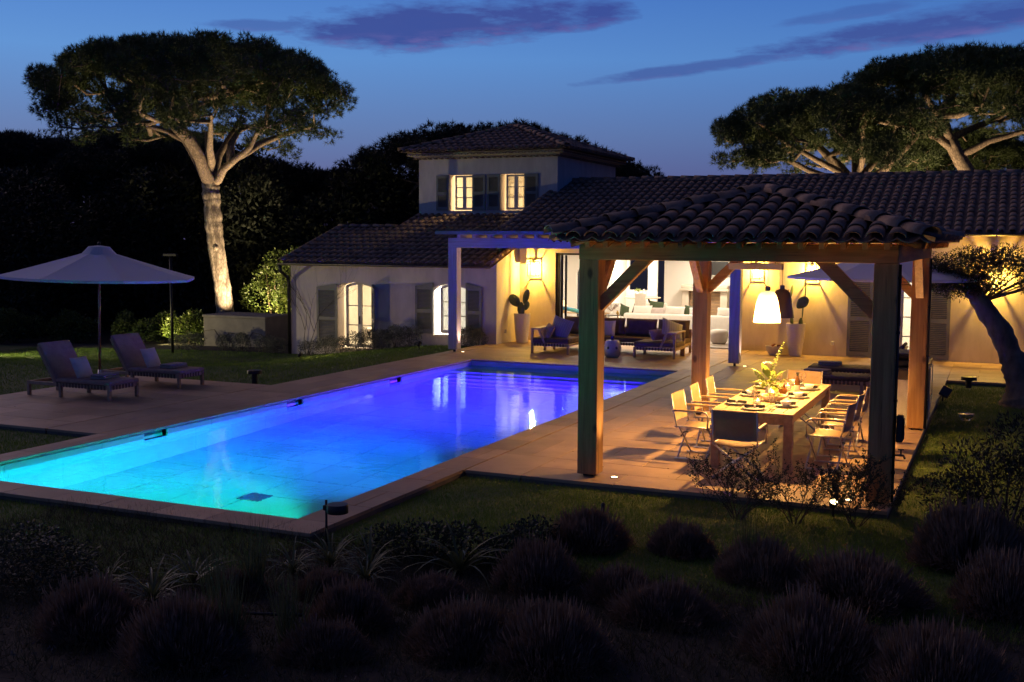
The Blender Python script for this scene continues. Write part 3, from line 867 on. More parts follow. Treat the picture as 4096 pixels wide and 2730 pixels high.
window('french_window', W1[0] + .20, W1[1], W1[2] + .04, W1[3], 28.24, 0.12, 3, handle=True)
window('casement_window', W2[0] + .14, W2[1], W2[2] + .05, W2[3], 28.24, 0.12, 3)
window('tower_window', TW1[0] + .13, TW1[1], TW1[2] + .03, TW1[3] - .02, 32.47, 0, 3, fr=0.06)
window('tower_window', TW2[0] + .13, TW2[1], TW2[2] + .03, TW2[3] - .02, 32.47, 0, 3, fr=0.06)
m_rev = m_wing
for wn in (W1, W2):
    G().rbox(wn[0] - .06, wn[1] + .06, 28.05, 28.26, wn[2] - .07, wn[2] + .002, .008, 1).build('window_sill', m_plast, villa)
# --- louvred shutters
_slat = {}
def shutter(x, y, z, w, h, ang, nsl, rise=0.0, mirror=False, nm='shutter'):
    g = G(); st = 0.075
    g.box(0, st, 0, .035, 0, h); g.box(w - st, w, 0, .035, 0, h)
    for (a, b) in ((0, .12), (h * .44, h * .44 + .10), (h - .09, h)): g.box(st, w - st, .001, .034, a, b)
    if rise: g.prism([(0, h), (w, h), (w, h + (0 if mirror else 0) + rise * (0 if mirror else 1)), (0, h + rise * (1 if mirror else 0))] if True else [], XZ, .035)
    o = g.build(nm, m_shut, villa)
    o.location = (x, y, z); o.rotation_euler = (0, 0, ang)
    k = round(w, 3)
    if k not in _slat:
        _slat[k] = G().rbox(st, w - st, -.022, .022, -.004, .004, .002, 1, Matrix.Translation((0, .018, 0)) @ Matrix.Rotation(R(-38), 4, 'X')).mesh('slat', m_shut)
    sp = [(.12, h * .44), (h * .44 + .10, h - .09)]
    tot = sum(b - a for a, b in sp)
    for (a, b) in sp:
        m = max(3, round(nsl * (b - a) / tot))
        for i in range(m): link('slat', _slat[k], o, (0, 0, a + (i + .5) * (b - a) / m))
    return o
shutter(W1[0] - .72, 28.05, W1[2] + .06, .72, 1.76, 0, 34, 0.10)
shutter(W1[1], 28.08, W1[2] + .06, .62, 1.76, R(-53), 34, 0.10, True)
shutter(W2[0] - .58, 28.05, W2[2] + .03, .58, 1.36, 0, 28, 0.10)
shutter(W2[1], 28.05, W2[2] + .03, .50, 1.36, 0, 28, 0.10, True)
for wn in (TW1, TW2):
    shutter(wn[0] - .47, 32.28, wn[2] + .01, .46, 1.13, 0, 22); shutter(wn[1] + .01, 32.28, wn[2] + .01, .46, 1.13, 0, 22)
shutter(-3.64, 29.05, .03, .60, 2.06, 0, 38); shutter(-1.74, 29.05, .03, .52, 2.06, 0, 38)
# french door between the right shutters
window('french_door', DR[0], DR[1], 0.0, 2.08, 29.2, 0, 4, handle=True)
# --- sliding door frame of the living room
g = G(); g.box(-11.84, -11.72, 29.72, 29.98, 0, 2.54); g.box(-6.68, -6.56, 29.72, 29.98, 0, 2.54); g.box(-11.72, -6.68, 29.72, 29.98, 2.49, 2.54)
sl = g.build('sliding_door', m_dark, villa)
g = G(); g.box(-11.70, -11.64, 29.76, 29.80, .02, 2.48); g.box(-11.62, -11.56, 29.86, 29.90, .02, 2.48); g.build('door_leaf', m_dark, sl)
G().box(-11.63, -11.58, 29.81, 29.85, .02, 2.48).build('door_glass', m_pane, sl)
# ================================================================== rooms (floors, walls, ceilings)
m_floor = mat('indoor_floor', (0.36, 0.30, 0.24), (0.44, 0.37, 0.30), rough=0.35, coord='World', scale=1.5)
struct(G().box(-13.0, -4.6, 29.99, 38.4, -0.15, 0.0).build('floor', m_floor))
g = G()
g.box(-13.0, -10.35, 35.0, 38.4, 0.001, 0.2)
struct(g.build('raised_floor', m_floor))
g = G()
g.box(-14.4, -14.3, 31.5, 38.5, -.1, 2.75); wallx(g, -14.4, -12.6, -.1, 2.75, 37.0, 37.1, [(-13.95, -13.35, 0, 1.75, 0.42)])
wallx(g, -12.6, -10.4, -.1, 2.75, 38.4, 38.5, [(-12.45, -11.75, 1.14, 2.4, 0), (-11.4, -11.0, 0.2, 2.25, 0)])
g.box(-10.45, -10.35, 36.1, 38.4, -.1, 2.75); g.box(-10.45, -4.5, 36.0, 36.1, -.1, 2.75); g.box(-4.6, -4.5, 30.0, 36.0, -.1, 2.75)
g.box(-12.65, -12.55, 37.1, 38.5, -.1, 2.75)
struct(g.build('interior_wall', m_white))
struct(G().box(-14.4, -4.5, 30.0, 38.5, 2.75, 2.83).build('ceiling', m_white))
struct(G().box(-14.39, -13.0, 30.0, 38.4, -0.15, -0.005).build('floor', m_floor))
# little rooms behind the lit windows
def room(x0, x1, y0, y1, z0, z1, m=m_white):
    g = G()
    g.box(x0, x1, y0, y1, z0 - .08, z0); g.box(x0, x1, y0, y1, z1, z1 + .08); g.box(x0 - .06, x0, y0, y1, z0 - .08, z1 + .08)
    g.box(x1, x1 + .06, y0, y1, z0 - .08, z1 + .08); g.box(x0 - .06, x1 + .06, y1, y1 + .06, z0 - .08, z1 + .08)
    return struct(g.build('interior_wall', m))
room(-19.4, -16.2, 28.46, 31.2, -0.4, 2.05)
room(-15.9, -13.35, 28.46, 30.6, -0.1, 2.05)
room(-17.35, -13.25, 32.64, 36.2, 3.3, 5.5)
room(-3.6, -1.2, 29.41, 32.0, 0.0, 2.6)
m_bulbw = emitmat('lit_bulb', (1.0, 0.80, 0.52), 14.0)
def ceiling_spot(x, y, z, p, col=ROOM, label='small recessed ceiling light in the lit room', sz=(0.5, 0.5)):
    t = thing('ceiling_light', label, 'ceiling light', (x, y, z))
    G().lathe([(0.09, 0), (0.09, -.012), (0.06, -.02), (0.06, -.003)], 18).build('ring', m_white, t)
    G().lathe([(0.058, -.004), (0.001, -.004)], 16).build('diffuser', m_bulbw, t)
    lamp('room_light', 'AREA', (0, 0, -0.03), p, col, t, (0, 0, -1), size=sz)
ceiling_spot(-11.2, 31.8, 2.74, 95, label='recessed ceiling light just inside the sliding door on the left')
ceiling_spot(-8.2, 31.6, 2.74, 90, label='recessed ceiling light just inside the sliding door on the right')
ceiling_spot(-8.6, 34.6, 2.74, 95, label='recessed ceiling light in front of the fireplace')
ceiling_spot(-11.7, 36.6, 2.74, 150, label='recessed ceiling light over the indoor dining table')
ceiling_spot(-13.5, 34.2, 2.74, 55, label='recessed ceiling light beside the arched niche')
ceiling_spot(-17.8, 29.8, 2.04, 110, (1.0, 0.76, 0.46), 'ceiling light in the bedroom behind the french window')
ceiling_spot(-14.5, 29.6, 2.04, 1300, (1.0, 0.93, 0.80), 'ceiling light behind the frosted wing window')
ceiling_spot(-15.3, 33.4, 5.49, 190, (1.0, 0.70, 0.36), 'ceiling light in the tower room')
ceiling_spot(-2.4, 30.6, 2.59, 90, (1.0, 0.82, 0.58), 'ceiling light behind the right hand french door')
# ================================================================== flat timber veranda along the living room
ver = thing('veranda', 'flat roofed timber veranda with pale posts in front of the living room', 'veranda', (0, 0, 0))
for x in (-13.2, -5.86):
    p = G().rbox(x, x + .25, 25.6, 25.85, 0.07, 2.70, .006, 1).build('post', m_pale['z'], ver)
    G().box(x + .10, x + .15, 25.70, 25.75, 0.001, 0.07).build('post_foot', m_dark, p)
G().rbox(-13.2, -5.61, 25.602, 25.848, 2.701, 2.955, .006, 1).build('beam', m_pale['x'], ver)
for x in (-13.2, -5.86): G().rbox(x + .004, x + .246, 25.849, 29.69, 2.705, 2.95, .006, 1).build('beam', m_pale['y'], ver)
k = 0
x = -12.86
while x < -6.0:
    G().box(x, x + .09, 25.45, 29.68, 2.956, 3.05).build('rafter', m_pale['y'], ver); x += .425
G().box(-13.42, -5.45, 25.34, 29.69, 3.051, 3.10).build('roof_board', m_pale['x'], ver)
G().box(-13.43, -5.44, 25.325, 25.339, 3.04, 3.13).build('fascia', mat('zinc_edge', (0.2, 0.2, 0.22), rough=0.4, metal=0.4), ver)

# ================================================================== tiled dining pergola
per = thing('pergola', 'open timber dining pergola with hipped canal tile roof and knee braces', 'pergola', (0, 0, 0))
PX = ((-4.76, -4.51), (-1.33, -1.08)); PY = ((12.71, 12.96), (18.10, 18.35))
def darkpost(z0): pass
for ix, (xa, xb) in enumerate(PX):
    for iy, (ya, yb) in enumerate(PY):
        p = G().rbox(xa, xb, ya, yb, 0.03, 2.669, .008, 2).build('post', m_wood['z'], per)
        G().box(xa + .06, xb - .06, ya + .06, yb - .06, 0.001, 0.03).build('post_foot', m_dark, p)
for (ya, yb) in PY: G().rbox(-4.765, -1.075, ya - .002, yb + .002, 2.67, 2.875, .008, 2).build('beam', m_wood['x'], per)
for (xa, xb) in PX: G().rbox(xa, xb, 12.965, 18.095, 2.67, 2.873, .008, 2).build('beam', m_wood['y'], per)
# knee braces
def brace(p, q, ax):
    G().bar(p, q, .11, .14).build('brace', m_wood[ax], per)
for (ya, yb) in PY:
    yc = (ya + yb) / 2
    brace((-4.54, yc, 2.10), (-3.90, yc, 2.74), 'x'); brace((-1.30, yc, 2.10), (-1.94, yc, 2.74), 'x')
for (xa, xb) in PX:
    xc = (xa + xb) / 2
    brace((xc, 12.93, 2.10), (xc, 13.57, 2.74), 'y'); brace((xc, 18.13, 2.10), (xc, 17.49, 2.74), 'y')
# hipped roof
EX0, EX1, EY0, EY1, EZ = -4.97, -0.72, 12.22, 18.86, 2.94
pw = EX1 - EX0; pl = EY1 - EY0; ph = pw / 2; PTN = 0.275; tp = math.atan(PTN); cp_, sp_ = math.cos(tp), math.sin(tp)
zp = EZ + ph * PTN
pa1 = (EX0 + ph, EY0 + ph, zp); pa2 = (EX0 + ph, EY1 - ph, zp)
ch = G(); pf = []; pr = []; pb = []; plft = []; hp = []
tile_face((EX0, EY0, EZ), (1, 0, 0), (0, cp_, sp_), pw, lambda u: min(u, pw - u) / cp_, 0.222, 0.36, pf, ch, 0.048)
tile_face((EX1, EY0, EZ), (0, 1, 0), (-cp_, 0, sp_), pl, lambda u: min(u, pl - u, ph) / cp_, 0.222, 0.36, pr, ch, 0.048)
tile_face((EX1, EY1, EZ), (-1, 0, 0), (0, -cp_, sp_), pw, lambda u: min(u, pw - u) / cp_, 0.222, 0.36, pb, ch, 0.06)
tile_face((EX0, EY1, EZ), (0, -1, 0), (cp_, 0, sp_), pl, lambda u: min(u, pl - u, ph) / cp_, 0.222, 0.36, plft, ch, 0.06)
proof = ch.build('roof', m_tile, per)
ptile = tile_shape(0.45, 0.098, 0.080, 'canal_tile', 7)
phip = tile_shape(0.46, 0.14, 0.115, 'hip_tile', 7)
for A, B in (((EX0, EY0, EZ), pa1), ((EX1, EY0, EZ), pa1), ((EX1, EY1, EZ), pa2), ((EX0, EY1, EZ), pa2)): ridge_line(A, B, .40, hp, .045)
ridge_line(pa1, pa2, .40, hp, .05)
place_tiles('tile', ptile, pf, proof, 999); prest = place_tiles('tile', ptile, pr, proof, 140)
join_tiles('tile_field', ptile, prest + pb + plft, per)
place_tiles('hip_tile', phip, hp, proof, 999)
# boarding and rafters under the tiles
def hipz(x, y): return EZ + PTN * min(x - EX0, EX1 - x, y - EY0, EY1 - y)
g = G()
o_ = 0.10; zo = -0.075
A = [(EX0 + o_, EY0 + o_, EZ + zo + o_ * PTN), (EX1 - o_, EY0 + o_, EZ + zo + o_ * PTN), (EX1 - o_, EY1 - o_, EZ + zo + o_ * PTN), (EX0 + o_, EY1 - o_, EZ + zo + o_ * PTN),
     (pa1[0], pa1[1], zp + zo), (pa2[0], pa2[1], zp + zo)]
g.add(A, [(0, 4, 1), (1, 4, 5, 2), (2, 5, 3), (3, 5, 4, 0)])
g.build('boarding', mat('roof_boarding', (0.50, 0.34, 0.24), (0.58, 0.42, 0.30), rough=0.8, scale=2, stretch=(8, 1, 1), coord='World'), per)
n = int(pw / 0.222)
for i in range(1, n):
    x = EX0 + i * pw / n
    run = min(x - EX0, EX1 - x)
    if run < 0.25: continue
    for (y0, sg) in ((EY0, 1), (EY1, -1)):
        G().bar((x, y0 + sg * .12, EZ - .115 + .12 * PTN), (x, y0 + sg * run, EZ - .115 + run * PTN), .055, .075).build('rafter', m_wood['y'], per)
n = int(pl / 0.44)
for i in range(1, n):
    y = EY0 + i * pl / n
    run = min(y - EY0, EY1 - y, ph)
    if run < 0.25: continue
    for (x0, sg) in ((EX0, 1), (EX1, -1)):
        G().bar((x0 + sg * .12, y, EZ - .115 + .12 * PTN), (x0 + sg * run, y, EZ - .115 + run * PTN), .055, .075).build('rafter', m_wood['x'], per)
# infrared heater hung under the back beam
ht = thing('patio_heater', 'slim pale infrared heater bar hung under the pergola roof', 'heater', (-3.62, 17.6, 2.46))
hm = G(); hm.rbox(-.42, .42, -.07, .07, 0.0, .10, .012, 2); hm.build('body', mat('heater_shell', (0.6, 0.55, 0.45), rough=0.4), ht)
for sx_ in (-.3, .3): G().bar((sx_, 0, .10), (sx_, 0, .55), .012).build('hanger', m_dark, ht)
# black cables and a switch box on the right posts, tap on the pipe
for (x, y, lab, nm) in ((-1.06, 12.78, 'black conduit pipe strapped to the dark front corner post of the pergola', 'front'), (-1.06, 18.12, 'thin dark downpipe along the orange lit rear pergola post', 'rear')):
    cdt = thing('conduit', lab, 'pipe', (x, y, 0))
    G().tube([(0, 0, .03), (0, 0, 2.66)], .016, 8).build('pipe', m_dark, cdt, smooth=True)
    for z in (.35, 1.15, 1.9, 2.5): G().lathe([(.022, 0), (.022, .03)], 10, (0, 0, z)).build('clip', m_dark, cdt)
sb = thing('switch_box', 'small black outdoor socket box on the dark front right post', 'switch box', (-1.045, 12.84, .70))
G().rbox(0, .07, -.06, .06, 0, .30, .012, 2).build('housing', m_black, sb); G().rbox(.07, .082, -.05, .05, .03, .27, .006, 1).build('lid', m_black, sb)
tp_ = thing('garden_tap', 'small dark garden tap sticking out from the front right post', 'tap', (-1.07, 12.80, .56))
g = G(); g.tube([(0, 0, 0), (.07, -.01, 0), (.11, -.01, .0), (.13, -.01, -.035)], [.012, .012, .014, .012], 8); g.build('spout', m_zinc, tp_, smooth=True)
g = G(); g.tube([(.085, -.01, 0), (.085, -.01, .06)], .009, 8); g.bar((.055, -.01, .065), (.115, -.01, .065), .012); g.build('handle', m_zinc, tp_)
# in-ground uplights beside the posts
m_up = emitmat('uplight_lens', (1.0, 0.74, 0.36), 9.0)
def uplight(x, y, tx, ty, p, label, tz=2.2, spot=46, col=(1, .62, .26), z=0.0):
    t = thing('ground_uplight', label, 'uplight', (x, y, z))
    G().lathe([(.055, 0), (.055, .004), (.04, .006)], 18).build('ring', m_chrome, t)
    G().lathe([(.038, .0065), (.001, .0075)], 14).build('lens', m_up, t)
    lamp('uplight', 'SPOT', (0, 0, .03), p, col, t, (tx - x, ty - y, tz), radius=.03, spot=spot, blend=.8)
uplight(-4.31, 12.82, -4.42, 12.85, 190, 'glowing uplight set in the paving at the front left pergola post')
uplight(-1.52, 12.80, -1.44, 12.9, 190, 'glowing uplight set in the paving at the front right pergola post')
uplight(-4.33, 18.2, -4.43, 18.22, 190, 'uplight in the paving beside the rear left pergola post')
uplight(-1.53, 18.05, -1.43, 18.1, 190, 'uplight in the paving beside the rear right pergola post')
uplight(-12.84, 25.74, -12.93, 25.73, 150, 'bright uplight at the foot of the left veranda post', col=(1, .72, .5))
uplight(-5.50, 25.74, -5.60, 25.73, 110, 'bright uplight at the foot of the right veranda post', col=(1, .72, .5))

# ================================================================== wall lanterns
m_lglass = bpy.data.materials.new('lantern_glass'); m_lglass.use_nodes = True
_t = m_lglass.node_tree; _t.nodes.clear()
_a = N(_t, 'ShaderNodeBsdfTransparent'); _b = N(_t, 'ShaderNodeBsdfTranslucent'); _m = N(_t, 'ShaderNodeMixShader'); _m.inputs[0].default_value = .025; _o = N(_t, 'ShaderNodeOutputMaterial')
_t.links.new(_a.outputs[0], _m.inputs[1]); _t.links.new(_b.outputs[0], _m.inputs[2]); _t.links.new(_m.outputs[0], _o.inputs[0])
m_bulb = emitmat('filament_bulb', (1.0, 0.55, 0.14), 60.0)
def lantern(x, y, z, label, p=270):
    t = thing('wall_lantern', label, 'wall lamp', (x, y, z), 0, 'square glass lanterns on the house wall')
    w = .125; h = .42
    g = G()
    for sx_ in (-w, w):
        for sy_ in (-w, w): g.bar((sx_, sy_, 0), (sx_, sy_, h), .018)
    for zz in (0, h):
        for s_ in (-w, w): g.bar((-w, s_, zz), (w, s_, zz), .018); g.bar((s_, -w, zz), (s_, w, zz), .018)
    g.build('frame', m_dark, t)
    for (a, b, c, d) in ((-w, w, -w, -w), (-w, w, w, w), (-w, -w, -w, w), (w, w, -w, w)):
        e = .002
        G().box(min(a, b) + (.010 if a != b else -e), max(a, b) - (.010 if a != b else -e), min(c, d) + (.010 if c != d else -e), max(c, d) - (.010 if c != d else -e), .010, h - .010).build('pane', m_lglass, t)
    g = G(); g.rbox(-.035, .035, -.035, .035, h - .07, h + .07, .004, 1); g.rbox(-.03, .03, .03, .26 - .09, h + .03, h + .09, .004, 1); g.build('bracket', m_frame, t)
    g = G(); g.ball((0, 0, h * .58), .032, 14, 8, (1, 1, 1.35)); g.build('bulb', m_glass, t, smooth=True); G().tube([(0, 0, h * .5), (0, 0, h * .64)], .006, 6).build('filament', m_bulb, t)
    lamp('lantern_light', 'POINT', (0, 0, h * .55), p, (1.0, .60, .10), t, radius=.022)
lantern(-12.46, 29.52, 1.88, 'lit glass lantern on the wall above the left cactus pot')
lantern(-6.06, 29.52, 1.92, 'lit glass lantern on the recessed wall right of the living room opening')
lantern(-4.53, 28.92, 1.92, 'lit glass lantern above the tall pot with cactus on the right')
lantern(-0.30, 28.92, 1.90, 'lit glass lantern half hidden behind the olive tree leaves', 300)
# slim wall speakers
for (x, y, lab) in ((-12.74, 29.55, 'pale box speaker mounted high on the wall beside the left lantern'), (-5.62, 29.55, 'pale box speaker mounted high between the two right lanterns')):
    t = thing('wall_speaker', lab, 'speaker', (x, y, 2.22))
    G().rbox(-.11, .11, -.12, .10, 0, .46, .012, 2).build('cabinet', m_frame, t)
    G().rbox(-.095, .095, -.126, -.119, .015, .445, .004, 1).build('grille', m_plast, t)
    G().bar((0, .10, .25), (0, .149, .25), .06).build('mount', m_dark, t)
# wall sockets
for (x, y, z, rz, lab) in ((-12.955, 28.66, .33, R(90), 'small white socket on the side wall of the wing'), (-3.99, 29.09, .33, 0, 'small white socket low on the wall left of the shutters')):
    t = thing('wall_socket', lab, 'socket', (x, y, z), rz)
    G().rbox(-.04, .04, -.045, 0, -.05, .05, .006, 1).build('plate', m_china, t); G().rbox(-.03, .03, -.052, -.045, -.035, .035, .004, 1).build('cover', m_frame, t)

# ================================================================== potted cacti
def pad(g, c, w, h, t, yaw, tilt, lean):
    M = Matrix.Translation(c) @ Matrix.Rotation(yaw, 4, 'Z') @ Matrix.Rotation(tilt, 4, 'Y') @ Matrix.Rotation(lean, 4, 'X')
    n0 = len(g.v); g.ball((0, 0, 0), 1, 14, 10)
    for i in range(n0, len(g.v)):
        x, y, z = g.v[i]
        k = 1 - 0.30 * max(0, -z)
        g.v[i] = tuple(M @ Vector((x * w / 2 * k, y * t / 2, h / 2 + z * h / 2)))
def potted_cactus(loc, label, pads, r=.235, h=.83, taper=.72):
    t = thing('potted_cactus', label, 'potted plant', loc)
    pr_ = [(.001, .012), (r * taper * .96, .0), (r * taper, .02), (r * .92, h * .55), (r, h - .02), (r, h), (r - .03, h), (r - .035, h - .09), (.001, h - .09)]
    G().lathe(pr_, 32).build('pot', m_pot, t, auto=50)
    G().lathe([(r - .038, h - .085), (.001, h - .07)], 24).build('soil', m_soil, t)
    for p in pads:
        g = G(); pad(g, *p); g.build('cactus_pad', m_cact, t, smooth=True)
potted_cactus((-12.56, 28.95, 0), 'tall tapered cream pot with broad prickly pear beside the left lantern',
    [((-.02, 0, .72), .12, .36, .06, 0, R(6), 0), ((.03, 0, .74), .15, .42, .07, R(10), R(-8), 0), ((-.10, .02, 1.02), .30, .42, .06, R(15), R(-38), 0),
     ((.05, 0, 1.10), .22, .44, .05, R(-10), R(20), 0), ((.11, -.02, .92), .17, .27, .06, R(30), R(15), 0), ((-.06, .03, .76), .14, .30, .06, R(40), R(-10), 0), ((-.17, 0, 1.02), .26, .36, .05, R(-20), R(-30), R(15))])
potted_cactus((-4.86, 28.74, 0), 'tall cream pot with slender upright prickly pear under the right lantern',
    [((-.09, 0, .72), .12, .34, .06, R(60), R(-8), 0), ((.11, 0, .72), .13, .26, .06, R(50), R(4), 0), ((-.12, 0, 1.0), .07, .5, .04, R(70), R(-5), 0), ((.02, -.02, 1.22), .28, .38, .05, R(5), R(42), 0),
     ((.15, 0, .94), .06, .62, .04, R(80), R(8), 0), ((.21, 0, 1.45), .08, .42, .03, R(80), R(5), 0), ((-.16, .02, 1.45), .10, .36, .04, R(60), R(12), 0), ((-.2, 0, 1.4), .05, .3, .03, R(80), R(-5), 0)], r=.24, h=.83, taper=.64)
bw = thing('planter_bowl', 'low cream bowl of dark red succulents on the terrace by the wall', 'planter', (-5.37, 28.72, 0))
G().lathe([(.001, .01), (.13, 0), (.15, .01), (.21, .12), (.245, .235), (.225, .235), (.2, .17), (.001, .17)], 28).build('bowl', m_pot, bw, auto=50)
m_red = leafmat('red_succulent', (0.10, 0.018, 0.015), (0.20, 0.05, 0.03), .2, .4, 8)
for k in range(9):
    a = k * 2.4; r_ = .05 + .10 * random.random(); g = G()
    for j in range(9):
        b = j * 2.4; q = 0.028 + .004 * j
        g.add([(0, 0, 0), (q * .5 * math.cos(b - .5), q * .5 * math.sin(b - .5), .02), (q * math.cos(b), q * math.sin(b), .04), (q * .5 * math.cos(b + .5), q * .5 * math.sin(b + .5), .02)], [(0, 1, 2, 3)])
    o = g.build('rosette', m_red, bw); o.location = (r_ * math.cos(a), r_ * math.sin(a), .19 + .04 * random.random()); o.scale = (1.3, 1.3, 1.5)

# ================================================================== parasols
def parasol(name, loc, rad, zr, zt, label, rot, pole_mat, ribs=8, vent=True, tilt=0.0):
    t = thing(name, label, 'parasol', loc, rot)
    t.rotation_euler = (0, tilt, rot)
    cn = G()
    n = 14
    for k in range(ribs):
        a0, a1 = 2 * PI * k / ribs, 2 * PI * (k + 1) / ribs
        v = []; f = []
        m = 8
        for i in range(m + 1):
            s_ = .10 + .90 * i / m
            for j in range(5):
                q = j / 4; a = a0 + (a1 - a0) * q
                # straight hem between ribs, slack cloth sagging a little between them
                rx = rad * s_ * ((1 - q) * math.cos(a0) + q * math.cos(a1)); ry = rad * s_ * ((1 - q) * math.sin(a0) + q * math.sin(a1))
                sag = -.05 * math.sin(PI * q) * s_ * (1.2 - s_)
                v.append((rx, ry, zr + (zt - zr) * (1 - s_) ** 1.06 + sag))
        for i in range(m):
            for j in range(4): f.append((i * 5 + j, i * 5 + j + 1, (i + 1) * 5 + j + 1, (i + 1) * 5 + j))
        n0 = len(v)
        for j in range(5): x, y, z = v[m * 5 + j]; v.append((x * 1.002, y * 1.002, z - .05))
        for j in range(4): f.append((m * 5 + j, m * 5 + j + 1, n0 + j + 1, n0 + j))
        cn.add(v, f)
    c = cn.build('canopy', m_canvas, t, auto=25)
    if vent:
        g = G()
        for k in range(ribs):
            a0, a1 = 2 * PI * k / ribs, 2 * PI * (k + 1) / ribs
            for q0 in range(4):
                pts = []
                for q in (q0 / 4, (q0 + 1) / 4):
                    a = a0 + (a1 - a0) * q
                    for r_, z_ in ((.30, zt - .10 - .02 * math.sin(PI * q)), (.18, zt + .035), (.02, zt + .06)): pts.append((rad / 1.7 * r_ * math.cos(a), rad / 1.7 * r_ * math.sin(a), z_))
                g.add(pts, [(0, 1, 4, 3), (1, 2, 5, 4)])
        g.build('vent_cap', m_canvas, t)
        G().ball((0, 0, zt + .09), .035, 10, 6).build('finial', m_dark, t, smooth=True)
    G().tube([(0, 0, .28), (0, 0, zt)], .024, 12).build('pole', pole_mat, t, smooth=True)
    G().tube([(0, 0, .02), (0, 0, .36)], .031, 12).build('pole_sleeve', m_chrome, t, smooth=True)
    G().lathe([(.26, 0.001), (.26, .03), (.06, .05), (.035, .10)], 28).build('base', m_dark, t)
    G().lathe([(.05, 0), (.05, .09), (.03, .10)], 14, (0, 0, zr + .02)).build('hub', pole_mat, t)
    for k in range(ribs):
        a = 2 * PI * k / ribs
        rb = G().bar((.04 * math.cos(a), .04 * math.sin(a), zt - .05), (rad * .985 * math.cos(a), rad * .985 * math.sin(a), zr - .022), .018, .026).build('rib', pole_mat, t)
        G().bar((.05 * math.cos(a), .05 * math.sin(a), zr + .06), (rad * .5 * math.cos(a), rad * .5 * math.sin(a), zr + (zt - zr) * .48 - .02), .012, .018).build('strut', pole_mat, rb)
    return t
m_redwood = mat('parasol_wood', (0.20, 0.085, 0.05), (0.30, 0.14, 0.08), rough=0.4, scale=3, stretch=(8, 8, .6))
parasol('parasol', (-16.0, 16.3, 0), 1.84, 2.17, 2.70, 'large pale parasol on a wooden pole between the two left loungers', R(12), m_redwood, tilt=R(1.5))
parasol('parasol', (-2.2, 22.95, 0), 1.88, 2.23, 2.72, 'white parasol beyond the pergola above the right hand loungers', R(20), m_alu, vent=False)

# ================================================================== sun loungers
def lounger(label, loc, rotz, cush=m_brown, back=58, L=2.0, Wd=.74, hz=.80):
    """head towards -x, foot at x=0, width along y"""
    t = thing('sun_lounger', label, 'sun lounger', loc, rotz, 'webbed wooden sun loungers')
    for y in (0, Wd - .06):
        G().rbox(-L, 0, y + .008, y + .052, .20, .265, .006, 1).build('side_rail', m_teakg, t)
    for x in (-.06, -1.22, -L):
        for y in (0, Wd - .06): G().rbox(x, x + .06, y, y + .06, 0.0, .265 if x < -.1 else .285, .006, 1).build('leg', m_teakg, t)
    for x in (-.052, -L + .008): G().rbox(x, x + .044, .061, Wd - .061, .20, .262, .005, 1).build('end_rail', m_teakg, t)
    # belts hanging over the rails
    bl = G().box(0, .045, -.004, .0, 0, .075).mesh('belt', m_brown)
    k = -.14
    while k > -1.30:
        for y in (0.006, Wd - .002): link('belt', bl, t, (k, y, .195))
        k -= .075
    be = G().box(-.004, 0, 0, .045, 0, .075).mesh('belt', m_brown)
    y = .085
    while y < Wd - .12:
        link('belt', be, t, (-.004, y, .195)); y += .078
    G().box(-1.28, -.06, .065, Wd - .065, .225, .233).build('webbing', m_brown, t)
    hx_ = -1.30
    G().rbox(hx_ + .02, .015, .0, Wd, .27, .345, .026, 3).build('seat_cushion', cush, t, smooth=True)
    Mb = Matrix.Translation((hx_, 0, .27)) @ Matrix.Rotation(R(back), 4, 'Y')
    G().rbox(-hz, .02, .0, Wd, .0, .072, .026, 3, Mb).build('back_cushion', cush, t, smooth=True)
    Mf = Matrix.Translation((hx_, 0, .24)) @ Matrix.Rotation(R(back), 4, 'Y')
    g = G()
    for y in (.01, Wd - .055): g.rbox(-hz + .02, 0, y, y + .045, -.03, .015, .005, 1, Mf)
    g.rbox(-hz + .02, -hz + .06, .056, Wd - .056, -.03, .014, .005, 1, Mf)
    bf = g.build('back_frame', m_teakg, t)
    k = -.08
    while k > -hz + .08:
        G().box(k - .045, k, .004, Wd - .004, -.036, -.032, Mf).build('belt', m_brown, bf); k -= .078
    p1 = Mf @ Vector((-hz * .6, Wd / 2, -.03))
    G().bar(tuple(p1), (-L + .25, Wd / 2, .23), .03).build('back_strut', m_teakg, t)
    return t
lounger('brown webbed sun lounger nearest the pool camera side under the left parasol', (-14.50, 15.0, 0), 0, m_brown2)
lounger('brown webbed sun lounger on the far side of the left parasol pole', (-14.54, 16.87, 0), 0, m_brown2)
lounger('sun lounger nearest the dining table beyond the pergola', (-3.62, 21.78, 0), PI, m_brown, 44)
lounger('sun lounger farther from the dining table beside the house wall', (-3.66, 23.3, 0), PI, m_brown, 44)
for o in list(COL.objects):
    if o.get('category') == 'sun lounger' and o.location.x > -5:
        o.location.y += .74
def cushion(loc, w, h, t_, rot, label, m, name='cushion', group=None):
    o = G().pillow(w, h, t_).build(name, m, smooth=True)
    o.location = loc; o.rotation_euler = rot
    tag(o, label, 'cushion', group)
    return o
for (y, lab) in ((15.36, 'pale square cushion leaning on the nearer left lounger'), (17.22, 'pale square cushion leaning on the farther left lounger')):
    cushion((-15.50 if y < 16 else -15.54, y, .525), .42, .42, .15, (R(90), R(2), R(90)), lab, m_lilac).rotation_euler = (0, R(64), 0)
def towel(x, y, z, lab, rz=0):
    t = thing('folded_towel', lab, 'towel', (x, y, z), rz)
    G().rbox(-.15, .15, -.24, .24, 0, .045, .02, 3).build('lower_fold', m_towel, t, smooth=True)
    G().rbox(-.145, .14, -.235, .235, .046, .088, .02, 3).build('upper_fold', m_towel, t, smooth=True)
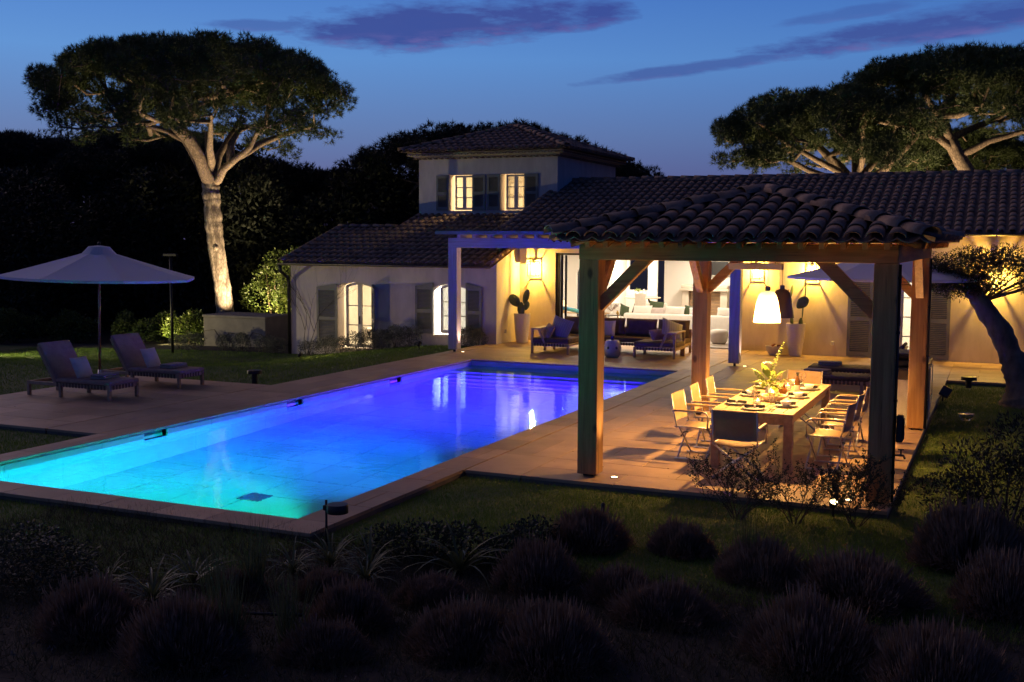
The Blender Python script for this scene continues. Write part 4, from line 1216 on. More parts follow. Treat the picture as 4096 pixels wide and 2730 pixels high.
towel(-14.98, 15.40, .346, 'folded grey towel on the nearer left lounger', R(8)); towel(-15.02, 17.28, .346, 'folded grey towel on the farther left lounger', R(-5))
towel(-3.30, 22.12, .346, 'folded grey towel on the lounger nearest the dining table', R(80)); towel(-3.28, 23.68, .346, 'folded grey towel on the lounger by the house wall', R(95))
cushion((-2.13, 22.15, .60), .46, .52, .16, (0, R(-46), 0), 'pale lilac head cushion on the lounger nearest the dining table', m_lilac)

# ================================================================== outdoor sofa in three modules
def outdoor_module(label, loc, rotz, W_, D_, arm, ncush=1, back=True):
    """seat W_ along x, D_ along y, front at y=0; arm: side frame at x=0 carrying a sloped slatted back"""
    t = thing('outdoor_sofa', label, 'sofa', loc, rotz, 'brown cushioned outdoor sofa modules')
    for x in (0, W_ - .06):
        for y in (0, D_ - .06): G().rbox(x, x + .06, y, y + .06, 0, .27, .005, 1).build('leg', m_teakg, t)
    for y in (.006, D_ - .05): G().rbox(.061, W_ - .061, y, y + .044, .20, .268, .005, 1).build('rail', m_teakg, t)
    for x in (.006, W_ - .05): G().rbox(x, x + .044, .061, D_ - .061, .20, .268, .005, 1).build('rail', m_teakg, t)
    bl = G().box(0, .045, -.004, 0, 0, .075).mesh('belt', m_brown)
    x = .09
    while x < W_ - .12: link('belt', bl, t, (x, .005, .195)); x += .078
    G().rbox(.01, W_ - .01, .0, D_, .271, .40, .04, 3).build('seat_cushion', m_brown, t, smooth=True)
    return t
sl_ = outdoor_module('left end of the brown outdoor sofa with slatted arm and striped pillows', (-11.15, 26.28, 0), 0, 1.05, .92, True)
sr_ = outdoor_module('right end of the brown outdoor sofa with slatted wooden arm facing the pool', (-8.45, 26.45, 0), 0, 1.08, .92, True)
def arm_frame(t, x0, x1, lean, D_):
    """slatted sloping arm: vertical posts at x0, inner leaning slats reach x1"""
    for y in (.0, D_ - .06): G().rbox(min(x0, x0 + .06), max(x0, x0 + .06), y, y + .06, .271, .615, .005, 1).build('arm_post', m_teakg, t)
    sg = 1 if x1 > x0 else -1
    G().rbox(min(x0 - .01, x1), max(x0 + .07, x1), -.01, D_ + .01, .616, .655, .006, 1).build('arm_top', m_teakg, t)
    y = .05
    while y < D_ - .03:
        G().bar((x1 + sg * .06 - sg * .03, y, .62), (x1 + sg * .16, y, .28), .03, .016).build('slat', m_teakg, t); y += .085
    for y in (.01, D_ - .03): G().bar((x1 - sg * .02, y, .62), (x1 + sg * .14, y, .27), .045, .05).build('arm_brace', m_teakg, t)
arm_frame(sl_, 0.0, .24, 1, .92); arm_frame(sr_, 1.02, .84, -1, .92)
sb_ = outdoor_module('back row of the brown outdoor sofa under two large dark cushions', (-11.0, 27.42, 0), 0, 3.55, .90, False)
G().rbox(.0, 3.55, .84, .90, .271, .62, .006, 1).build('back_rail', m_teakg, sb_)
for k, (x, w) in enumerate(((.05, .85), (.92, .85), (1.80, .85), (2.68, .85))):
    M = Matrix.Translation((x + w / 2, .74, .61)) @ Matrix.Rotation(R(76), 4, 'X')
    G().pillow(w, .50, .24, M, 12, 4.0, .02).build('back_cushion', m_brown, sb_, smooth=True)
m_stripe = bpy.data.materials.new('striped_linen'); m_stripe.use_nodes = True
t = m_stripe.node_tree; b_ = t.nodes['Principled BSDF']; b_.inputs['Roughness'].default_value = .9
wv = N(t, 'ShaderNodeTexWave'); wv.wave_type = 'BANDS'; wv.bands_direction = 'X'; wv.inputs['Scale'].default_value = 5.0; wv.inputs['Distortion'].default_value = .8
tcx = N(t, 'ShaderNodeTexCoord'); t.links.new(tcx.outputs['Object'], wv.inputs['Vector'])
t.links.new(ramp(t, wv.outputs[1], [(.2, (.30, .27, .25)), (.5, (.17, .15, .15)), (.8, (.36, .32, .28))]), b_.inputs['Base Color'])
cushion((-10.52, 26.78, .62), .62, .58, .18, (R(72), R(14), R(-12)), 'big striped linen pillow standing on the left sofa end', m_stripe)
cushion((-10.78, 26.60, .56), .50, .40, .17, (R(66), R(4), R(-48)), 'dark and tan bolster pillow against the left sofa arm', m_brown2)
cushion((-7.95, 26.85, .56), .52, .30, .24, (R(60), R(0), R(70)), 'rolled brown bolster against the right sofa arm', m_brown2)
cushion((-7.62, 27.05, .70), .58, .54, .17, (R(48), R(20), R(35)), 'striped pillow tilted on the right sofa arm', m_stripe)
cushion((-9.62, 27.86, .58), .44, .44, .14, (R(76), 0, R(4)), 'plain pale pillow in the middle of the back sofa row', m_lilac)
st_ = thing('garden_stool', 'round glazed ceramic stool with pierced sides in front of the sofa', 'stool', (-8.93, 26.28, 0))
G().lathe([(.001, .0), (.15, .0), (.19, .06), (.215, .2), (.2, .34), (.165, .42), (.155, .43), (.001, .435)], 30).build('body', mat('glazed_ceramic', (.34, .31, .32), (.42, .38, .38), rough=.25, coat=.4), st_, smooth=True)
for k in range(6):
    a = k * PI / 3 + .3; h_ = G().ball((0, 0, 0), .035, 10, 6, (1, .3, 1.3)).build('pierced_hole', m_black, st_); h_.location = (.205 * math.cos(a), .205 * math.sin(a), .24); h_.rotation_euler = (0, 0, a + PI / 2)
cd = thing('candle_jar', 'dark blue jar candle burning on the ceramic stool', 'candle', (-8.93, 26.28, .436))
G().lathe([(.05, 0), (.052, .09), (.046, .09), (.044, .05), (.001, .05)], 20).build('jar', mat('blue_glass', (.01, .012, .06), rough=.1), cd)
G().lathe([(.043, .051), (.001, .06)], 14).build('flame_glow', emitmat('candle_glow', (1, .5, .15), 6), cd)
# ================================================================== dining table
tb = thing('dining_table', 'long teak dining table laid for dinner under the pergola', 'table', (-2.885, 15.58, 0))
TWd, TLn = 1.05, 3.26
pk_ = TWd / 7
for k in range(7):
    x0 = -TWd / 2 + k * pk_
    G().rbox(x0 + .004, x0 + pk_ - .004, -TLn / 2 + .121, TLn / 2 - .121, .705, .75, .004, 1).build('plank', m_teak, tb)
for y in (-TLn / 2, TLn / 2 - .113): G().rbox(-TWd / 2, TWd / 2, y, y + .113, .704, .751, .005, 1).build('end_board', m_teak, tb)
for sx_ in (-1, 1):
    for sy_ in (-1, 1):
        cx, cy = sx_ * (TWd / 2 - .065), sy_ * (TLn / 2 - .065)
        G().rbox(cx - .055, cx + .055, cy - .055, cy + .055, 0, .703, .006, 1).build('leg', m_teak, tb)
for sx_ in (-1, 1): G().rbox(sx_ * .46 - .02, sx_ * .46 + .02, -TLn / 2 + .121, TLn / 2 - .121, .60, .703, .004, 1).build('apron', m_teak, tb)
for sy_ in (-1, 1): G().rbox(-.40, .40, sy_ * 1.56 - .02, sy_ * 1.56 + .02, .60, .703, .004, 1).build('apron', m_teak, tb)

# ------------------------------------------------------------------ folding director chairs
def chair():
    t = thing('folding_chair', '', 'chair', (0, 0, 0), 0, 'folding armchairs round the dining table')
    w = .27; d = .21
    # sling seat, sagging between the rails
    g = G(); v = []; f = []
    for i in range(9):
        x = -w + 2 * w * i / 8; z = .445 - .035 * (1 - (x / w) ** 2)
        for y in (-d, d): v += [(x, y, z), (x, y, z - .006)]
    for i in range(8):
        a = i * 4; f += [(a, a + 4, a + 6, a + 2), (a + 1, a + 3, a + 7, a + 5), (a, a + 1, a + 5, a + 4), (a + 2, a + 6, a + 7, a + 3)]
    g.add(v, f); g.build('seat', m_sling, t, smooth=True)
    g = G(); v = []; f = []
    for j, (z, yb) in enumerate(((.50, -.225), (.62, -.245), (.74, -.268), (.86, -.292))):
        for i in range(9):
            x = -w - .012 + 2 * (w + .012) * i / 8; y = yb - .03 * (1 - (x / w) ** 2)
            v.append((x, y, z))
    for j in range(3):
        for i in range(8): f.append((j * 9 + i, j * 9 + i + 1, (j + 1) * 9 + i + 1, (j + 1) * 9 + i))
    n = len(v); v += [(x, y - .008, z) for (x, y, z) in v]
    f += [tuple(q + n for q in p[::-1]) for p in f]
    for j in range(3):
        for i in (0, 8): f.append((j * 9 + i, (j + 1) * 9 + i, (j + 1) * 9 + i + n, j * 9 + i + n))
    for i in range(8): f.append((27 + i, 28 + i, 28 + i + n, 27 + i + n)); f.append((i, i + 1, i + 1 + n, i + n))
    g.add(v, f); g.build('backrest', m_sling, t, smooth=True)
    for sx_ in (-1, 1):
        x = sx_ * w
        G().tube([(x, -d - .03, .44), (x, d + .03, .44)], .011, 8).build('seat_rail', m_alu, t, smooth=True)
        G().tube([(x, -.205, .42), (x, -.225, .50), (x, -.30, .87)], .011, 8).build('back_post', m_alu, t, smooth=True)
        xo = sx_ * (w + .02)
        G().tube([(xo, d, .41), (xo, d + .01, .60), (xo, d - .02, .645), (xo, d - .06, .652), (xo, -.26, .652)], .0105, 8).build('arm_tube', m_alu, t, smooth=True)
        G().rbox(xo - .019, xo + .019, -.25, d - .05, .661, .672, .004, 1).build('armrest', m_teak, t)
        G().rbox(xo - .014, xo + .014, -.275, -.235, .63, .67, .004, 1).build('arm_joint', m_china, t)
        G().tube([(x * 1.0, -d - .02, .014), (x * 1.0, d + .02, .014)], .011, 8).build('foot_bar', m_alu, t, smooth=True)
    for y in (-d + .015, d - .015):
        G().tube([(-w, y, .43), (w, y, .02)], .012, 8).build('leg', m_alu, t, smooth=True)
        G().tube([(w, y + .024, .43), (-w, y + .024, .02)], .012, 8).build('leg', m_alu, t, smooth=True)
    for sx_ in (-1, 1): G().bar((sx_ * .16, -d + .03, .30), (0, -d + .03, .335), .018, .012).build('folding_stay', m_black, t)
    return t
CH = [((-2.93, 13.50), 0, 'folding chair at the near table end with its back to the lawn'),
      ((-3.72, 14.55), -90, 'folding chair on the pool side of the table, nearest the lawn'),
      ((-3.72, 15.45), -90, 'folding chair on the pool side of the table, middle of three'),
      ((-3.72, 16.35), -90, 'folding chair on the pool side of the table, farthest from the lawn'),
      ((-2.02, 14.62), 90, 'folding chair on the olive tree side of the table, nearest the lawn'),
      ((-2.02, 15.55), 90, 'folding chair on the olive tree side of the table, middle of three'),
      ((-2.02, 16.48), 90, 'folding chair on the olive tree side of the table, nearest the house'),
      ((-2.88, 17.62), 180, 'folding chair at the far table end facing the lawn')]
c0 = chair()
for i, ((x, y), a, lab) in enumerate(CH):
    if i == 0:
        c0.location = (x, y, 0); c0.rotation_euler = (0, 0, R(a)); c0['label'] = lab
    else: dup(c0, (x, y, 0), R(a + random.uniform(-4, 4)), lab)

# ------------------------------------------------------------------ pendants
m_shade = translucentmat('white_shade', (0.85, 0.80, 0.70), 0.15, (0.95, 0.84, 0.66))
m_shadei = mat('shade_inside', (0.75, 0.7, 0.6), rough=.6)
m_shadeo = mat('brown_shade', (0.085, 0.068, 0.062), rough=.25, coat=.3)
def pendant(x, y, z, label, dark, p):
    t = thing('pendant_lamp', label, 'pendant lamp', (x, y, z))
    pr_ = [(.178, 0), (.170, .08), (.155, .18), (.138, .28), (.115, .36), (.085, .405), (.04, .42)]
    g = G(); n = 36; v = []; f = []
    for (r_, z_) in pr_:
        for k in range(n): a = 2 * PI * k / n; v.append((r_ * math.cos(a), r_ * math.sin(a), z_))
    for i in range(len(pr_) - 1):
        for k in range(n): f.append((i * n + k, i * n + (k + 1) % n, (i + 1) * n + (k + 1) % n, (i + 1) * n + k))
    g.add(v, f); g.build('shade', m_shadeo if dark else m_shade, t, smooth=True)
    if dark:
        g2 = G(); g2.add([(a * .97, b * .97, c - .004 if c > .01 else c) for a, b, c in v], f); g2.build('shade_lining', m_shadei, t, smooth=True)
    G().lathe([(.035, .41), (.035, .47), (.02, .48)], 16).build('cap', m_chrome, t)
    G().tube([(0, 0, .47), (0, 0, 3.40 - z)], .004, 6).build('cord', m_dark if dark else m_alu, t)
    b = G().ball((0, 0, .20), .045, 14, 8); b.build('bulb', emitmat('pendant_bulb', (1, .75, .42), 25), t, smooth=True)
    lamp('pendant_light', 'POINT', (0, 0, .10), p, (1.0, .52, .14), t, radius=.05)
pendant(-2.90, 14.9, 1.83, 'glowing white bell pendant lamp over the dining table', False, 540)
pendant(-3.00, 16.5, 1.79, 'brown bell pendant lamp behind the white one over the dining table', True, 450)

# ------------------------------------------------------------------ table setting
def glass(name, loc, label, h=.2, r=.038, stem=True, grp=None):
    t = thing(name, label, 'glass', loc, 0, grp)
    if stem:
        G().lathe([(.034, 0), (.034, .003), (.005, .008), (.004, h * .45)], 14).build('stem', m_glass, t, smooth=True)
        pr_ = [(.006, h * .45), (r * .8, h * .55), (r, h * .68), (r * .8, h), (r * .76, h), (r * .95, h * .68), (r * .74, h * .56), (.002, h * .47)]
        G().lathe(pr_, 18).build('bowl', m_glass, t, smooth=True)
    else:
        G().lathe([(r * .8, 0), (r, h), (r * .93, h), (r * .75, .012), (.001, .012)], 16).build('tumbler', m_glass, t, smooth=True)
    return t
seat = [(-3.20, 14.55, 'pool side near'), (-3.20, 15.45, 'pool side middle'), (-3.20, 16.35, 'pool side far'), (-2.57, 14.62, 'olive side near'),
        (-2.57, 15.55, 'olive side middle'), (-2.57, 16.48, 'olive side far'), (-2.90, 14.17, 'near end'), (-2.88, 16.98, 'far end')]
for i, (x, y, nm) in enumerate(seat):
    zt_ = .7515
    t = thing('place_setting', 'white plate on a dark slate charger at the %s seat of the table' % nm, 'plate', (x, y, zt_))
    G().lathe([(.001, .0), (.165, 0), (.165, .006), (.001, .007)], 30).build('charger', m_slate, t)
    G().lathe([(.001, .008), (.09, .008), (.14, .02), (.142, .024), (.09, .014), (.001, .013)], 30).build('plate', m_china, t, smooth=True)
    if i not in (0, 6):
        b = thing('soup_bowl', 'small white bowl on the plate at the %s seat' % nm, 'bowl', (x, y, zt_ + .0135))
        G().lathe([(.001, .0), (.035, 0), (.062, .03), (.075, .06), (.070, .06), (.055, .028), (.001, .012)], 26).build('shell', m_china, b, smooth=True)
    sx_ = -1 if x < -2.89 else 1
    nk = thing('napkin', 'rolled charcoal napkin with pale ring at the %s seat' % nm, 'napkin', (x + (0 if i in (0, 6) else -.02), y + (.0 if i in (0,) else .085) - (.02 if i == 6 else 0), zt_ + .036), R(random.uniform(-12, 12)) + (0 if i < 6 else .1))
    G().tube([(-.13, 0, 0), (-.05, 0, .003), (.05, 0, .003), (.13, 0, 0)], [.022, .020, .020, .022], 10).build('roll', m_napk, nk, smooth=True)
    G().lathe([(.024, -.012), (.024, .012)], 14).build('ring', m_china, nk).rotation_euler = (0, R(90), 0)
    kn = thing('knife', 'steel knife beside the plate at the %s seat' % nm, 'cutlery', (x + (0 if i < 6 else .20), y - (.19 if i < 6 else 0), zt_), R(0 if i < 6 else 90))
    G().rbox(-.10, .02, -.008, .008, 0, .003, .001, 1).build('blade', m_chrome, kn); G().rbox(.02, .11, -.007, .007, 0, .006, .002, 1).build('handle', m_dark, kn)
    if i not in (7,):
        glass('wine_glass', (x - sx_ * .21, y + .13, zt_), 'tall wine glass by the %s seat' % nm)
        glass('water_glass', (x - sx_ * .17, y + .24, zt_), 'shorter stemmed glass by the %s seat' % nm, .165, .034)
glass('wine_glass', (-2.70, 16.72, .7515), 'spare tall wine glass near the wine bottle', .21); glass('wine_glass', (-2.80, 16.80, .7515), 'spare wine glass behind the tall flowers', .21)
bt = thing('wine_bottle', 'amber wine bottle with pale label on the dining table', 'bottle', (-2.66, 15.98, .7515))
m_amber = mat('amber_glass', (0.16, 0.075, 0.008), rough=.08, spec=.8, coat=.5)
G().lathe([(.001, 0), (.037, .0), (.038, .17), (.030, .205), (.015, .235), (.0145, .30), (.001, .30)], 22).build('body', m_amber, bt, smooth=True)
G().lathe([(.039, .04), (.039, .12)], 22).build('label', m_cream, bt); G().lathe([(.016, .255), (.016, .302), (.001, .303)], 14).build('capsule', m_black, bt)
bb = thing('serving_board', 'wooden board under the round amber jug on the table', 'board', (-2.84, 15.62, .7515)); G().rbox(-.12, .12, -.19, .19, 0, .02, .008, 2).build('plate', m_teak, bb); G().rbox(-.02, .02, .19, .28, .003, .018, .004, 1).build('handle', m_teak, bb)
jg = thing('amber_jug', 'round amber glass jug standing on the serving board', 'jug', (-2.80, 15.66, .772)); G().lathe([(.001, 0), (.035, 0), (.062, .035), (.06, .07), (.03, .10), (.024, .11), (.03, .125)], 24).build('body', mat('amber_jug_glass', (.30, .11, .015), rough=.1, coat=.5), jg, smooth=True)
G().lathe([(.026, .12), (.02, .14), (.001, .145)], 14).build('stopper', m_teak, jg)
sbw = thing('salad_bowl', 'wide pale serving bowl with salad in the table centre', 'bowl', (-2.82, 15.05, .7515)); G().lathe([(.001, 0), (.10, 0), (.17, .06), (.185, .085), (.175, .085), (.15, .05), (.001, .03)], 30).build('shell', m_pot, sbw, smooth=True)
m_sal = leafmat('salad', (.10, .16, .03), (.22, .28, .06), .3)
g = G()
for k in range(70):
    a = random.uniform(0, 6.28); r_ = .13 * math.sqrt(random.random()); c_ = Vector((r_ * math.cos(a), r_ * math.sin(a), .06 + .03 * random.random())); d_ = Vector((random.uniform(-1, 1), random.uniform(-1, 1), random.uniform(-.3, .6))).normalized() * .035; e_ = d_.orthogonal().normalized() * .018
    g.add([c_ - d_, c_ + e_, c_ + d_, c_ - e_], [(0, 1, 2, 3)])
g.build('salad_leaves', m_sal, sbw)
m_flame = emitmat('candle_flame', (1, .62, .22), 30)
m_wax = mat('candle_wax', (.8, .72, .55), rough=.5, emit=(1, .6, .2), estr=.8)
for (x, y, h_, lab, p) in ((-2.86, 15.28, .11, 'thick lit candle in a glass hurricane in the table centre', 5), (-2.96, 14.72, .05, 'small lit tea light near the white plates', 2), (-2.84, 16.25, .09, 'lit candle in glass at the far half of the table', 4)):
    t = thing('table_candle', lab, 'candle', (x, y, .7515))
    G().lathe([(.045, 0), (.06, h_ * .8), (.055, h_ + .08), (.052, h_ + .08), (.056, h_ * .8), (.001, .008)], 20).build('holder', m_glass, t, smooth=True)
    G().lathe([(.001, .009), (.035, .009), (.035, h_ * .8), (.001, h_ * .8)], 16).build('wax', m_wax, t); G().ball((0, 0, h_ * .8 + .018), .008, 8, 6, (1, 1, 2)).build('flame', m_flame, t)
    lamp('candle_light', 'POINT', (0, 0, h_ * .8 + .03), p, (1, .55, .18), t, radius=.012)
# flowers
fl = thing('flower_arrangement', 'tall bright green leaf arrangement with a white bloom in the table centre', 'flowers', (-2.93, 15.35, .7515))
G().lathe([(.001, 0), (.05, 0), (.065, .07), (.05, .15), (.055, .17)], 22).build('vase', m_china, fl, smooth=True)
m_bigleaf = leafmat('philodendron_leaf', (.16, .22, .03), (.28, .34, .05), .4, .35, 6)
m_sprig = leafmat('sprig_leaf', (.12, .16, .04), (.24, .28, .09), .4, .45, 9)
def bigleaf(base, tip, w, nm='leaf', m=m_bigleaf):
    b_ = Vector(base); t_ = Vector(tip); d_ = t_ - b_; L_ = d_.length; d_.normalize(); s_ = d_.cross(Vector((0, 0, 1))); s_ = s_.normalized() if s_.length > .05 else Vector((1, 0, 0)); u_ = s_.cross(d_)
    v = []; f = []
    for i in range(9):
        q = i / 8; hw = w * math.sin(PI * min(1, q * 1.02) ** .75) if 0 < i < 8 else .003
        c_ = b_ + d_ * L_ * q - Vector((0, 0, .25 * L_ * q * q))
        v += [c_ - s_ * hw + u_ * hw * .25, c_, c_ + s_ * hw + u_ * hw * .25]
    for i in range(8): f += [(i * 3, i * 3 + 1, i * 3 + 4, i * 3 + 3), (i * 3 + 1, i * 3 + 2, i * 3 + 5, i * 3 + 4)]
    G().add(v, f).build(nm, m, fl, smooth=True)
for (tip, w) in (((-.26, -.05, .48), .075), ((-.14, .10, .54), .07), ((.22, .05, .46), .06), ((-.20, -.12, .26), .075), ((.10, -.16, .30), .085), ((.20, -.10, .22), .06), ((-.06, -.20, .20), .07), ((-.30, .02, .24), .05), ((.02, .2, .42), .07), ((.14, -.18, .14), .06)):
    bigleaf((tip[0] * .25, tip[1] * .25, .14 + tip[2] * .25), tip, w)
g = G(); g.tube([(0, 0, .15), (.03, 0, .4), (.10, .02, .62), (.20, .03, .80)], [.005, .004, .003, .002], 6)
for i in range(46):
    q = i / 46; c_ = Vector((.03 + .16 * q ** 1.2, .02 * q, .36 + .44 * q)); a = i * 2.4; d_ = Vector((math.cos(a), math.sin(a), .5)).normalized() * (.05 - .025 * q); e_ = d_.orthogonal().normalized() * .012
    g.add([c_, c_ + d_ * .5 + e_, c_ + d_, c_ + d_ * .5 - e_], [(0, 1, 2, 3)])
g.build('sprig', m_sprig, fl)
for k in range(9):
    a = k * .7 + .2; g = G(); tip = Vector((.22 * math.cos(a), .22 * math.sin(a), .26 + .12 * math.sin(k * 2.1)))
    g.tube([(0, 0, .15), tuple(tip * .6 + Vector((0, 0, .1))), tuple(tip)], [.004, .003, .002], 5)
    for i in range(26):
        q = .35 + .65 * i / 26; c_ = tip * q + Vector((0, 0, .1 * (1 - q))); b2 = i * 2.4; d_ = Vector((math.cos(b2), math.sin(b2), .3)).normalized() * .045; e_ = d_.orthogonal().normalized() * .011
        g.add([c_, c_ + d_ * .5 + e_, c_ + d_, c_ + d_ * .5 - e_], [(0, 1, 2, 3)])
    g.build('sprig', m_sprig, fl)
g = G()
for k in range(14):
    a = k * 2.4; r_ = .02 + .045 * k / 14; d_ = Vector((math.cos(a) * r_ * 1.5, math.sin(a) * r_ * 1.5, .06 - r_ * .5)); e_ = Vector((-math.sin(a), math.cos(a), 0)) * .022
    g.add([(0, 0, 0), d_ * .6 + e_, d_, d_ * .6 - e_], [(0, 1, 2, 3)])
o = g.build('bloom', m_china, fl); o.location = (-.03, -.04, .46)

# ================================================================== outdoor kitchen behind the rear right post
kt = thing('outdoor_kitchen', 'rendered outdoor kitchen counter with black grill behind the orange lit post', 'kitchen', (-1.84, 18.46, 0))
m_ren = mat('rough_render', (.50, .49, .46), (.62, .61, .58), rough=.95, scale=6, bump=.8, bscale=60, coord='World')
G().rbox(0, .70, 0, 2.1, 0, .74, .01, 1).build('body', m_ren, kt); G().rbox(-.02, .72, -.02, 2.12, .741, .90, .008, 1).build('worktop', mat('dark_stone', (.05, .045, .04), (.08, .07, .06), rough=.35), kt)
G().rbox(.06, .64, .3, 1.2, .901, 1.02, .03, 2).build('grill', m_black, kt); G().rbox(.08, .62, .32, 1.18, 1.021, 1.12, .05, 3).build('grill_hood', m_black, kt)
g = G()
for y in (.1, .75): g.bar((.80, y, .42), (.80, y, .92), .014); g.bar((.72, y, .92), (.80, y, .92), .014); g.bar((.72, y, .42), (.80, y, .42), .014)
g.bar((.80, .1, .92), (.80, .75, .92), .014); g.bar((.80, .1, .42), (.80, .75, .42), .014); g.bar((.80, .1, .1), (.80, .75, .42), .012); g.build('folding_shelf', m_alu, kt)
G().rbox(.721, .755, .08, .80, .05, .88, .006, 1).build('side_panel', m_black, kt)

# ================================================================== garden lamps and small things on the lawn
def bollard(x, y, z, label, h=.22, r=.15, p=0):
    t = thing('garden_lamp', label, 'garden lamp', (x, y, z))
    G().lathe([(.001, h - .06), (r, h - .06), (r, h), (r - .01, h + .01), (.001, h + .012)], 26).build('head', m_dark, t, auto=40)
    G().lathe([(.06, 0), (.06, h - .061)], 14).build('stem', m_dark, t); G().lathe([(r * .6, h - .062), (.001, h - .062)], 16).build('lens', m_china, t)
bollard(-.62, 24.35, -.05, 'low round garden lamp on the grass near the olive tree'); bollard(-13.95, 18.45, -.08, 'low round garden lamp on the grass beside the farther left lounger', .30)
pl_ = thing('path_lamp', 'dark path lamp with round flat head by the pool corner', 'garden lamp', (-5.71, 8.6, -.09))
G().tube([(0, 0, 0), (0, 0, .57)], .012, 10).build('pole', m_dark, pl_, smooth=True); hd = G().lathe([(.001, 0), (.098, 0), (.10, .01), (.10, .075), (.095, .082), (.001, .085)], 28).build('head', m_dark, pl_, auto=40); hd.location = (.125, 0, .46)
G().rbox(-.03, .03, -.018, .018, .47, .52, .006, 1).build('clamp', m_dark, pl_); G().lathe([(.085, -.001), (.001, -.001)], 20).build('lens', m_china, hd)
sp2 = thing('spike_lamp', 'short dark marker stake standing in the lawn before the lavender', 'garden lamp', (-3.66, 10.5, -.09)); G().tube([(0, 0, 0), (.01, 0, .22), (.015, 0, .33), (.015, 0, .345)], [.012, .014, .022, .012], 10).build('stake', m_dark, sp2, smooth=True); G().lathe([(.02, .2), (.024, .22), (.02, .23)], 12).build('collar', m_dark, sp2)
fs = thing('flood_spot', 'small black spotlight tilted on the edge of the right lawn', 'spotlight', (-1.0, 22.1, -.05)); h_ = G().rbox(-.09, .09, -.05, .05, .0, .19, .015, 2).build('housing', m_black, fs); h_.location = (0, 0, .09); h_.rotation_euler = (R(-18), R(28), 0); G().tube([(0, 0, 0), (0, 0, .14)], .012, 8).build('stake', m_black, fs)
gb = thing('glass_bowl', 'clear glass bowl left on the dark right lawn', 'bowl', (-.52, 19.75, -.04)); G().lathe([(.001, .005), (.06, 0), (.11, .06), (.125, .11), (.118, .11), (.104, .06), (.05, .012)], 24).build('shell', m_glass, gb, smooth=True); G().lathe([(.124, .108), (.127, .112), (.122, .116), (.118, .111)], 24).build('rim', m_chrome, gb, smooth=True)
lp = thing('lamp_post', 'thin black lamp post standing among the dark shrubs on the left', 'lamp post', (-23.5, 27.0, -.85)); G().tube([(0, 0, 0), (0, 0, 3.2)], .045, 10).build('pole', m_dark, lp, smooth=True)
g = G(); g.rbox(-.25, .25, -.06, .06, 3.2, 3.28, .01, 1); g.build('head', m_dark, lp)
# ================================================================== inside the living room
m_fp = mat('fireplace_stone', (.62, .54, .44), (.70, .62, .52), rough=.85, scale=3, bump=.1)
wsf = thing('long_sofa', 'long white linen sofa seen from behind inside the living room', 'sofa', (-11.0, 33.35, 0))
G().rbox(0, 2.25, 0, .26, .10, .64, .07, 3).build('back', m_cream, wsf, smooth=True); G().rbox(2.26, 4.55, 0, .26, .10, .64, .07, 3).build('back', m_cream, wsf, smooth=True)
G().rbox(0.02, 4.53, .27, 1.0, .10, .42, .06, 3).build('seat', m_cream, wsf, smooth=True)
for x in (.1, 2.2, 4.4): G().rbox(x, x + .06, .05, .11, 0, .099, .004, 1).build('foot', m_dark, wsf)
for k, (x, w, lab) in enumerate(((-10.45, .62, 'leftmost white bolster on the long white sofa'), (-9.95, .45, 'small beige pillow between the left white bolsters'), (-9.4, .62, 'second white bolster from the left on the long sofa'), (-8.65, .60, 'third white bolster on the long sofa'), (-7.75, .66, 'white bolster at the right end of the long sofa'), (-7.25, .45, 'patterned pale pillow at the far right of the long sofa'))):
    cushion((x, 33.62, .72 - (.05 if k in (1, 5) else 0)), w, .34, .2, (R(62), R(random.uniform(-5, 5)), 0), lab, m_cream if k != 1 else m_lilac)
cushion((-8.95, 33.75, .70), .42, .42, .14, (R(66), R(8), 0), 'dark green pillow between the bolsters on the white sofa', m_green)
def pouf(x, y, r_, h_, lab, m):
    t = thing('pouf', lab, 'pouf', (x, y, 0)); G().lathe([(.001, 0), (r_ * .62, 0), (r_ * .8, h_ * .12), (r_, h_ * .55), (r_ * .95, h_ * .8), (r_ * .74, h_), (.001, h_ + .005)], 28).build('body', m, t, smooth=True)
    G().lathe([(r_ * .62, 0.002), (r_ * .64, .012)], 20).build('piping', m, t)
pouf(-7.42, 31.2, .27, .40, 'smooth round cream pouf in front of the sofa back', m_cream)
m_weave = mat('woven_rope', (.45, .40, .33), (.62, .56, .47), rough=.95, scale=25, bump=1.0, bscale=60)
pouf(-7.02, 31.75, .27, .42, 'woven rope pouf beside the right veranda post', m_weave)
def armchair(x, y, rz, lab):
    t = thing('armchair', lab, 'armchair', (x, y, 0), rz)
    G().rbox(-.33, .33, -.3, .32, .24, .42, .05, 3).build('seat', m_cream, t, smooth=True); G().rbox(-.33, .33, .28, .42, .3, .92, .05, 3, Matrix.Rotation(R(-8), 4, 'X')).build('back', m_cream, t, smooth=True)
    for sx_ in (-1, 1):
        G().rbox(sx_ * .36 - .02, sx_ * .36 + .02, -.32, .36, .52, .56, .01, 1).build('arm', m_teak, t)
        for y_ in (-.28, .32): G().bar((sx_ * .36, y_, 0), (sx_ * .36, y_, .52), .035).build('leg', m_teak, t)
armchair(-10.42, 34.9, R(8), 'cream armchair with a green cushion behind the white sofa'); armchair(-11.5, 34.6, R(60), 'cream armchair at the left end of the white sofa')
cushion((-10.42, 35.02, .72), .48, .46, .15, (R(70), R(5), R(8)), 'green velvet cushion on the armchair behind the sofa', m_green); cushion((-11.35, 34.55, .62), .42, .42, .14, (R(75), R(20), R(60)), 'green cushion on the armchair left of the sofa', m_green)
sd_ = thing('side_table', 'thin black side table with books and vase left of the white sofa', 'side table', (-11.28, 33.2, 0))
g = G()
for x in (-.2, .2):
    for y in (-.18, .18): g.bar((x, y, 0), (x, y, .56), .016)
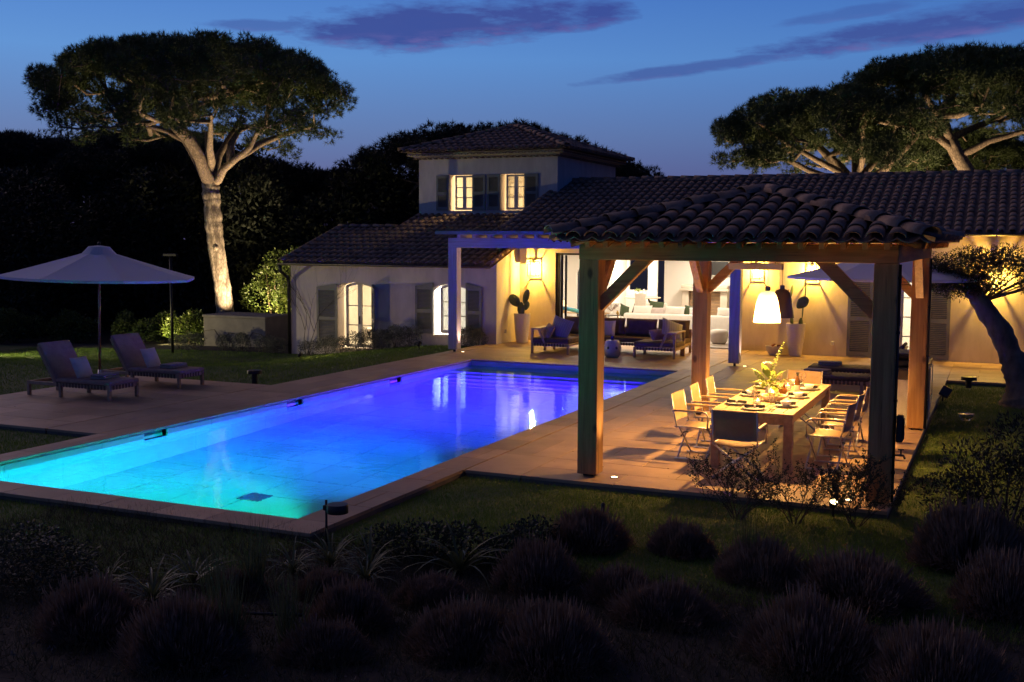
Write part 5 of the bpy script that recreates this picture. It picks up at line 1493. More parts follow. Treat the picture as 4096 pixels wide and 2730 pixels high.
g.build('legs', m_dark, sd_); G().rbox(-.21, .21, -.19, .19, .561, .58, .004, 1).build('top', m_dark, sd_)
bk = thing('book_stack', 'two pale books lying on the black side table', 'books', (-11.22, 33.15, .581)); G().rbox(-.14, .12, -.1, .1, 0, .035, .004, 1).build('book', m_cream, bk); G().rbox(-.11, .11, -.09, .08, .036, .065, .004, 1).build('book', m_china, bk)
gv_ = thing('brass_vase', 'small round brass vase on the side table', 'vase', (-11.10, 33.1, .581)); G().lathe([(.001, 0), (.03, 0), (.055, .05), (.03, .1), (.025, .13)], 18).build('body', mat('brass', (.55, .36, .10), rough=.3, metal=1), gv_, smooth=True); G().lathe([(.025, .13), (.03, .14), (.024, .142)], 16).build('rim', m_zinc, gv_)
br = thing('dried_branch', 'dried reddish branch arrangement on the side table', 'flowers', (-11.34, 33.2, .581)); G().lathe([(.001, 0), (.045, 0), (.05, .08), (.03, .11)], 16).build('vase', m_china, br, smooth=True)
m_dry = leafmat('dried_leaf', (.16, .07, .05), (.26, .13, .09), .3)
for k in range(9):
    a = k * .9; g = G(); tip = Vector((.24 * math.cos(a), .12 * math.sin(a), .30 + .05 * math.sin(k))); g.tube([(0, 0, .1), tuple(tip * .6 + Vector((0, 0, .08))), tuple(tip)], [.004, .003, .002], 5)
    for i in range(12):
        q = .4 + .6 * i / 12; c_ = tip * q + Vector((0, 0, .08 * (1 - q))); b2 = i * 2.4; d_ = Vector((math.cos(b2), math.sin(b2), .4)) * .035; e_ = d_.orthogonal().normalized() * .012; g.add([c_, c_ + d_ * .5 + e_, c_ + d_, c_ + d_ * .5 - e_], [(0, 1, 2, 3)])
    g.build('branch', m_dry, br)
idt = thing('indoor_table', 'round indoor dining table on a dark trestle in the back of the room', 'table', (-11.5, 37.0, .2)); G().lathe([(.001, .73), (.62, .73), (.63, .745), (.62, .765), (.001, .765)], 36).build('top', mat('pale_oak', (.40, .32, .24), (.48, .39, .30), rough=.4), idt)
g = G()
for a in (.5, 2.1, 3.7, 5.3): g.bar((.42 * math.cos(a), .42 * math.sin(a), 0), (.2 * math.cos(a), .2 * math.sin(a), .73), .05)
g.build('trestle', m_dark, idt)
for (x, y, rz, lab) in ((-12.25, 36.6, R(-70), 'slip covered white dining chair at the left of the indoor table'), (-10.9, 37.4, R(110), 'pale dining chair at the right of the indoor table'), (-11.2, 36.25, R(-20), 'wire framed dining chair in front of the indoor table')):
    t = thing('dining_chair', lab, 'chair', (x, y, .2), rz); G().rbox(-.23, .23, -.23, .23, .40, .47, .02, 2).build('seat', m_cream, t, smooth=True); G().rbox(-.23, .23, -.26, -.22, .48, .95, .02, 2).build('backrest', m_cream, t, smooth=True)
    for sx_ in (-.2, .2):
        for sy_ in (-.2, .2): G().bar((sx_, sy_, 0), (sx_, sy_, .40), .03).build('leg', m_dark, t)
for (x, y, lab, r_, h_) in ((-11.62, 36.85, 'white vase with green leaves on the indoor table', .07, .2), (-11.42, 36.9, 'clear glass dome on the indoor table', .09, .26), (-11.5, 37.2, 'small white jar on the indoor table', .05, .14)):
    t = thing('table_vase', lab, 'vase', (x, y, .966)); G().lathe([(.001, 0), (r_ * .8, 0), (r_, h_ * .5), (r_ * .6, h_), (r_ * .55, h_)], 18).build('body', m_glass if 'glass' in lab else m_china, t, smooth=True)
    if 'leaves' in lab:
        g = G()
        for k in range(60):
            d_ = Vector((random.gauss(0, 1), random.gauss(0, 1), abs(random.gauss(0, 1)))).normalized(); c_ = Vector((0, 0, h_)) + d_ * .1 * random.random(); e_ = d_.orthogonal().normalized() * .015; g.add([c_, c_ + d_ * .03 + e_, c_ + d_ * .06, c_ + d_ * .03 - e_], [(0, 1, 2, 3)])
        g.build('leaves', m_sprig, t)
    else: G().ball((0, 0, h_ + .012), .015, 10, 6).build('knob', m_china, t)
ip = thing('indoor_pendant', 'cluster of bright glowing globes over the indoor dining table', 'pendant lamp', (-11.6, 37.0, 2.0))
for k, (x, y, z) in enumerate(((0, 0, 0), (.22, .05, .12), (-.2, .1, .1), (.08, -.2, .2))): G().ball((x, y, z), .09, 14, 10).build('globe', emitmat('globe_glow', (1, .88, .68), 9), ip, smooth=True); G().tube([(x, y, z + .09), (x, y, .74)], .004, 6).build('cord', m_dark, ip)
lamp('globe_light', 'POINT', (0, 0, -.2), 40, ROOM, ip, radius=.12)
fp = thing('fireplace', 'pale stone fireplace with stacked log infill and thick mantel', 'fireplace', (-9.75, 36.0, 0))
for sx_ in (0, 1.28): G().prism([(0, 0), (.22, 0), (.22, 1.28), (0, 1.28)], Matrix.Translation((sx_, -.32, 0)) @ XZ, .32).build('jamb', m_fp, fp)
G().rbox(-.06, 1.56, -.42, -.001, 1.281, 1.36, .01, 1).build('mantel_shelf', m_fp, fp); G().rbox(-.02, 1.52, -.38, -.001, 1.361, 1.47, .02, 2).build('mantel', m_fp, fp)
for i in range(24):
    z = .36 + i * .038; G().rbox(.23 + (i % 2) * .01, 1.27 - (i % 3) * .008, -.20 + (i % 2) * .012, -.05, z, z + .034, .006, 1).build('log', m_teakg if i % 3 else m_teak, fp)
G().rbox(.221, 1.279, -.31, -.01, .001, .35, .01, 1).build('hearth', m_fp, fp)
tv = thing('television', 'black television screen in a pale frame above the fireplace', 'television', (-9.05, 35.93, 1.76)); G().rbox(0, .80, 0, .06, 0, .52, .01, 1).build('frame', m_frame, tv); G().box(.04, .76, -.004, 0, .04, .48).build('screen', m_black, tv)
pc = thing('picture', 'tall framed picture on the left wall of the living room', 'picture', (-14.28, 36.0, 1.0)); G().rbox(0, .03, -.3, .3, 0, 1.2, .006, 1).build('frame', m_teak, pc); G().box(.0305, .033, -.26, .26, .04, 1.16).build('canvas', m_lilac, pc)
cs = thing('console_table', 'thin legged console table by the arched niche', 'console', (-13.15, 34.2, 0))
g = G()
for x in (-.35, .35):
    for y in (-.15, .15): g.bar((x, y, 0), (x, y, .52), .018)
g.build('legs', m_dark, cs); G().rbox(-.4, .4, -.18, .18, .521, .545, .004, 1).build('top', m_teak, cs)
tl = thing('table_lamp', 'small glowing table lamp with flowers on the console', 'lamp', (-13.35, 34.25, .546)); G().lathe([(.001, 0), (.06, 0), (.05, .05), (.015, .08), (.012, .2)], 16).build('foot', m_teak, tl); G().lathe([(.11, .20), (.08, .38)], 20).build('shade', emitmat('lamp_shade', (1, .62, .22), 5), tl)
bt2 = thing('rolled_mat', 'blue and green rolled mat lying across the console table', 'mat', (-13.0, 34.05, .62)); 
m_blue = mat('painted_roll', (.03, .20, .50), (.10, .40, .25), rough=.6, scale=4, coord='Object'); o = G().tube([(-.45, 0, .10), (.4, 0, -.05)], .065, 16).build('roll', m_blue, bt2, smooth=True); G().tube([(.30, 0, -.032), (.34, 0, -.039)], .068, 16).build('strap', m_black, bt2)
# bedroom furniture behind the french window
bd = thing('bed', 'white bed with pillows seen through the french window', 'bed', (-18.3, 29.6, -.4)); G().rbox(0, 1.6, 0, 1.55, .15, .55, .06, 3).build('mattress', m_cream, bd, smooth=True); G().rbox(1.61, 1.68, 0, 1.55, .0, 1.0, .01, 1).build('headboard', m_lilac, bd)
for y in (.35, 1.1): G().pillow(.5, .5, .18, Matrix.Translation((1.42, y, .78)) @ Matrix.Rotation(R(68), 4, 'Y')).build('bed_pillow', m_sling, bd, smooth=True)
# frosted blind behind the second wing window
fb = G().box(-14.85, -13.88, 28.40, 28.41, .2, 1.72).build('window_blind', translucentmat('white_blind', (.8, .8, .78), .6)); tag(fb, 'bright white roller blind filling the right wing window', 'blind')
# furniture in the tower room
wd = thing('shelf_unit', 'pale shelf unit seen through the left tower window', 'shelf', (-16.2, 35.9, 3.3)); g = G()
g.box(0, .03, 0, .25, 0, 1.9); g.box(.6, .63, 0, .25, 0, 1.9); g.build('side', m_frame, wd)
for z in (.3, .75, 1.2, 1.65): G().box(.031, .599, 0, .25, z, z + .025).build('shelf', m_frame, wd)
wd2 = thing('cabinet', 'grey cabinet seen through the right tower window', 'cabinet', (-14.0, 35.3, 3.3)); G().rbox(0, .6, 0, .4, 0, 1.15, .01, 1).build('body', m_shut, wd2); G().rbox(.01, .59, -.02, 0, .02, 1.13, .004, 1).build('door', m_shut, wd2)
# ================================================================== vegetation
def unit(a): return a / np.maximum(np.linalg.norm(a, axis=-1, keepdims=True), 1e-9)
def needles(P, A, k, L, w, spread=0.9):
    """k thin needles fanning from each point P along axis A"""
    n = len(P)
    D = unit(A[:, None, :] + spread * rng.normal(size=(n, k, 3)))
    S_ = unit(np.cross(D, rng.normal(size=(n, k, 3)))) * (w / 2)
    ll = L * rng.uniform(.7, 1.15, (n, k, 1))
    B = P[:, None, :] + D * .01
    V = np.stack([B - S_, B + S_, B + D * ll], 2).reshape(-1, 3)
    return V, np.arange(len(V)).reshape(-1, 3)
def leaves(P, L, w, up=0.3, out=None, fold=0.2):
    n = len(P)
    D = rng.normal(size=(n, 3)); D[:, 2] += up
    if out is not None: D = D * .8 + out
    D = unit(D); S_ = unit(np.cross(D, rng.normal(size=(n, 3)))); U = np.cross(S_, D)
    ll = (L * rng.uniform(.7, 1.3, (n, 1))); ww = w * rng.uniform(.8, 1.2, (n, 1))
    V = np.stack([P, P + D * ll * .5 + S_ * ww / 2 + U * ww * fold, P + D * ll, P + D * ll * .5 - S_ * ww / 2 + U * ww * fold], 1).reshape(-1, 3)
    return V, np.arange(len(V)).reshape(-1, 4)
def blob(n, rx, ry, rz, shell=0.5, zmin=None):
    d = unit(rng.normal(size=(n, 3))); r_ = rng.uniform(shell, 1, (n, 1)) ** .6
    p = d * r_ * np.array([rx, ry, rz])
    return p, d
def skeleton_mesh(name, chains, mat_, n=7):
    g = G()
    for pts, rad in chains:
        if len(pts) > 1: g.tube(pts, rad, n if max(rad) > .05 else 5, cap=False)
    return g.mesh(name, mat_, True)
def pine_meshes(seed, trunk, limbs, crown, ncl, nt, k=13, L=.20, w=.016, nmat=None, limbscale=1.0, cs=.5, topbias=.62):
    """returns (trunk mesh, branch mesh, crown mesh); crown = (ax, ay, R, zwide, ztop, zbotc, zrim)"""
    global rng
    keep = rng; rng = np.random.default_rng(seed); rd = random.Random(seed)
    tr = G()
    # trunk with uneven, knotted section
    pts = [Vector(t[:3]) for t in trunk]; rr = [t[3] for t in trunk]
    fine = []; fr = []
    for i in range(len(pts) - 1):
        for s_ in range(6):
            q = s_ / 6; fine.append(pts[i].lerp(pts[i + 1], q) + Vector((rd.uniform(-1, 1), rd.uniform(-1, 1), 0)) * .012); fr.append((rr[i] * (1 - q) + rr[i + 1] * q) * rd.uniform(.95, 1.06))
    fine.append(pts[-1]); fr.append(rr[-1])
    tr.tube(fine, fr, 18, True)
    for _ in range(5):
        i = rd.randrange(4, len(fine) - 3); a = rd.uniform(0, 6.28); c_ = fine[i] + Vector((math.cos(a), math.sin(a), 0)) * fr[i] * .8
        tr.ball(tuple(c_), fr[i] * .36, 8, 6, (1, 1, 1.3))
    tme = tr.mesh('trunk', m_bark, True)
    # skeleton nodes
    pos = []; par = []; rmin = {}
    ti = []
    for p in fine[-12:]:
        pos.append(np.array(p)); par.append(len(pos) - 2 if len(pos) > 1 else -1); ti.append(len(pos) - 1)
    for lb in limbs:
        lb = [np.array(q, float) for q in lb]
        d = [np.linalg.norm(lb[0] - q) for q in pos]; last = int(np.argmin(d))
        for i in range(len(lb) - 1):
            for s_ in (.5, 1.0):
                pos.append(lb[i] * (1 - s_) + lb[i + 1] * s_); par.append(last); last = len(pos) - 1; q2 = (i + s_) / (len(lb) - 1); rmin[last] = max(rr) * .8 * limbscale * (.50 * (1 - q2) + .13 * q2)
    ax, ay, Rr, zw, zt, zbc, zrim = crown
    ang = rng.uniform(0, 6.283, ncl); rad = np.sqrt(rng.uniform(0, 1, ncl))
    wob = 1 + .07 * np.sin(3 * ang + seed) + .05 * np.sin(5 * ang + 2 * seed)
    q = rad * .97
    top = zw + (zt - zw) * np.sqrt(np.clip(1 - q ** 2.4, 0, 1)); bot = zbc + (zrim - zbc) * q ** 2
    u = rng.uniform(0, 1, ncl)
    f = np.where(rng.uniform(0, 1, ncl) < topbias, 1 - .22 * u, u)
    cz = bot + (top - bot) * f
    ctr = np.stack([ax + Rr * q * wob * np.cos(ang), ay + Rr * q * wob * np.sin(ang), cz], 1)
    fork = np.array(fine[-1])
    order = np.argsort(np.linalg.norm(ctr - fork, axis=1))
    leafn = []
    for i in order:
        c = ctr[i]
        PA = np.array(pos)
        d = np.linalg.norm(PA - c, axis=1)
        cost = d + 1.2 * np.maximum(PA[:, 2] - c[2] + .1, 0) + .6 * np.maximum(np.hypot(PA[:, 0] - ax, PA[:, 1] - ay) - np.hypot(c[0] - ax, c[1] - ay), 0)
        j = int(np.argmin(cost)); a = PA[j]; dist = np.linalg.norm(c - a)
        m = max(2, int(dist / .45)); last = j
        out = c - a; out[2] *= .35
        for s_ in range(1, m + 1):
            t_ = s_ / m
            p = a * (1 - t_) + c * t_ + np.array([0, 0, -1]) * .10 * dist * math.sin(PI * t_) + rng.normal(size=3) * .045 * (t_ < 1)
            pos.append(p); par.append(last); last = len(pos) - 1
        leafn.append(last)
    cnt = np.zeros(len(pos))
    for j in leafn: cnt[j] += 1
    for j in range(len(pos) - 1, 0, -1):
        if par[j] >= 0: cnt[par[j]] += cnt[j]
    kids = [[] for _ in pos]
    for j, p in enumerate(par):
        if p >= 0: kids[p].append(j)
    rmax = max(rr) * .72 * limbscale
    def rad_(j): return max(rmin.get(j, .012), rmax * (cnt[j] / max(cnt[0], 1)) ** .5)
    chains = []; st = [(0, None)]
    while st:
        j, pr_ = st.pop()
        ch_ = [] if pr_ is None else [pr_]
        cr = [] if pr_ is None else [min(rad_(pr_), rad_(j) * 1.25)]
        while True:
            ch_.append(j); cr.append(rad_(j))
            if not kids[j]: break
            ks = sorted(kids[j], key=lambda q_: -cnt[q_])
            for q_ in ks[1:]: st.append((q_, j))
            j = ks[0]
        chains.append(([tuple(pos[q_]) for q_ in ch_], cr))
    bme = skeleton_mesh('branches', chains, m_limb, 9)
    E_ = ctr
    off, dirn = blob(ncl * nt, cs, cs, cs * .62, .25)
    P = np.repeat(E_, nt, 0) + off
    A = unit(dirn + np.array([0, 0, .75]) + .25 * unit(np.repeat(E_ - np.array([ax, ay, zbc]), nt, 0)))
    V, F = needles(P, A, k, L, w)
    cme = npmesh('crown', V, F, nmat or m_needle)
    rng = keep
    return tme, bme, cme
def pine(label, loc, rotz, ms, scale=1.0, group=None, name='stone_pine'):
    t = thing(name, label, 'pine tree', loc, rotz, group)
    t.scale = scale if isinstance(scale, tuple) else (scale,) * 3
    link('trunk', ms[0], t); link('branches', ms[1], t); link('crown', ms[2], t)
    return t
q_ = .0159
def vp(x, y, b=0.0): return ((x - 520) * q_, b, 1.07 + (720 - y) * q_)
trunkA = [(0, 0, -.1, .42), vp(520, 720) + (.31,), vp(512, 650) + (.295,), vp(500, 570) + (.285,), vp(496, 520) + (.32,), vp(493, 470) + (.295,), vp(491, 445) + (.32,), vp(491, 425) + (.31,), vp(492, 405) + (.22,), vp(492, 388) + (.10,)]
limbA = [[vp(495, 440), vp(525, 392, -.3), vp(560, 368, -.6), vp(592, 345, -.7), vp(610, 312, -.8), vp(622, 288, -.7)],
         [vp(489, 440), vp(460, 380, .2), vp(440, 345, .3), vp(425, 322, .4), vp(385, 302, .5), vp(335, 288, .6)],
         [vp(490, 435), vp(478, 368, -.6), vp(462, 328, -1.0), vp(440, 300, -1.4), vp(400, 290, -1.8)],
         [vp(492, 430), vp(502, 358, .5), vp(522, 315, .8), vp(536, 282, 1.2), vp(540, 262, 1.5)],
         [vp(542, 374, -.5), vp(545, 335, -.4), vp(556, 305, .0), vp(585, 285, .6)],
         [vp(485, 400), vp(470, 350, 1.0), vp(450, 310, 2.0), vp(430, 290, 3.0)],
         [vp(498, 400), vp(510, 352, -1.2), vp(530, 312, -2.2), vp(550, 290, -3.2)],
         [vp(560, 368, -.6), vp(600, 330, .4), vp(660, 300, 1.0), vp(720, 285, 1.0)]]
mA = pine_meshes(3, trunkA, limbA, (-.85, 0, 5.4, 8.5, 10.75, 7.85, 7.2), 520, 50, w=.022)
ROT = math.atan2(.406, .914)
pine('tall umbrella shaped stone pine with floodlit trunk left of the villa', (-26.2, 33.0, -.9), ROT, mA)
# pines behind the villa on the right: low spreading limbs
def tp2(pts): return [tuple(p) for p in pts]
trunkB = [(0, 0, -.1, .4), (0.1, 0, 2.5, .36), (.2, 0, 4.6, .30), (.15, 0, 5.6, .27), (.1, 0, 6.0, .2)]
limbB = [[(.1, 0, 5.6), (-.6, -.3, 6.2), (-1.5, -.5, 6.6), (-2.6, -.6, 7.2), (-3.6, -.5, 7.9)], [(.1, 0, 5.7), (-.4, .4, 6.4), (-1.1, .8, 7.2), (-1.8, 1.0, 8.0)],
         [(.1, 0, 5.9), (.2, -.4, 6.8), (0, -.8, 7.6), (.2, -1.0, 8.4)], [(.1, 0, 5.8), (.8, 0, 6.7), (1.4, .2, 7.6), (1.7, .2, 8.4)],
         [(.1, 0, 5.5), (-.9, -.8, 5.9), (-2.0, -1.3, 6.2), (-3.2, -1.6, 6.7)], [(.1, 0, 5.6), (.9, -.8, 6.3), (1.6, -1.4, 7.2), (2.3, -1.6, 8.0)], [(.1, 0, 5.8), (.3, 1, 6.8), (.6, 1.8, 7.8)]]
mB = pine_meshes(11, trunkB, limbB, (-1.0, 0, 3.75, 7.1, 9.0, 6.9, 6.1), 270, 50, w=.022, topbias=.5)
trunkC = [(1.6, 0, -.1, .36), (1.4, 0, 2.5, .32), (1.1, 0, 4.6, .29), (.75, 0, 5.8, .23), (0, 0, 7.0, .22), (-.25, 0, 7.5, .18)]
limbC = [[(0, 0, 7.0), (-.8, -.2, 7.5), (-1.8, -.3, 7.8), (-3.0, -.3, 8.0), (-4.0, -.2, 8.5)], [(-.2, 0, 7.5), (-.4, .2, 8.2), (0, .4, 9.0), (.2, .4, 9.6)],
         [(-.2, 0, 7.4), (.6, .2, 7.8), (1.6, .3, 8.2), (2.6, .3, 8.8)], [(.2, 0, 6.8), (1.0, -.5, 7.3), (2.0, -.9, 7.6), (3.4, -1.0, 8.2)], [(-.2, 0, 7.4), (-1, -.8, 8.2), (-1.8, -1.4, 9.0)]]
mC = pine_meshes(23, trunkC, limbC, (.5, 0, 4.7, 8.4, 10.4, 8.1, 7.5), 340, 50, w=.022)
pine('floodlit stone pine with low spreading limbs right behind the villa roof', (-5.2, 42.0, -.8), ROT, mB)
pine('tall floodlit pine with leaning pale trunk at the right edge', (-1.9, 43.5, -.8), ROT, mC)
pine('dark pine crown filling the far right corner behind the villa', (4.5, 47.0, -.8), R(140), mB, (1.25, 1.25, 1.12))
pine('smaller bare limbed pine between the two floodlit pines', (-3.0, 50.0, -.8), R(200), mB, (.85, .85, .92))
# dark pines further off: same habit, no light on them
mD = pine_meshes(31, [(0, 0, -.1, .35), (.1, 0, 2.5, .3), (0, 0, 4.5, .28)], [[(0, 0, 4.4), (1, .2, 5.2), (2, .4, 6)], [(0, 0, 4.4), (-1, -.2, 5.2), (-2.2, -.3, 5.9)], [(0, 0, 4.4), (.1, 1.2, 5.4)], [(0, 0, 4.4), (-.2, -1.3, 5.4)]],
                 (0, 0, 5.2, 6.2, 8.6, 5.4, 4.4), 250, 38, k=11, L=.26, w=.036, nmat=m_needd, cs=.62)
DP = [((-44.5, 40, -1.1), 1.02, 'dark pine crown at the far left edge of the wood'), ((-39.0, 43, -1.1), 1.06, 'dark pine in the wood just left of the floodlit pine crown'), ((-35.5, 40.5, -1.1), .98, 'dark pine in the wood behind the floodlit trunk, left side'),
      ((-31.0, 41, -1.1), .86, 'dark pine in the wood directly behind the floodlit trunk'), ((-27.0, 42.5, -1.1), .80, 'dark round pine at the right end of the left wood'), ((-21.8, 45.5, -1.0), (1.22, 1.22, 1.02), 'broad dark pine spreading behind the tower roof'),
      ((-18.2, 48, -1.0), (.8, .8, .90), 'dark pine showing right of the tower roof peak'), ((-52, 46, -1.1), 1.1, 'dark pine just outside the left wood edge')]
for i, (l, s, lab) in enumerate(DP): pine(lab, l, i * 1.3, mD, s, 'dark pines of the wood behind the villa')
for i, (x, y, s) in enumerate(((-23, 118, .85), (-28, 124, .9), (-19, 112, .75), (-33, 126, .8), (-14, 116, .7))):
    pine(['low far pine on the skyline right of the tower', 'second far pine on the skyline behind the main roof', 'small far pine on the skyline nearest the floodlit pines', 'far pine on the skyline touching the tower eave', 'smallest far pine just above the roof ridge'][i], (x, y, -1.5), i * 2.1, mD, s, 'far pines on the skyline')
# evergreen trees and shrubs that fill the wood's foot
def leafcloud(seed, lobes, n, L, w, mt, shell=.45, up=.3):
    global rng
    keep = rng; rng = np.random.default_rng(seed)
    Vs = []; Fs = []; k = 0
    for (cx, cy, cz, rx, ry, rz) in lobes:
        m = int(n * (rx * ry * rz) ** (2 / 3) / sum((a[3] * a[4] * a[5]) ** (2 / 3) for a in lobes))
        p, d = blob(m, rx, ry, rz, shell)
        V, F = leaves(p + np.array([cx, cy, cz]), L, w, up, d * .7)
        Vs.append(V); Fs.append(F + k); k += len(V)
    me = npmesh('foliage', np.concatenate(Vs), np.concatenate(Fs), mt)
    rng = keep
    return me
def stems(seed, n, h, spread, r0, mt, nm='stems'):
    rd = random.Random(seed); g = G()
    for i in range(n):
        a = 6.28 * i / n + rd.uniform(-.4, .4); s_ = spread * rd.uniform(.4, 1)
        p = [(0.05 * math.cos(a), .05 * math.sin(a), 0)]
        for k in range(1, 5):
            q = k / 4; p.append((s_ * q ** 1.2 * math.cos(a) + rd.uniform(-.04, .04) * h, s_ * q ** 1.2 * math.sin(a) + rd.uniform(-.04, .04) * h, h * q * rd.uniform(.9, 1.05)))
        g.tube(p, [r0, r0 * .8, r0 * .6, r0 * .45, r0 * .25], 6)
    return g.mesh(nm, mt, True)
def shrub(name, label, cat, loc, fol, stm, scale=1, rz=0, group=None):
    t = thing(name, label, cat, loc, rz, group); t.scale = scale if isinstance(scale, tuple) else (scale,) * 3
    link('foliage', fol, t)
    if stm: link('stems', stm, t)
    return t
lob = [(0, 0, 2.2, 2.3, 2.3, 2.4), (1.2, .4, 3.6, 1.6, 1.6, 1.7), (-1.2, -.3, 3.8, 1.6, 1.6, 1.6), (0, 0, 5.0, 1.4, 1.4, 1.5), (-.8, 1, 1.5, 1.8, 1.8, 1.6)]
ever = leafcloud(41, lob, 14000, .20, .09, m_needd, .5)
evst = stems(42, 5, 4.5, .9, .11, m_twig)
EV = [(-47, 34), (-42.5, 36.5), (-38.5, 35), (-35, 37.5), (-32, 36), (-29, 38), (-24.2, 39.5), (-21.5, 41), (-40.5, 31.5), (-35.2, 32.2)]
EV += [(-50, 47), (-44, 48), (-38, 49), (-33, 47), (-28.5, 48.5), (-24.5, 47)]
EVL = ['dark bushy evergreen at the left edge beyond the lawn', 'second dark evergreen from the left edge', 'dark evergreen behind the left parasol canopy', 'dark evergreen between parasol and floodlit trunk', 'dark evergreen close left of the floodlit trunk', 'dark evergreen close right of the floodlit trunk', 'dark evergreen behind the yellow lit laurel', 'dark evergreen left of the wing roof end', 'front dark evergreen above the parasol left side', 'front dark evergreen above the parasol right side', 'rear dark evergreen at the left edge of the wood', 'rear dark evergreen left of the pine crown', 'rear dark evergreen under the pine crown, left side', 'rear dark evergreen right behind the floodlit trunk', 'rear dark evergreen right of the floodlit trunk', 'rear dark evergreen between pine and tower']
for i, (x, y) in enumerate(EV):
    shrub('evergreen_tree', EVL[i], 'tree', (x, y, -1.2), ever, evst, (1.15 + .25 * ((i * 7) % 5) / 5, 1.1 + .2 * ((i * 3) % 5) / 5, 1.02 + .25 * ((i * 11) % 7) / 7), i * 1.7, 'dark evergreens along the left wood')
# laurels lit yellow-green right of the pine
ll_ = [(0, 0, 1.9, .75, .75, .7), (.5, .2, 1.3, .6, .6, .6), (-.5, -.1, 1.4, .65, .6, .6), (0.1, 0, 2.5, .5, .5, .45), (-.3, .2, .7, .5, .5, .45), (.4, -.2, .6, .4, .4, .4)]
laur = leafcloud(51, ll_, 3600, .10, .05, m_leafy, .5); last_ = stems(52, 5, 2.2, .5, .045, m_limb)
shrub('laurel_tree', 'yellow green lit laurel just right of the floodlit pine trunk', 'laurel', (-25.35, 34.9, -.9), laur, last_, 1.15, .4, 'lit laurels left of the wing')
shrub('laurel_tree', 'yellow green lit laurel against the corner of the wing', 'laurel', (-23.95, 34.3, -.9), laur, last_, (1.1, 1.1, 1.2), 2.2, 'lit laurels left of the wing')
shrub('laurel_tree', 'dim laurel between the two lit laurels, farther back', 'laurel', (-24.6, 36.2, -.9), laur, last_, 1.2, 4.0, 'lit laurels left of the wing')
# lit hedge beside the planter
hl = [(0, 0, .55, .6, .4, .5), (.55, 0, .5, .45, .4, .45), (-.6, 0, .5, .5, .4, .42), (.2, 0, .95, .35, .3, .25)]
hed = leafcloud(61, hl, 2200, .11, .055, m_leafy, .4); hst = stems(62, 5, .9, .4, .02, m_twig)
for i, (x, y, s, lab) in enumerate(((-25.5, 30.2, 1.0, 'brightly lit green shrub left of the low planter wall'), (-26.9, 30.4, .95, 'green shrub fading into the dark, second left of the planter'), (-28.4, 30.2, .95, 'dark green shrub left of the lamp post'), (-30.2, 29.6, 1.0, 'dark shrub behind the left parasol pole'), (-32.2, 28.8, 1.05, 'dark shrub behind the nearer left lounger'), (-34.5, 27.5, 1.0, 'dim green shrub at the far left edge of the lawn'))):
    shrub('garden_shrub', lab, 'shrub', (x, y, float(hgt(x, y)) - .02), hed, hst, s, i * 1.1, 'shrubs along the back of the left lawn')
# planter wall by the pine
plw = thing('planter_wall', 'low plastered planter wall with climbing stems at the pine foot', 'wall', (-24.35, 29.5, -.95))
m_plw = mat('planter_render', (.17, .15, .14), (.24, .21, .19), rough=.95, scale=2, bump=.3, bscale=40, coord='World')
G().rbox(0, 2.5, 0, 1.5, 0, 1.26, .02, 2).build('wall', m_plw, plw); G().rbox(-.03, 2.53, -.03, 1.53, 1.261, 1.34, .015, 2).build('cap', m_plw, plw)
g = G()
for (x0, h_, bend) in ((.6, .9, .5), (.9, 1.0, -.5), (1.6, .95, .45), (1.3, .8, -.4), (2.0, .9, -.35)):
    g.tube([(x0, -.015, .05), (x0 + bend * .3, -.018, h_ * .5), (x0 + bend * .9, -.016, h_ * .85), (x0 + bend * 1.7, -.018, h_ * .8), (x0 + bend * 2.0, -.015, h_ * .5)], [.012, .011, .009, .007, .004], 5)
g.build('climbing_stem', m_twig, plw)
# bare climber on the wing wall
cl = thing('wall_climber', 'bare branching climber on the wing wall left of the french window', 'climber', (-19.25, 28.07, -.62)); g = G(); rd = random.Random(5)
def grow(p, d, r_, n):
    pts = [p]
    for k in range(5):
        d = (d + Vector((rd.uniform(-.22, .22), 0, rd.uniform(-.05, .12)))).normalized(); p = p + d * .16 * (1 + .2 * n); pts.append(p)
        if n and k > 0 and rd.random() < .62: grow(p, (d + Vector((rd.choice((-1, 1)) * rd.uniform(.5, .9), 0, .2))).normalized(), r_ * .6, n - 1)
    g.tube([(q.x, -.012 - .004 * n, q.z) for q in pts], [r_ * (1 - .12 * i) for i in range(len(pts))], 5)
for a in (-.25, .15): grow(Vector((a * .2, 0, 0)), Vector((a, 0, 1)).normalized(), .013, 3)
g.build('stems', m_twig, cl)
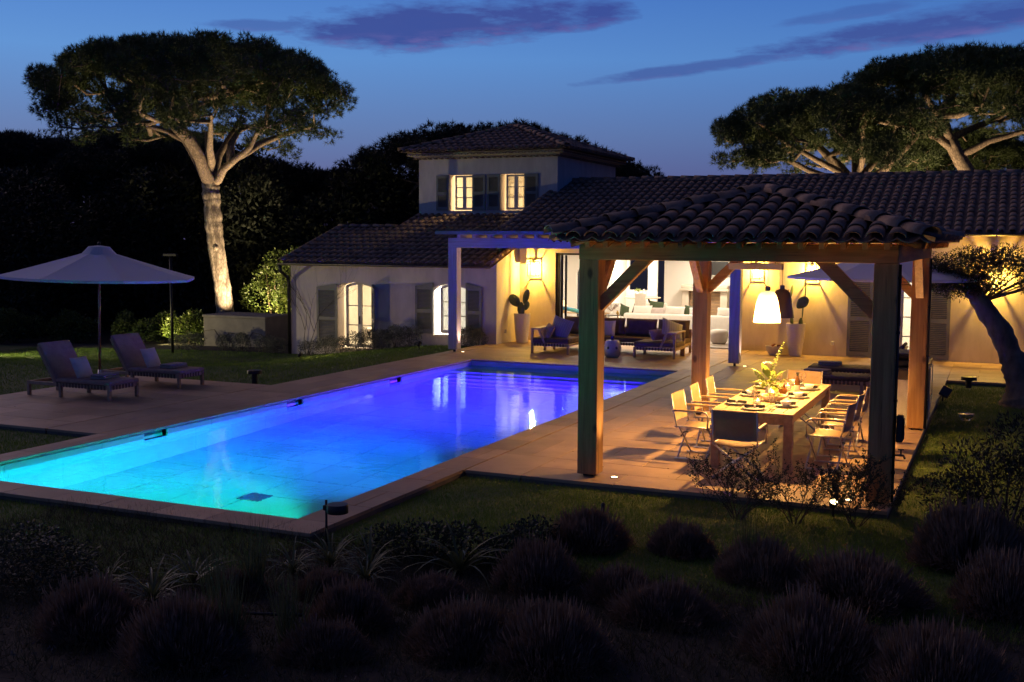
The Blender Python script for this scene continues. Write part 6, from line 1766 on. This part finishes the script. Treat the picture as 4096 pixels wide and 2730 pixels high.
# small shrubs along the wing and in front of the planter
sm = leafcloud(71, [(0, 0, .22, .30, .28, .24), (.12, .05, .36, .18, .18, .15), (-.14, -.02, .34, .18, .18, .14)], 1500, .035, .018, m_grey, .5); sms = stems(72, 6, .35, .2, .008, m_twig)
BW = [(-18.78, 27.45, -.66), (-18.16, 27.45, -.57), (-17.64, 27.45, -.5), (-17.13, 27.48, -.42), (-16.71, 27.45, -.34), (-16.29, 27.5, -.25), (-15.88, 27.48, -.17), (-15.4, 27.5, -.12), (-13.75, 27.72, -.07), (-13.4, 27.78, -.06), (-24.4, 28.3, -.86), (-23.6, 28.1, -.84), (-22.6, 28.4, -.8), (-21.8, 28.2, -.8), (-21.0, 28.3, -.76), (-20.3, 27.9, -.72)]
ordn = ['first', 'second', 'third', 'fourth', 'fifth', 'sixth', 'seventh', 'eighth']
for i, p in enumerate(BW):
    if i < 8: lab = 'grey green clipped shrub along the wing wall, %s from the downpipe' % ordn[i]
    elif i < 10: lab = ('leafy shrub under the lit wing window, left of two', 'leafy shrub under the lit wing window, by the house corner')[i - 8]
    else: lab = 'low dark shrub before the planter wall, %s from the left' % ordn[i - 10]
    shrub('small_shrub', lab, 'shrub', (p[0], p[1], float(hgt(p[0], p[1])) - .02), sm, sms, (1.05 + .25 * ((i * 5) % 4) / 4, 1.05, 1.0 + .3 * ((i * 3) % 5) / 5 + (.25 if 4 <= i < 8 else 0)), i * .9, 'small shrubs along the wing and planter')

# ------------------------------------------------------------------ olive tree
olv = thing('olive_tree', 'leaning olive tree with gnarled trunk on the right lawn', 'olive tree', (.34, 22.3, -.09))
g = G(); tp_pts = [(0.05, 0, 0, .42), (.02, 0, .12, .30), (-.02, .02, .35, .21), (-.10, .04, .65, .185), (-.22, .06, .95, .175), (-.38, .08, 1.32, .16), (-.62, .10, 1.68, .145), (-.86, .1, 2.02, .13), (-1.02, .1, 2.25, .11)]
rd = random.Random(9); fp_ = []; fr_ = []
for i in range(len(tp_pts) - 1):
    for s_ in range(4):
        q = s_ / 4; a, b = tp_pts[i], tp_pts[i + 1]; fp_.append(tuple(a[k] * (1 - q) + b[k] * q + rd.uniform(-.012, .012) for k in range(3))); fr_.append((a[3] * (1 - q) + b[3] * q) * 1.22 * rd.uniform(.9, 1.1))
g.tube(fp_, fr_, 14)
g.build('trunk', m_olbark, olv, smooth=True)
g = G()
OC = [(-1.45, .1, 2.45), (-1.2, -.2, 2.62), (-1.0, .2, 2.75), (-.75, -.1, 2.72), (-.5, .15, 2.65), (-1.25, .15, 2.28), (-.95, -.25, 2.42), (-.62, 0, 2.42), (-.2, .2, 2.55), (.05, -.1, 2.6), (.25, .15, 2.5), (.05, .1, 2.35), (.45, 0, 2.65), (-1.6, .0, 2.62), (.55, .2, 2.4), (-.35, -.2, 2.78), (-1.5, .1, 2.22), (-1.2, -.1, 2.12), (-.9, .1, 2.18), (-1.35, .2, 2.4), (-.6, -.15, 2.22), (-1.05, .1, 2.3), (.15, .1, 2.22), (.4, -.1, 2.28), (.65, .1, 2.55), (-.75, .2, 2.55)]
for (x, y, z) in OC:
    g.tube([(-1.0, .1, 2.2), ((x - 1.0) / 2, y * .5 + .05, (z + 2.2) / 2 + .05), (x, y, z)] if x < -.5 else [(-.75, .1, 1.9), ((x - .75) / 2, y * .5, (z + 1.95) / 2 - .02), (x, y, z)], [.022, .014, .006], 6)
g.build('branches', m_olbark, olv, smooth=True)
Vs = []; Fs = []; k = 0
for (x, y, z) in OC:
    p, d = blob(750, .33, .30, .20, .05)
    V, F = leaves(p + np.array([x, y, z]), .07, .016, .1, d * .5, .05); Vs.append(V); Fs.append(F + k); k += len(V)
link('crown', npmesh('crown', np.concatenate(Vs), np.concatenate(Fs), m_olive), olv)

# ------------------------------------------------------------------ foreground planting
def lavender_mesh(seed, n=6000):
    """dense rounded cushion: stem tips on a lumpy dome, a few flower stalks above, dead gaps"""
    global rng
    keep = rng; rng = np.random.default_rng(seed)
    a = rng.uniform(0, 6.283, n); q = np.sqrt(rng.uniform(0, 1, n))
    ph = rng.uniform(0, 6.283, 6)
    Rr = .42 * (1 + .10 * np.sin(2 * a + ph[0]) + .07 * np.sin(5 * a + ph[1]))
    x, y = Rr * q * np.cos(a), Rr * q * np.sin(a)
    lump = 1 + .10 * np.sin(13 * x + ph[2]) * np.sin(11 * y + ph[3]) + .06 * np.sin(27 * x + ph[4]) * np.sin(25 * y + ph[5])
    h_ = .40 * (1 - .80 * q ** 2.6) * lump * rng.uniform(.86, 1.04, n)
    keepm = (np.sin(9 * x + ph[1]) * np.sin(8 * y + ph[2]) > -.78)
    tip = np.column_stack([x, y, h_]); base = np.column_stack([x * .55, y * .55, np.zeros(n) + .01])
    stalk = rng.random(n) < .06
    tip[stalk, 2] += rng.uniform(.03, .12, stalk.sum()); tip[:, :2] += rng.normal(size=(n, 2)) * .016
    tip, base, stalk = tip[keepm], base[keepm], stalk[keepm]; n = len(tip)
    D = unit(tip - base + rng.normal(size=(n, 3)) * .02); Ls = np.linalg.norm(tip - base, axis=1)[:, None]
    S_ = unit(np.cross(D, rng.normal(size=(n, 3))))
    mid = base + (tip - base) * .62 + D * 0 + rng.normal(size=(n, 3)) * .008
    nk = tip - unit(D + np.array([0, 0, .8])) * .045
    w0 = .0022; w1 = np.where(stalk, .0016, .0036)[:, None]; wt = np.where(stalk, .0055, .0030)[:, None]
    V = np.stack([base - S_ * w0, base + S_ * w0, mid + S_ * w1, mid - S_ * w1, mid - S_ * w1, mid + S_ * w1, nk + S_ * wt, nk - S_ * wt, nk - S_ * wt, nk + S_ * wt, tip + S_ * .0008, tip - S_ * .0008], 1).reshape(-1, 3)
    F = (np.arange(n)[:, None, None] * 12 + np.array([[0, 1, 2, 3], [4, 5, 6, 7], [8, 9, 10, 11]])[None]).reshape(-1, 4)
    ci = rng.integers(0, n, 1600)
    V2, F2 = leaves(tip[ci] * rng.uniform(.45, .92, (1600, 1)), .05, .007, .9)
    me = npmesh('stems', np.concatenate([V, V2]), np.concatenate([F, F2 + len(V)]), m_lav)
    rng = keep
    return me
LV = [lavender_mesh(s) for s in (81, 82, 83, 84, 85, 86)]
LP = [(-5.99, 5.94, .88, 'large dark lavender mound at the bottom left corner'), (-5.01, 5.8, .86, 'lavender mound at the bottom edge, second from the left'), (-5.73, 7.3, .56, 'small lavender mound with grass blades below the pool corner'),
      (-5.4, 6.61, .5, 'small lavender mound behind the bottom left mounds'), (-5.11, 7.63, .5, 'low lavender mound right of the path lamp'), (-4.44, 7.0, .72, 'lavender mound in the middle row, left of centre'),
      (-4.25, 7.92, .6, 'low lavender mound below the strap leaved plant'), (-3.44, 6.9, .92, 'large lavender mound at the bottom centre left'), (-3.6, 8.67, .87, 'broad lavender mound in the centre of the bed'),
      (-3.64, 10.04, .84, 'lavender mound nearest the lawn below the front left post'), (-2.84, 8.65, .78, 'lavender mound right of the broad centre mound'), (-2.79, 6.95, 1.0, 'very large lavender mound at the bottom centre'),
      (-2.76, 10.21, .65, 'flat topped lavender mound against the lit lawn'), (-1.85, 9.64, .91, 'lavender mound below the twiggy bush'), (-1.05, 9.48, 1.1, 'wide lavender mound below the front right post'),
      (-1.15, 7.86, 1.07, 'tallest lavender mound near the bottom right'), (-.2, 11.0, 1.21, 'broad lavender mound below the right dark bush'), (-2.38, 8.32, .79, 'lavender mound between centre and bottom right'),
      (-4.18, 6.26, .69, 'small lavender mound on the bottom edge, centre left'), (.1, 9.74, 1.01, 'lavender mound at the right edge of the bed'), (-.32, 7.6, 1.01, 'lavender mound in the bottom right corner')]
for i, (x, y, w, lab) in enumerate(LP):
    t = thing('lavender', lab, 'lavender', (x, y, float(hgt(x, y)) - .01), i * 1.3, 'lavender mounds in the foreground bed')
    s = w / .86; t.scale = (s * (1 + .12 * math.sin(i * 2.3)), s, s * (.86 + .14 * math.sin(i * 1.7)))
    link('stems', LV[i % 6], t)
def strap_mesh(seed, n=30, L=.5):
    rd = random.Random(seed); g = G()
    for i in range(n):
        a = i * 2.4 + rd.uniform(-.3, .3); el = rd.uniform(.55, 1.35); ln = L * rd.uniform(.7, 1.15); w = .012 * rd.uniform(.8, 1.2)
        h_ = Vector((math.cos(a), math.sin(a), 0)); s_ = Vector((-math.sin(a), math.cos(a), 0)); v = []; f = []
        p = Vector((0, 0, 0)); e = el
        for k in range(7):
            q = k / 6; ww = w * (1 - q) ** .5 + .0008; nrm_ = (h_ * -math.sin(e) + Vector((0, 0, math.cos(e))))
            v += [p - s_ * ww + nrm_ * ww * .35, p, p + s_ * ww + nrm_ * ww * .35]
            p = p + (h_ * math.cos(e) + Vector((0, 0, math.sin(e)))) * ln / 6; e -= rd.uniform(.12, .34)
        for k in range(6): f += [(3 * k, 3 * k + 1, 3 * k + 4, 3 * k + 3), (3 * k + 1, 3 * k + 2, 3 * k + 5, 3 * k + 4)]
        g.add(v, f)
    return g.mesh('leaves', m_strap, True)
SMs = [strap_mesh(s) for s in (91, 92, 93)]
SP = [(-6.11, 6.72, .46, 'strap leaved plant with bare foot in the left of the bed'), (-6.19, 7.3, .42, 'strap leaved plant behind the left one'), (-6.72, 6.84, .34, 'small strap leaved plant by the left dark shrub'), (-5.72, 8.07, .38, 'strap leaved plant left of the path lamp'),
      (-5.5, 8.35, .46, 'broad strap leaved plant at the foot of the path lamp'), (-5.15, 8.45, .46, 'upright strap leaved plant right of the path lamp'), (-4.37, 8.7, .58, 'tall strap leaved plant in front of the low shrubs'), (-4.98, 8.1, .36, 'small strap leaved plant below the path lamp')]
for i, (x, y, h_, lab) in enumerate(SP):
    t = thing('strap_leaf_plant', lab, 'plant', (x, y, float(hgt(x, y))), i * .8, 'strap leaved plants in the foreground bed'); t.scale = (h_ / .46,) * 3
    link('leaves', SMs[i % 3], t)
# reedy grass tufts sticking out of the lavender
gt = rng.uniform(0, 6.28, 26); B = np.stack([np.cos(gt) * .05, np.sin(gt) * .05, 0 * gt], 1); V, F = needles(B, np.tile([0, 0, 1.0], (26, 1)), 3, .55, .010, .16); tuft_m = npmesh('blades', V, F, m_strap)
for i, (x, y, lab) in enumerate(((-5.6, 7.35, 'upright grass tuft behind the small lavender mound'), (-4.75, 5.95, 'grass tuft growing in the bottom lavender mound'), (-5.3, 6.5, 'grass tuft left in the second lavender mound'), (-2.0, 9.75, 'grass tuft under the twiggy bush'), (-4.5, 6.3, 'thin grass tuft at the bottom centre left'))):
    t = thing('grass_tuft', lab, 'grass tuft', (x, y, float(hgt(x, y))), i * .5); link('blades', tuft_m, t); t.scale = (1.2,) * 3
# low leafy shrubs
low = leafcloud(101, [(0, 0, .16, .42, .3, .2), (.3, .05, .18, .3, .28, .18), (-.3, 0, .15, .3, .25, .16)], 2200, .045, .022, m_leafd, .35); lows = stems(102, 6, .25, .3, .007, m_twig)
shrub('low_shrub', 'low leafy shrub patch between path lamp and strap plant', 'shrub', (-4.85, 8.95, -.09), low, lows, 1.05, .2); shrub('low_shrub', 'low leafy shrub patch beside the lawn, right of the path lamp', 'shrub', (-4.05, 9.35, -.09), low, lows, .95, 1.4)
shrub('dark_shrub', 'big dark grey green shrub at the left edge of the bed', 'shrub', (-7.25, 6.55, -.09), leafcloud(103, [(0, 0, .42, .55, .5, .45), (.25, .1, .55, .35, .3, .3), (-.3, .1, .5, .4, .4, .35), (0, 0, .85, .28, .28, .2)], 5200, .045, .02, m_leafd, .4), stems(104, 7, .7, .4, .012, m_twig), (1.0, 1.0, .62))
shrub('dark_shrub', 'big dark feathery bush on the right lawn edge', 'shrub', (.12, 12.0, -.09), leafcloud(105, [(0, 0, .4, .6, .5, .42), (-.3, .1, .62, .35, .3, .3), (.3, 0, .7, .4, .4, .32), (.05, 0, .95, .3, .3, .25), (-.5, .1, .35, .3, .3, .25)], 5600, .05, .016, m_leafd, .3, .8), stems(106, 9, .9, .6, .012, m_twig), 1.1)
# twiggy bushes before the terrace edge
def twig_mesh(seed, n, h, sp, lf):
    rd = random.Random(seed); g = G(); P = []
    def grow(p, d, r_, lv, ln):
        pts = [p]
        for k in range(4):
            d = (d + Vector((rd.uniform(-.35, .35), rd.uniform(-.35, .35), rd.uniform(-.12, .22)))).normalized(); p = p + d * ln / 4; pts.append(p)
            if lv <= 1: P.append(p)
            if lv and rd.random() < .85: grow(p, (d + Vector((rd.uniform(-1, 1), rd.uniform(-1, 1), rd.uniform(-.2, .5))) * .9).normalized(), r_ * .62, lv - 1, ln * .62)
        g.tube(pts, [r_ * (1 - .18 * i) for i in range(5)], 4, cap=False)
    for i in range(n): a = i * 2.4; grow(Vector((.05 * math.cos(a), .05 * math.sin(a), 0)), Vector((sp * math.cos(a), sp * math.sin(a), 1)).normalized(), .007, 3, h)
    Pn = np.array([tuple(q) for q in P]); Pn = np.repeat(Pn, lf, 0); V, F = leaves(Pn, .022, .012, .2)
    return g.mesh('twigs', m_twig), npmesh('leaves', V, F, m_leafd)
for i, (x, y, lab) in enumerate(((-2.55, 11.75, 'open twiggy bush silhouetted against the lit paving, left half'), (-1.95, 11.85, 'open twiggy bush silhouetted against the lit paving, right half'), (-1.35, 12.0, 'leafier twiggy bush at the foot of the front right post'))):
    a_, b_ = twig_mesh(120 + i, 8, .44, .75, 2 + 3 * (i == 2)); t = thing('twiggy_bush', lab, 'shrub', (x, y, -.09), 0, 'twiggy bushes before the pergola'); link('twigs', a_, t); link('leaves', b_, t)
# ground detail in the bed: bark mulch and stones
n = 5000
bx = np.stack([rng.uniform(-8, 1.2, n), rng.uniform(5.2, 9.6, n)], 1); bz = hgt(bx[:, 0], bx[:, 1]) + .005
V, F = leaves(np.column_stack([bx, bz]), .04, .014, .0); stuff(link('mulch', npmesh('mulch', V, F, mat('mulch_chips', (.09, .07, .055), (.19, .15, .12), rough=.95, scale=30, coord='World'))))
n = 16000
bx = np.stack([rng.uniform(-9.5, 2.2, n), rng.uniform(5.0, 9.3, n)], 1); bz = hgt(bx[:, 0], bx[:, 1])
V, F = needles(np.column_stack([bx, bz]), np.tile([0, 0, 1.0], (n, 1)), 3, .13, .006, .55)
stuff(link('ground_cover', npmesh('ground_cover', V, F, leafmat('dry_grass', (.045, .045, .02), (.10, .085, .045), .2, .8, 2.5))))
hs = tag(G().tube([(-6.2, 6.2, .03), (-5.7, 6.4, .05), (-5.3, 6.7, .05), (-4.8, 6.9, .04)], .012, 8).build('irrigation_pipe', m_black, smooth=True), 'black irrigation pipe lying across the planting bed', 'pipe')
n = 46
lx = np.stack([rng.uniform(-6, -1.3, n), rng.uniform(12.6, 20, n)], 1); lx2 = np.stack([rng.uniform(-16.5, -12.4, 30), rng.uniform(12.6, 18, 30)], 1); lx = np.concatenate([lx, lx2])
V, F = leaves(np.column_stack([lx, np.full(len(lx), .004)]), .05, .022, -.0, None, .1); V[:, 2] = np.clip(V[:, 2] * .25, .003, .02)
stuff(link('fallen_leaves', npmesh('fallen_leaves', V, F, mat('dead_leaf', (.10, .06, .03), (.18, .11, .05), rough=.8, scale=40, coord='World'))))
# lawn blades
def lawn(x0, x1, y0, y1, dens, h_, w, holes=()):
    n = int((x1 - x0) * (y1 - y0) * dens); p = np.stack([rng.uniform(x0, x1, n), rng.uniform(y0, y1, n)], 1)
    for (a, b, c, d) in holes: p = p[~((p[:, 0] > a) & (p[:, 0] < b) & (p[:, 1] > c) & (p[:, 1] < d))]
    P = np.column_stack([p, hgt(p[:, 0], p[:, 1])])
    patch = .75 + .5 * (np.sin(p[:, 0] * 2.1 + np.sin(p[:, 1] * 1.7)) * np.sin(p[:, 1] * 2.6) * .5 + .5)
    D = rng.normal(size=(len(p), 3)) * .45; D[:, 2] = 1; D = unit(D); S_ = unit(np.cross(D, rng.normal(size=(len(p), 3)))) * w
    ll = (h_ * rng.uniform(.6, 1.25, len(p)) * patch)[:, None]
    return np.stack([P - S_, P + S_, P + D * ll], 1).reshape(-1, 3)
LW = [lawn(-6.15, 2.6, 8.9, 12.40, 2600, .06, .0028), lawn(-14, -6.15, 7.2, 9.0, 1500, .06, .0035), lawn(-1.04, 2.4, 12.4, 25.05, 1500, .058, .0035),
      lawn(-16.9, -12.28, 8.5, 12.40, 700, .06, .005), lawn(-30, -13.32, 18.15, 27.9, 520, .06, .0065), lawn(-30, -16.93, 10, 18.15, 380, .06, .0065)]
V = np.concatenate(LW); V = V[: len(V) // 3 * 3]
stuff(link('lawn_grass', npmesh('lawn_grass', V, np.arange(len(V)).reshape(-1, 3), m_grass)))
# turf under the blades, laid just above the soil
tv_ = []; tf_ = []
for (x0, x1, y0, y1) in ((-6.18, 12, 9.2, 12.42), (-16, -6.18, 7.4, 9.02), (-1.06, 12, 12.42, 25.06), (-16.95, -12.26, 9.02, 12.42), (-34, -13.31, 18.13, 28.0), (-34, -16.91, 9.02, 18.13)):
    nx_, ny_ = max(2, int((x1 - x0) / .8)), max(2, int((y1 - y0) / .8)); k = len(tv_)
    for j in range(ny_ + 1):
        for i in range(nx_ + 1):
            x = x0 + (x1 - x0) * i / nx_; y = y0 + (y1 - y0) * j / ny_; tv_.append((x, y, float(hgt(x, y)) + .006))
    for j in range(ny_):
        for i in range(nx_): a = k + j * (nx_ + 1) + i; tf_.append((a, a + 1, a + nx_ + 2, a + nx_ + 1))
struct(link('lawn', npmesh('lawn', np.array(tv_), np.array(tf_), mat('turf', (.04, .065, .012), (.07, .095, .018), rough=.95, scale=2.5, bump=.6, bscale=60, coord='World'), True)))

# ================================================================== garden floodlights
def flood(x, y, target, p, label, col=(1, .66, .32), spot=70, z=None, blend=.6):
    z = float(hgt(x, y)) if z is None else z
    t = thing('garden_spotlight', label, 'spotlight', (x, y, z))
    G().tube([(0, 0, 0), (0, 0, .12)], .012, 8).build('spike', m_dark, t)
    d = (Vector(target) - Vector((x, y, z + .16))).normalized()
    h_ = G().lathe([(.001, -.08), (.035, -.075), (.045, -.02), (.055, .06), (.05, .06), (.04, -.01), (.001, -.02)], 18).build('head', m_dark, t, smooth=True)
    h_.location = (0, 0, .16); h_.rotation_euler = d.to_track_quat('Z', 'Y').to_euler()
    G().lathe([(.042, .02), (.001, .024)], 14).build('lens', m_up, h_)
    lamp('flood_light', 'SPOT', tuple(Vector((0, 0, .16)) + d * .07), p, col, t, tuple(Vector((0, 0, .16)) + d * 2), radius=.03, spot=spot, blend=blend)
flood(-24.9, 32.0, (-26.2, 33.0, 4.2), 2600, 'spotlight at the foot of the tall pine aimed up its trunk', (1, .74, .45), spot=84)
flood(-25.1, 34.2, (-26.0, 33.0, 8.0), 1500, 'second spotlight behind the tall pine aimed into its crown', (1, .74, .42), spot=80)
flood(-24.0, 32.3, (-24.4, 34.4, 1.3), 620, 'spotlight among the laurels beside the wing', (1, .74, .30), 95)
flood(-26.7, 29.3, (-25.7, 30.3, .0), 420, 'spotlight under the bright shrub left of the planter', (1, .80, .30), 100)
flood(-17.6, 25.3, (-17.4, 28.1, 1.0), 48, 'spotlight on the lawn aimed at the wing front between its windows', (1, .70, .50), 120)
flood(-14.6, 26.6, (-14.2, 28.1, 1.2), 12, 'small spotlight in the grass below the lit wing window', (1, .70, .52), 120)
flood(-29.3, 22.6, (-27.5, 23.6, -.6), 1500, 'garden spotlight washing the grass at the far left of the lawn', (1, .86, .45), 120)
flood(-1.62, 12.28, (-1.5, 11.9, .45), 9, 'tiny spotlight shining through the twiggy bush by the front right post', (1, .85, .45), 120)
flood(-6.6, 40.2, (-6.3, 42.0, 7.6), 2600, 'spotlight behind the villa aimed into the low limbed pine', (1, .72, .40), 95)
flood(-3.4, 41.2, (-3.0, 43.5, 8.5), 2800, 'spotlight behind the villa aimed at the leaning pine trunk', (1, .72, .42), 85)
flood(-1.0, 46.5, (-3.0, 50.0, 6.5), 1200, 'spotlight behind the villa aimed at the smaller pine', (1, .72, .42), 85)
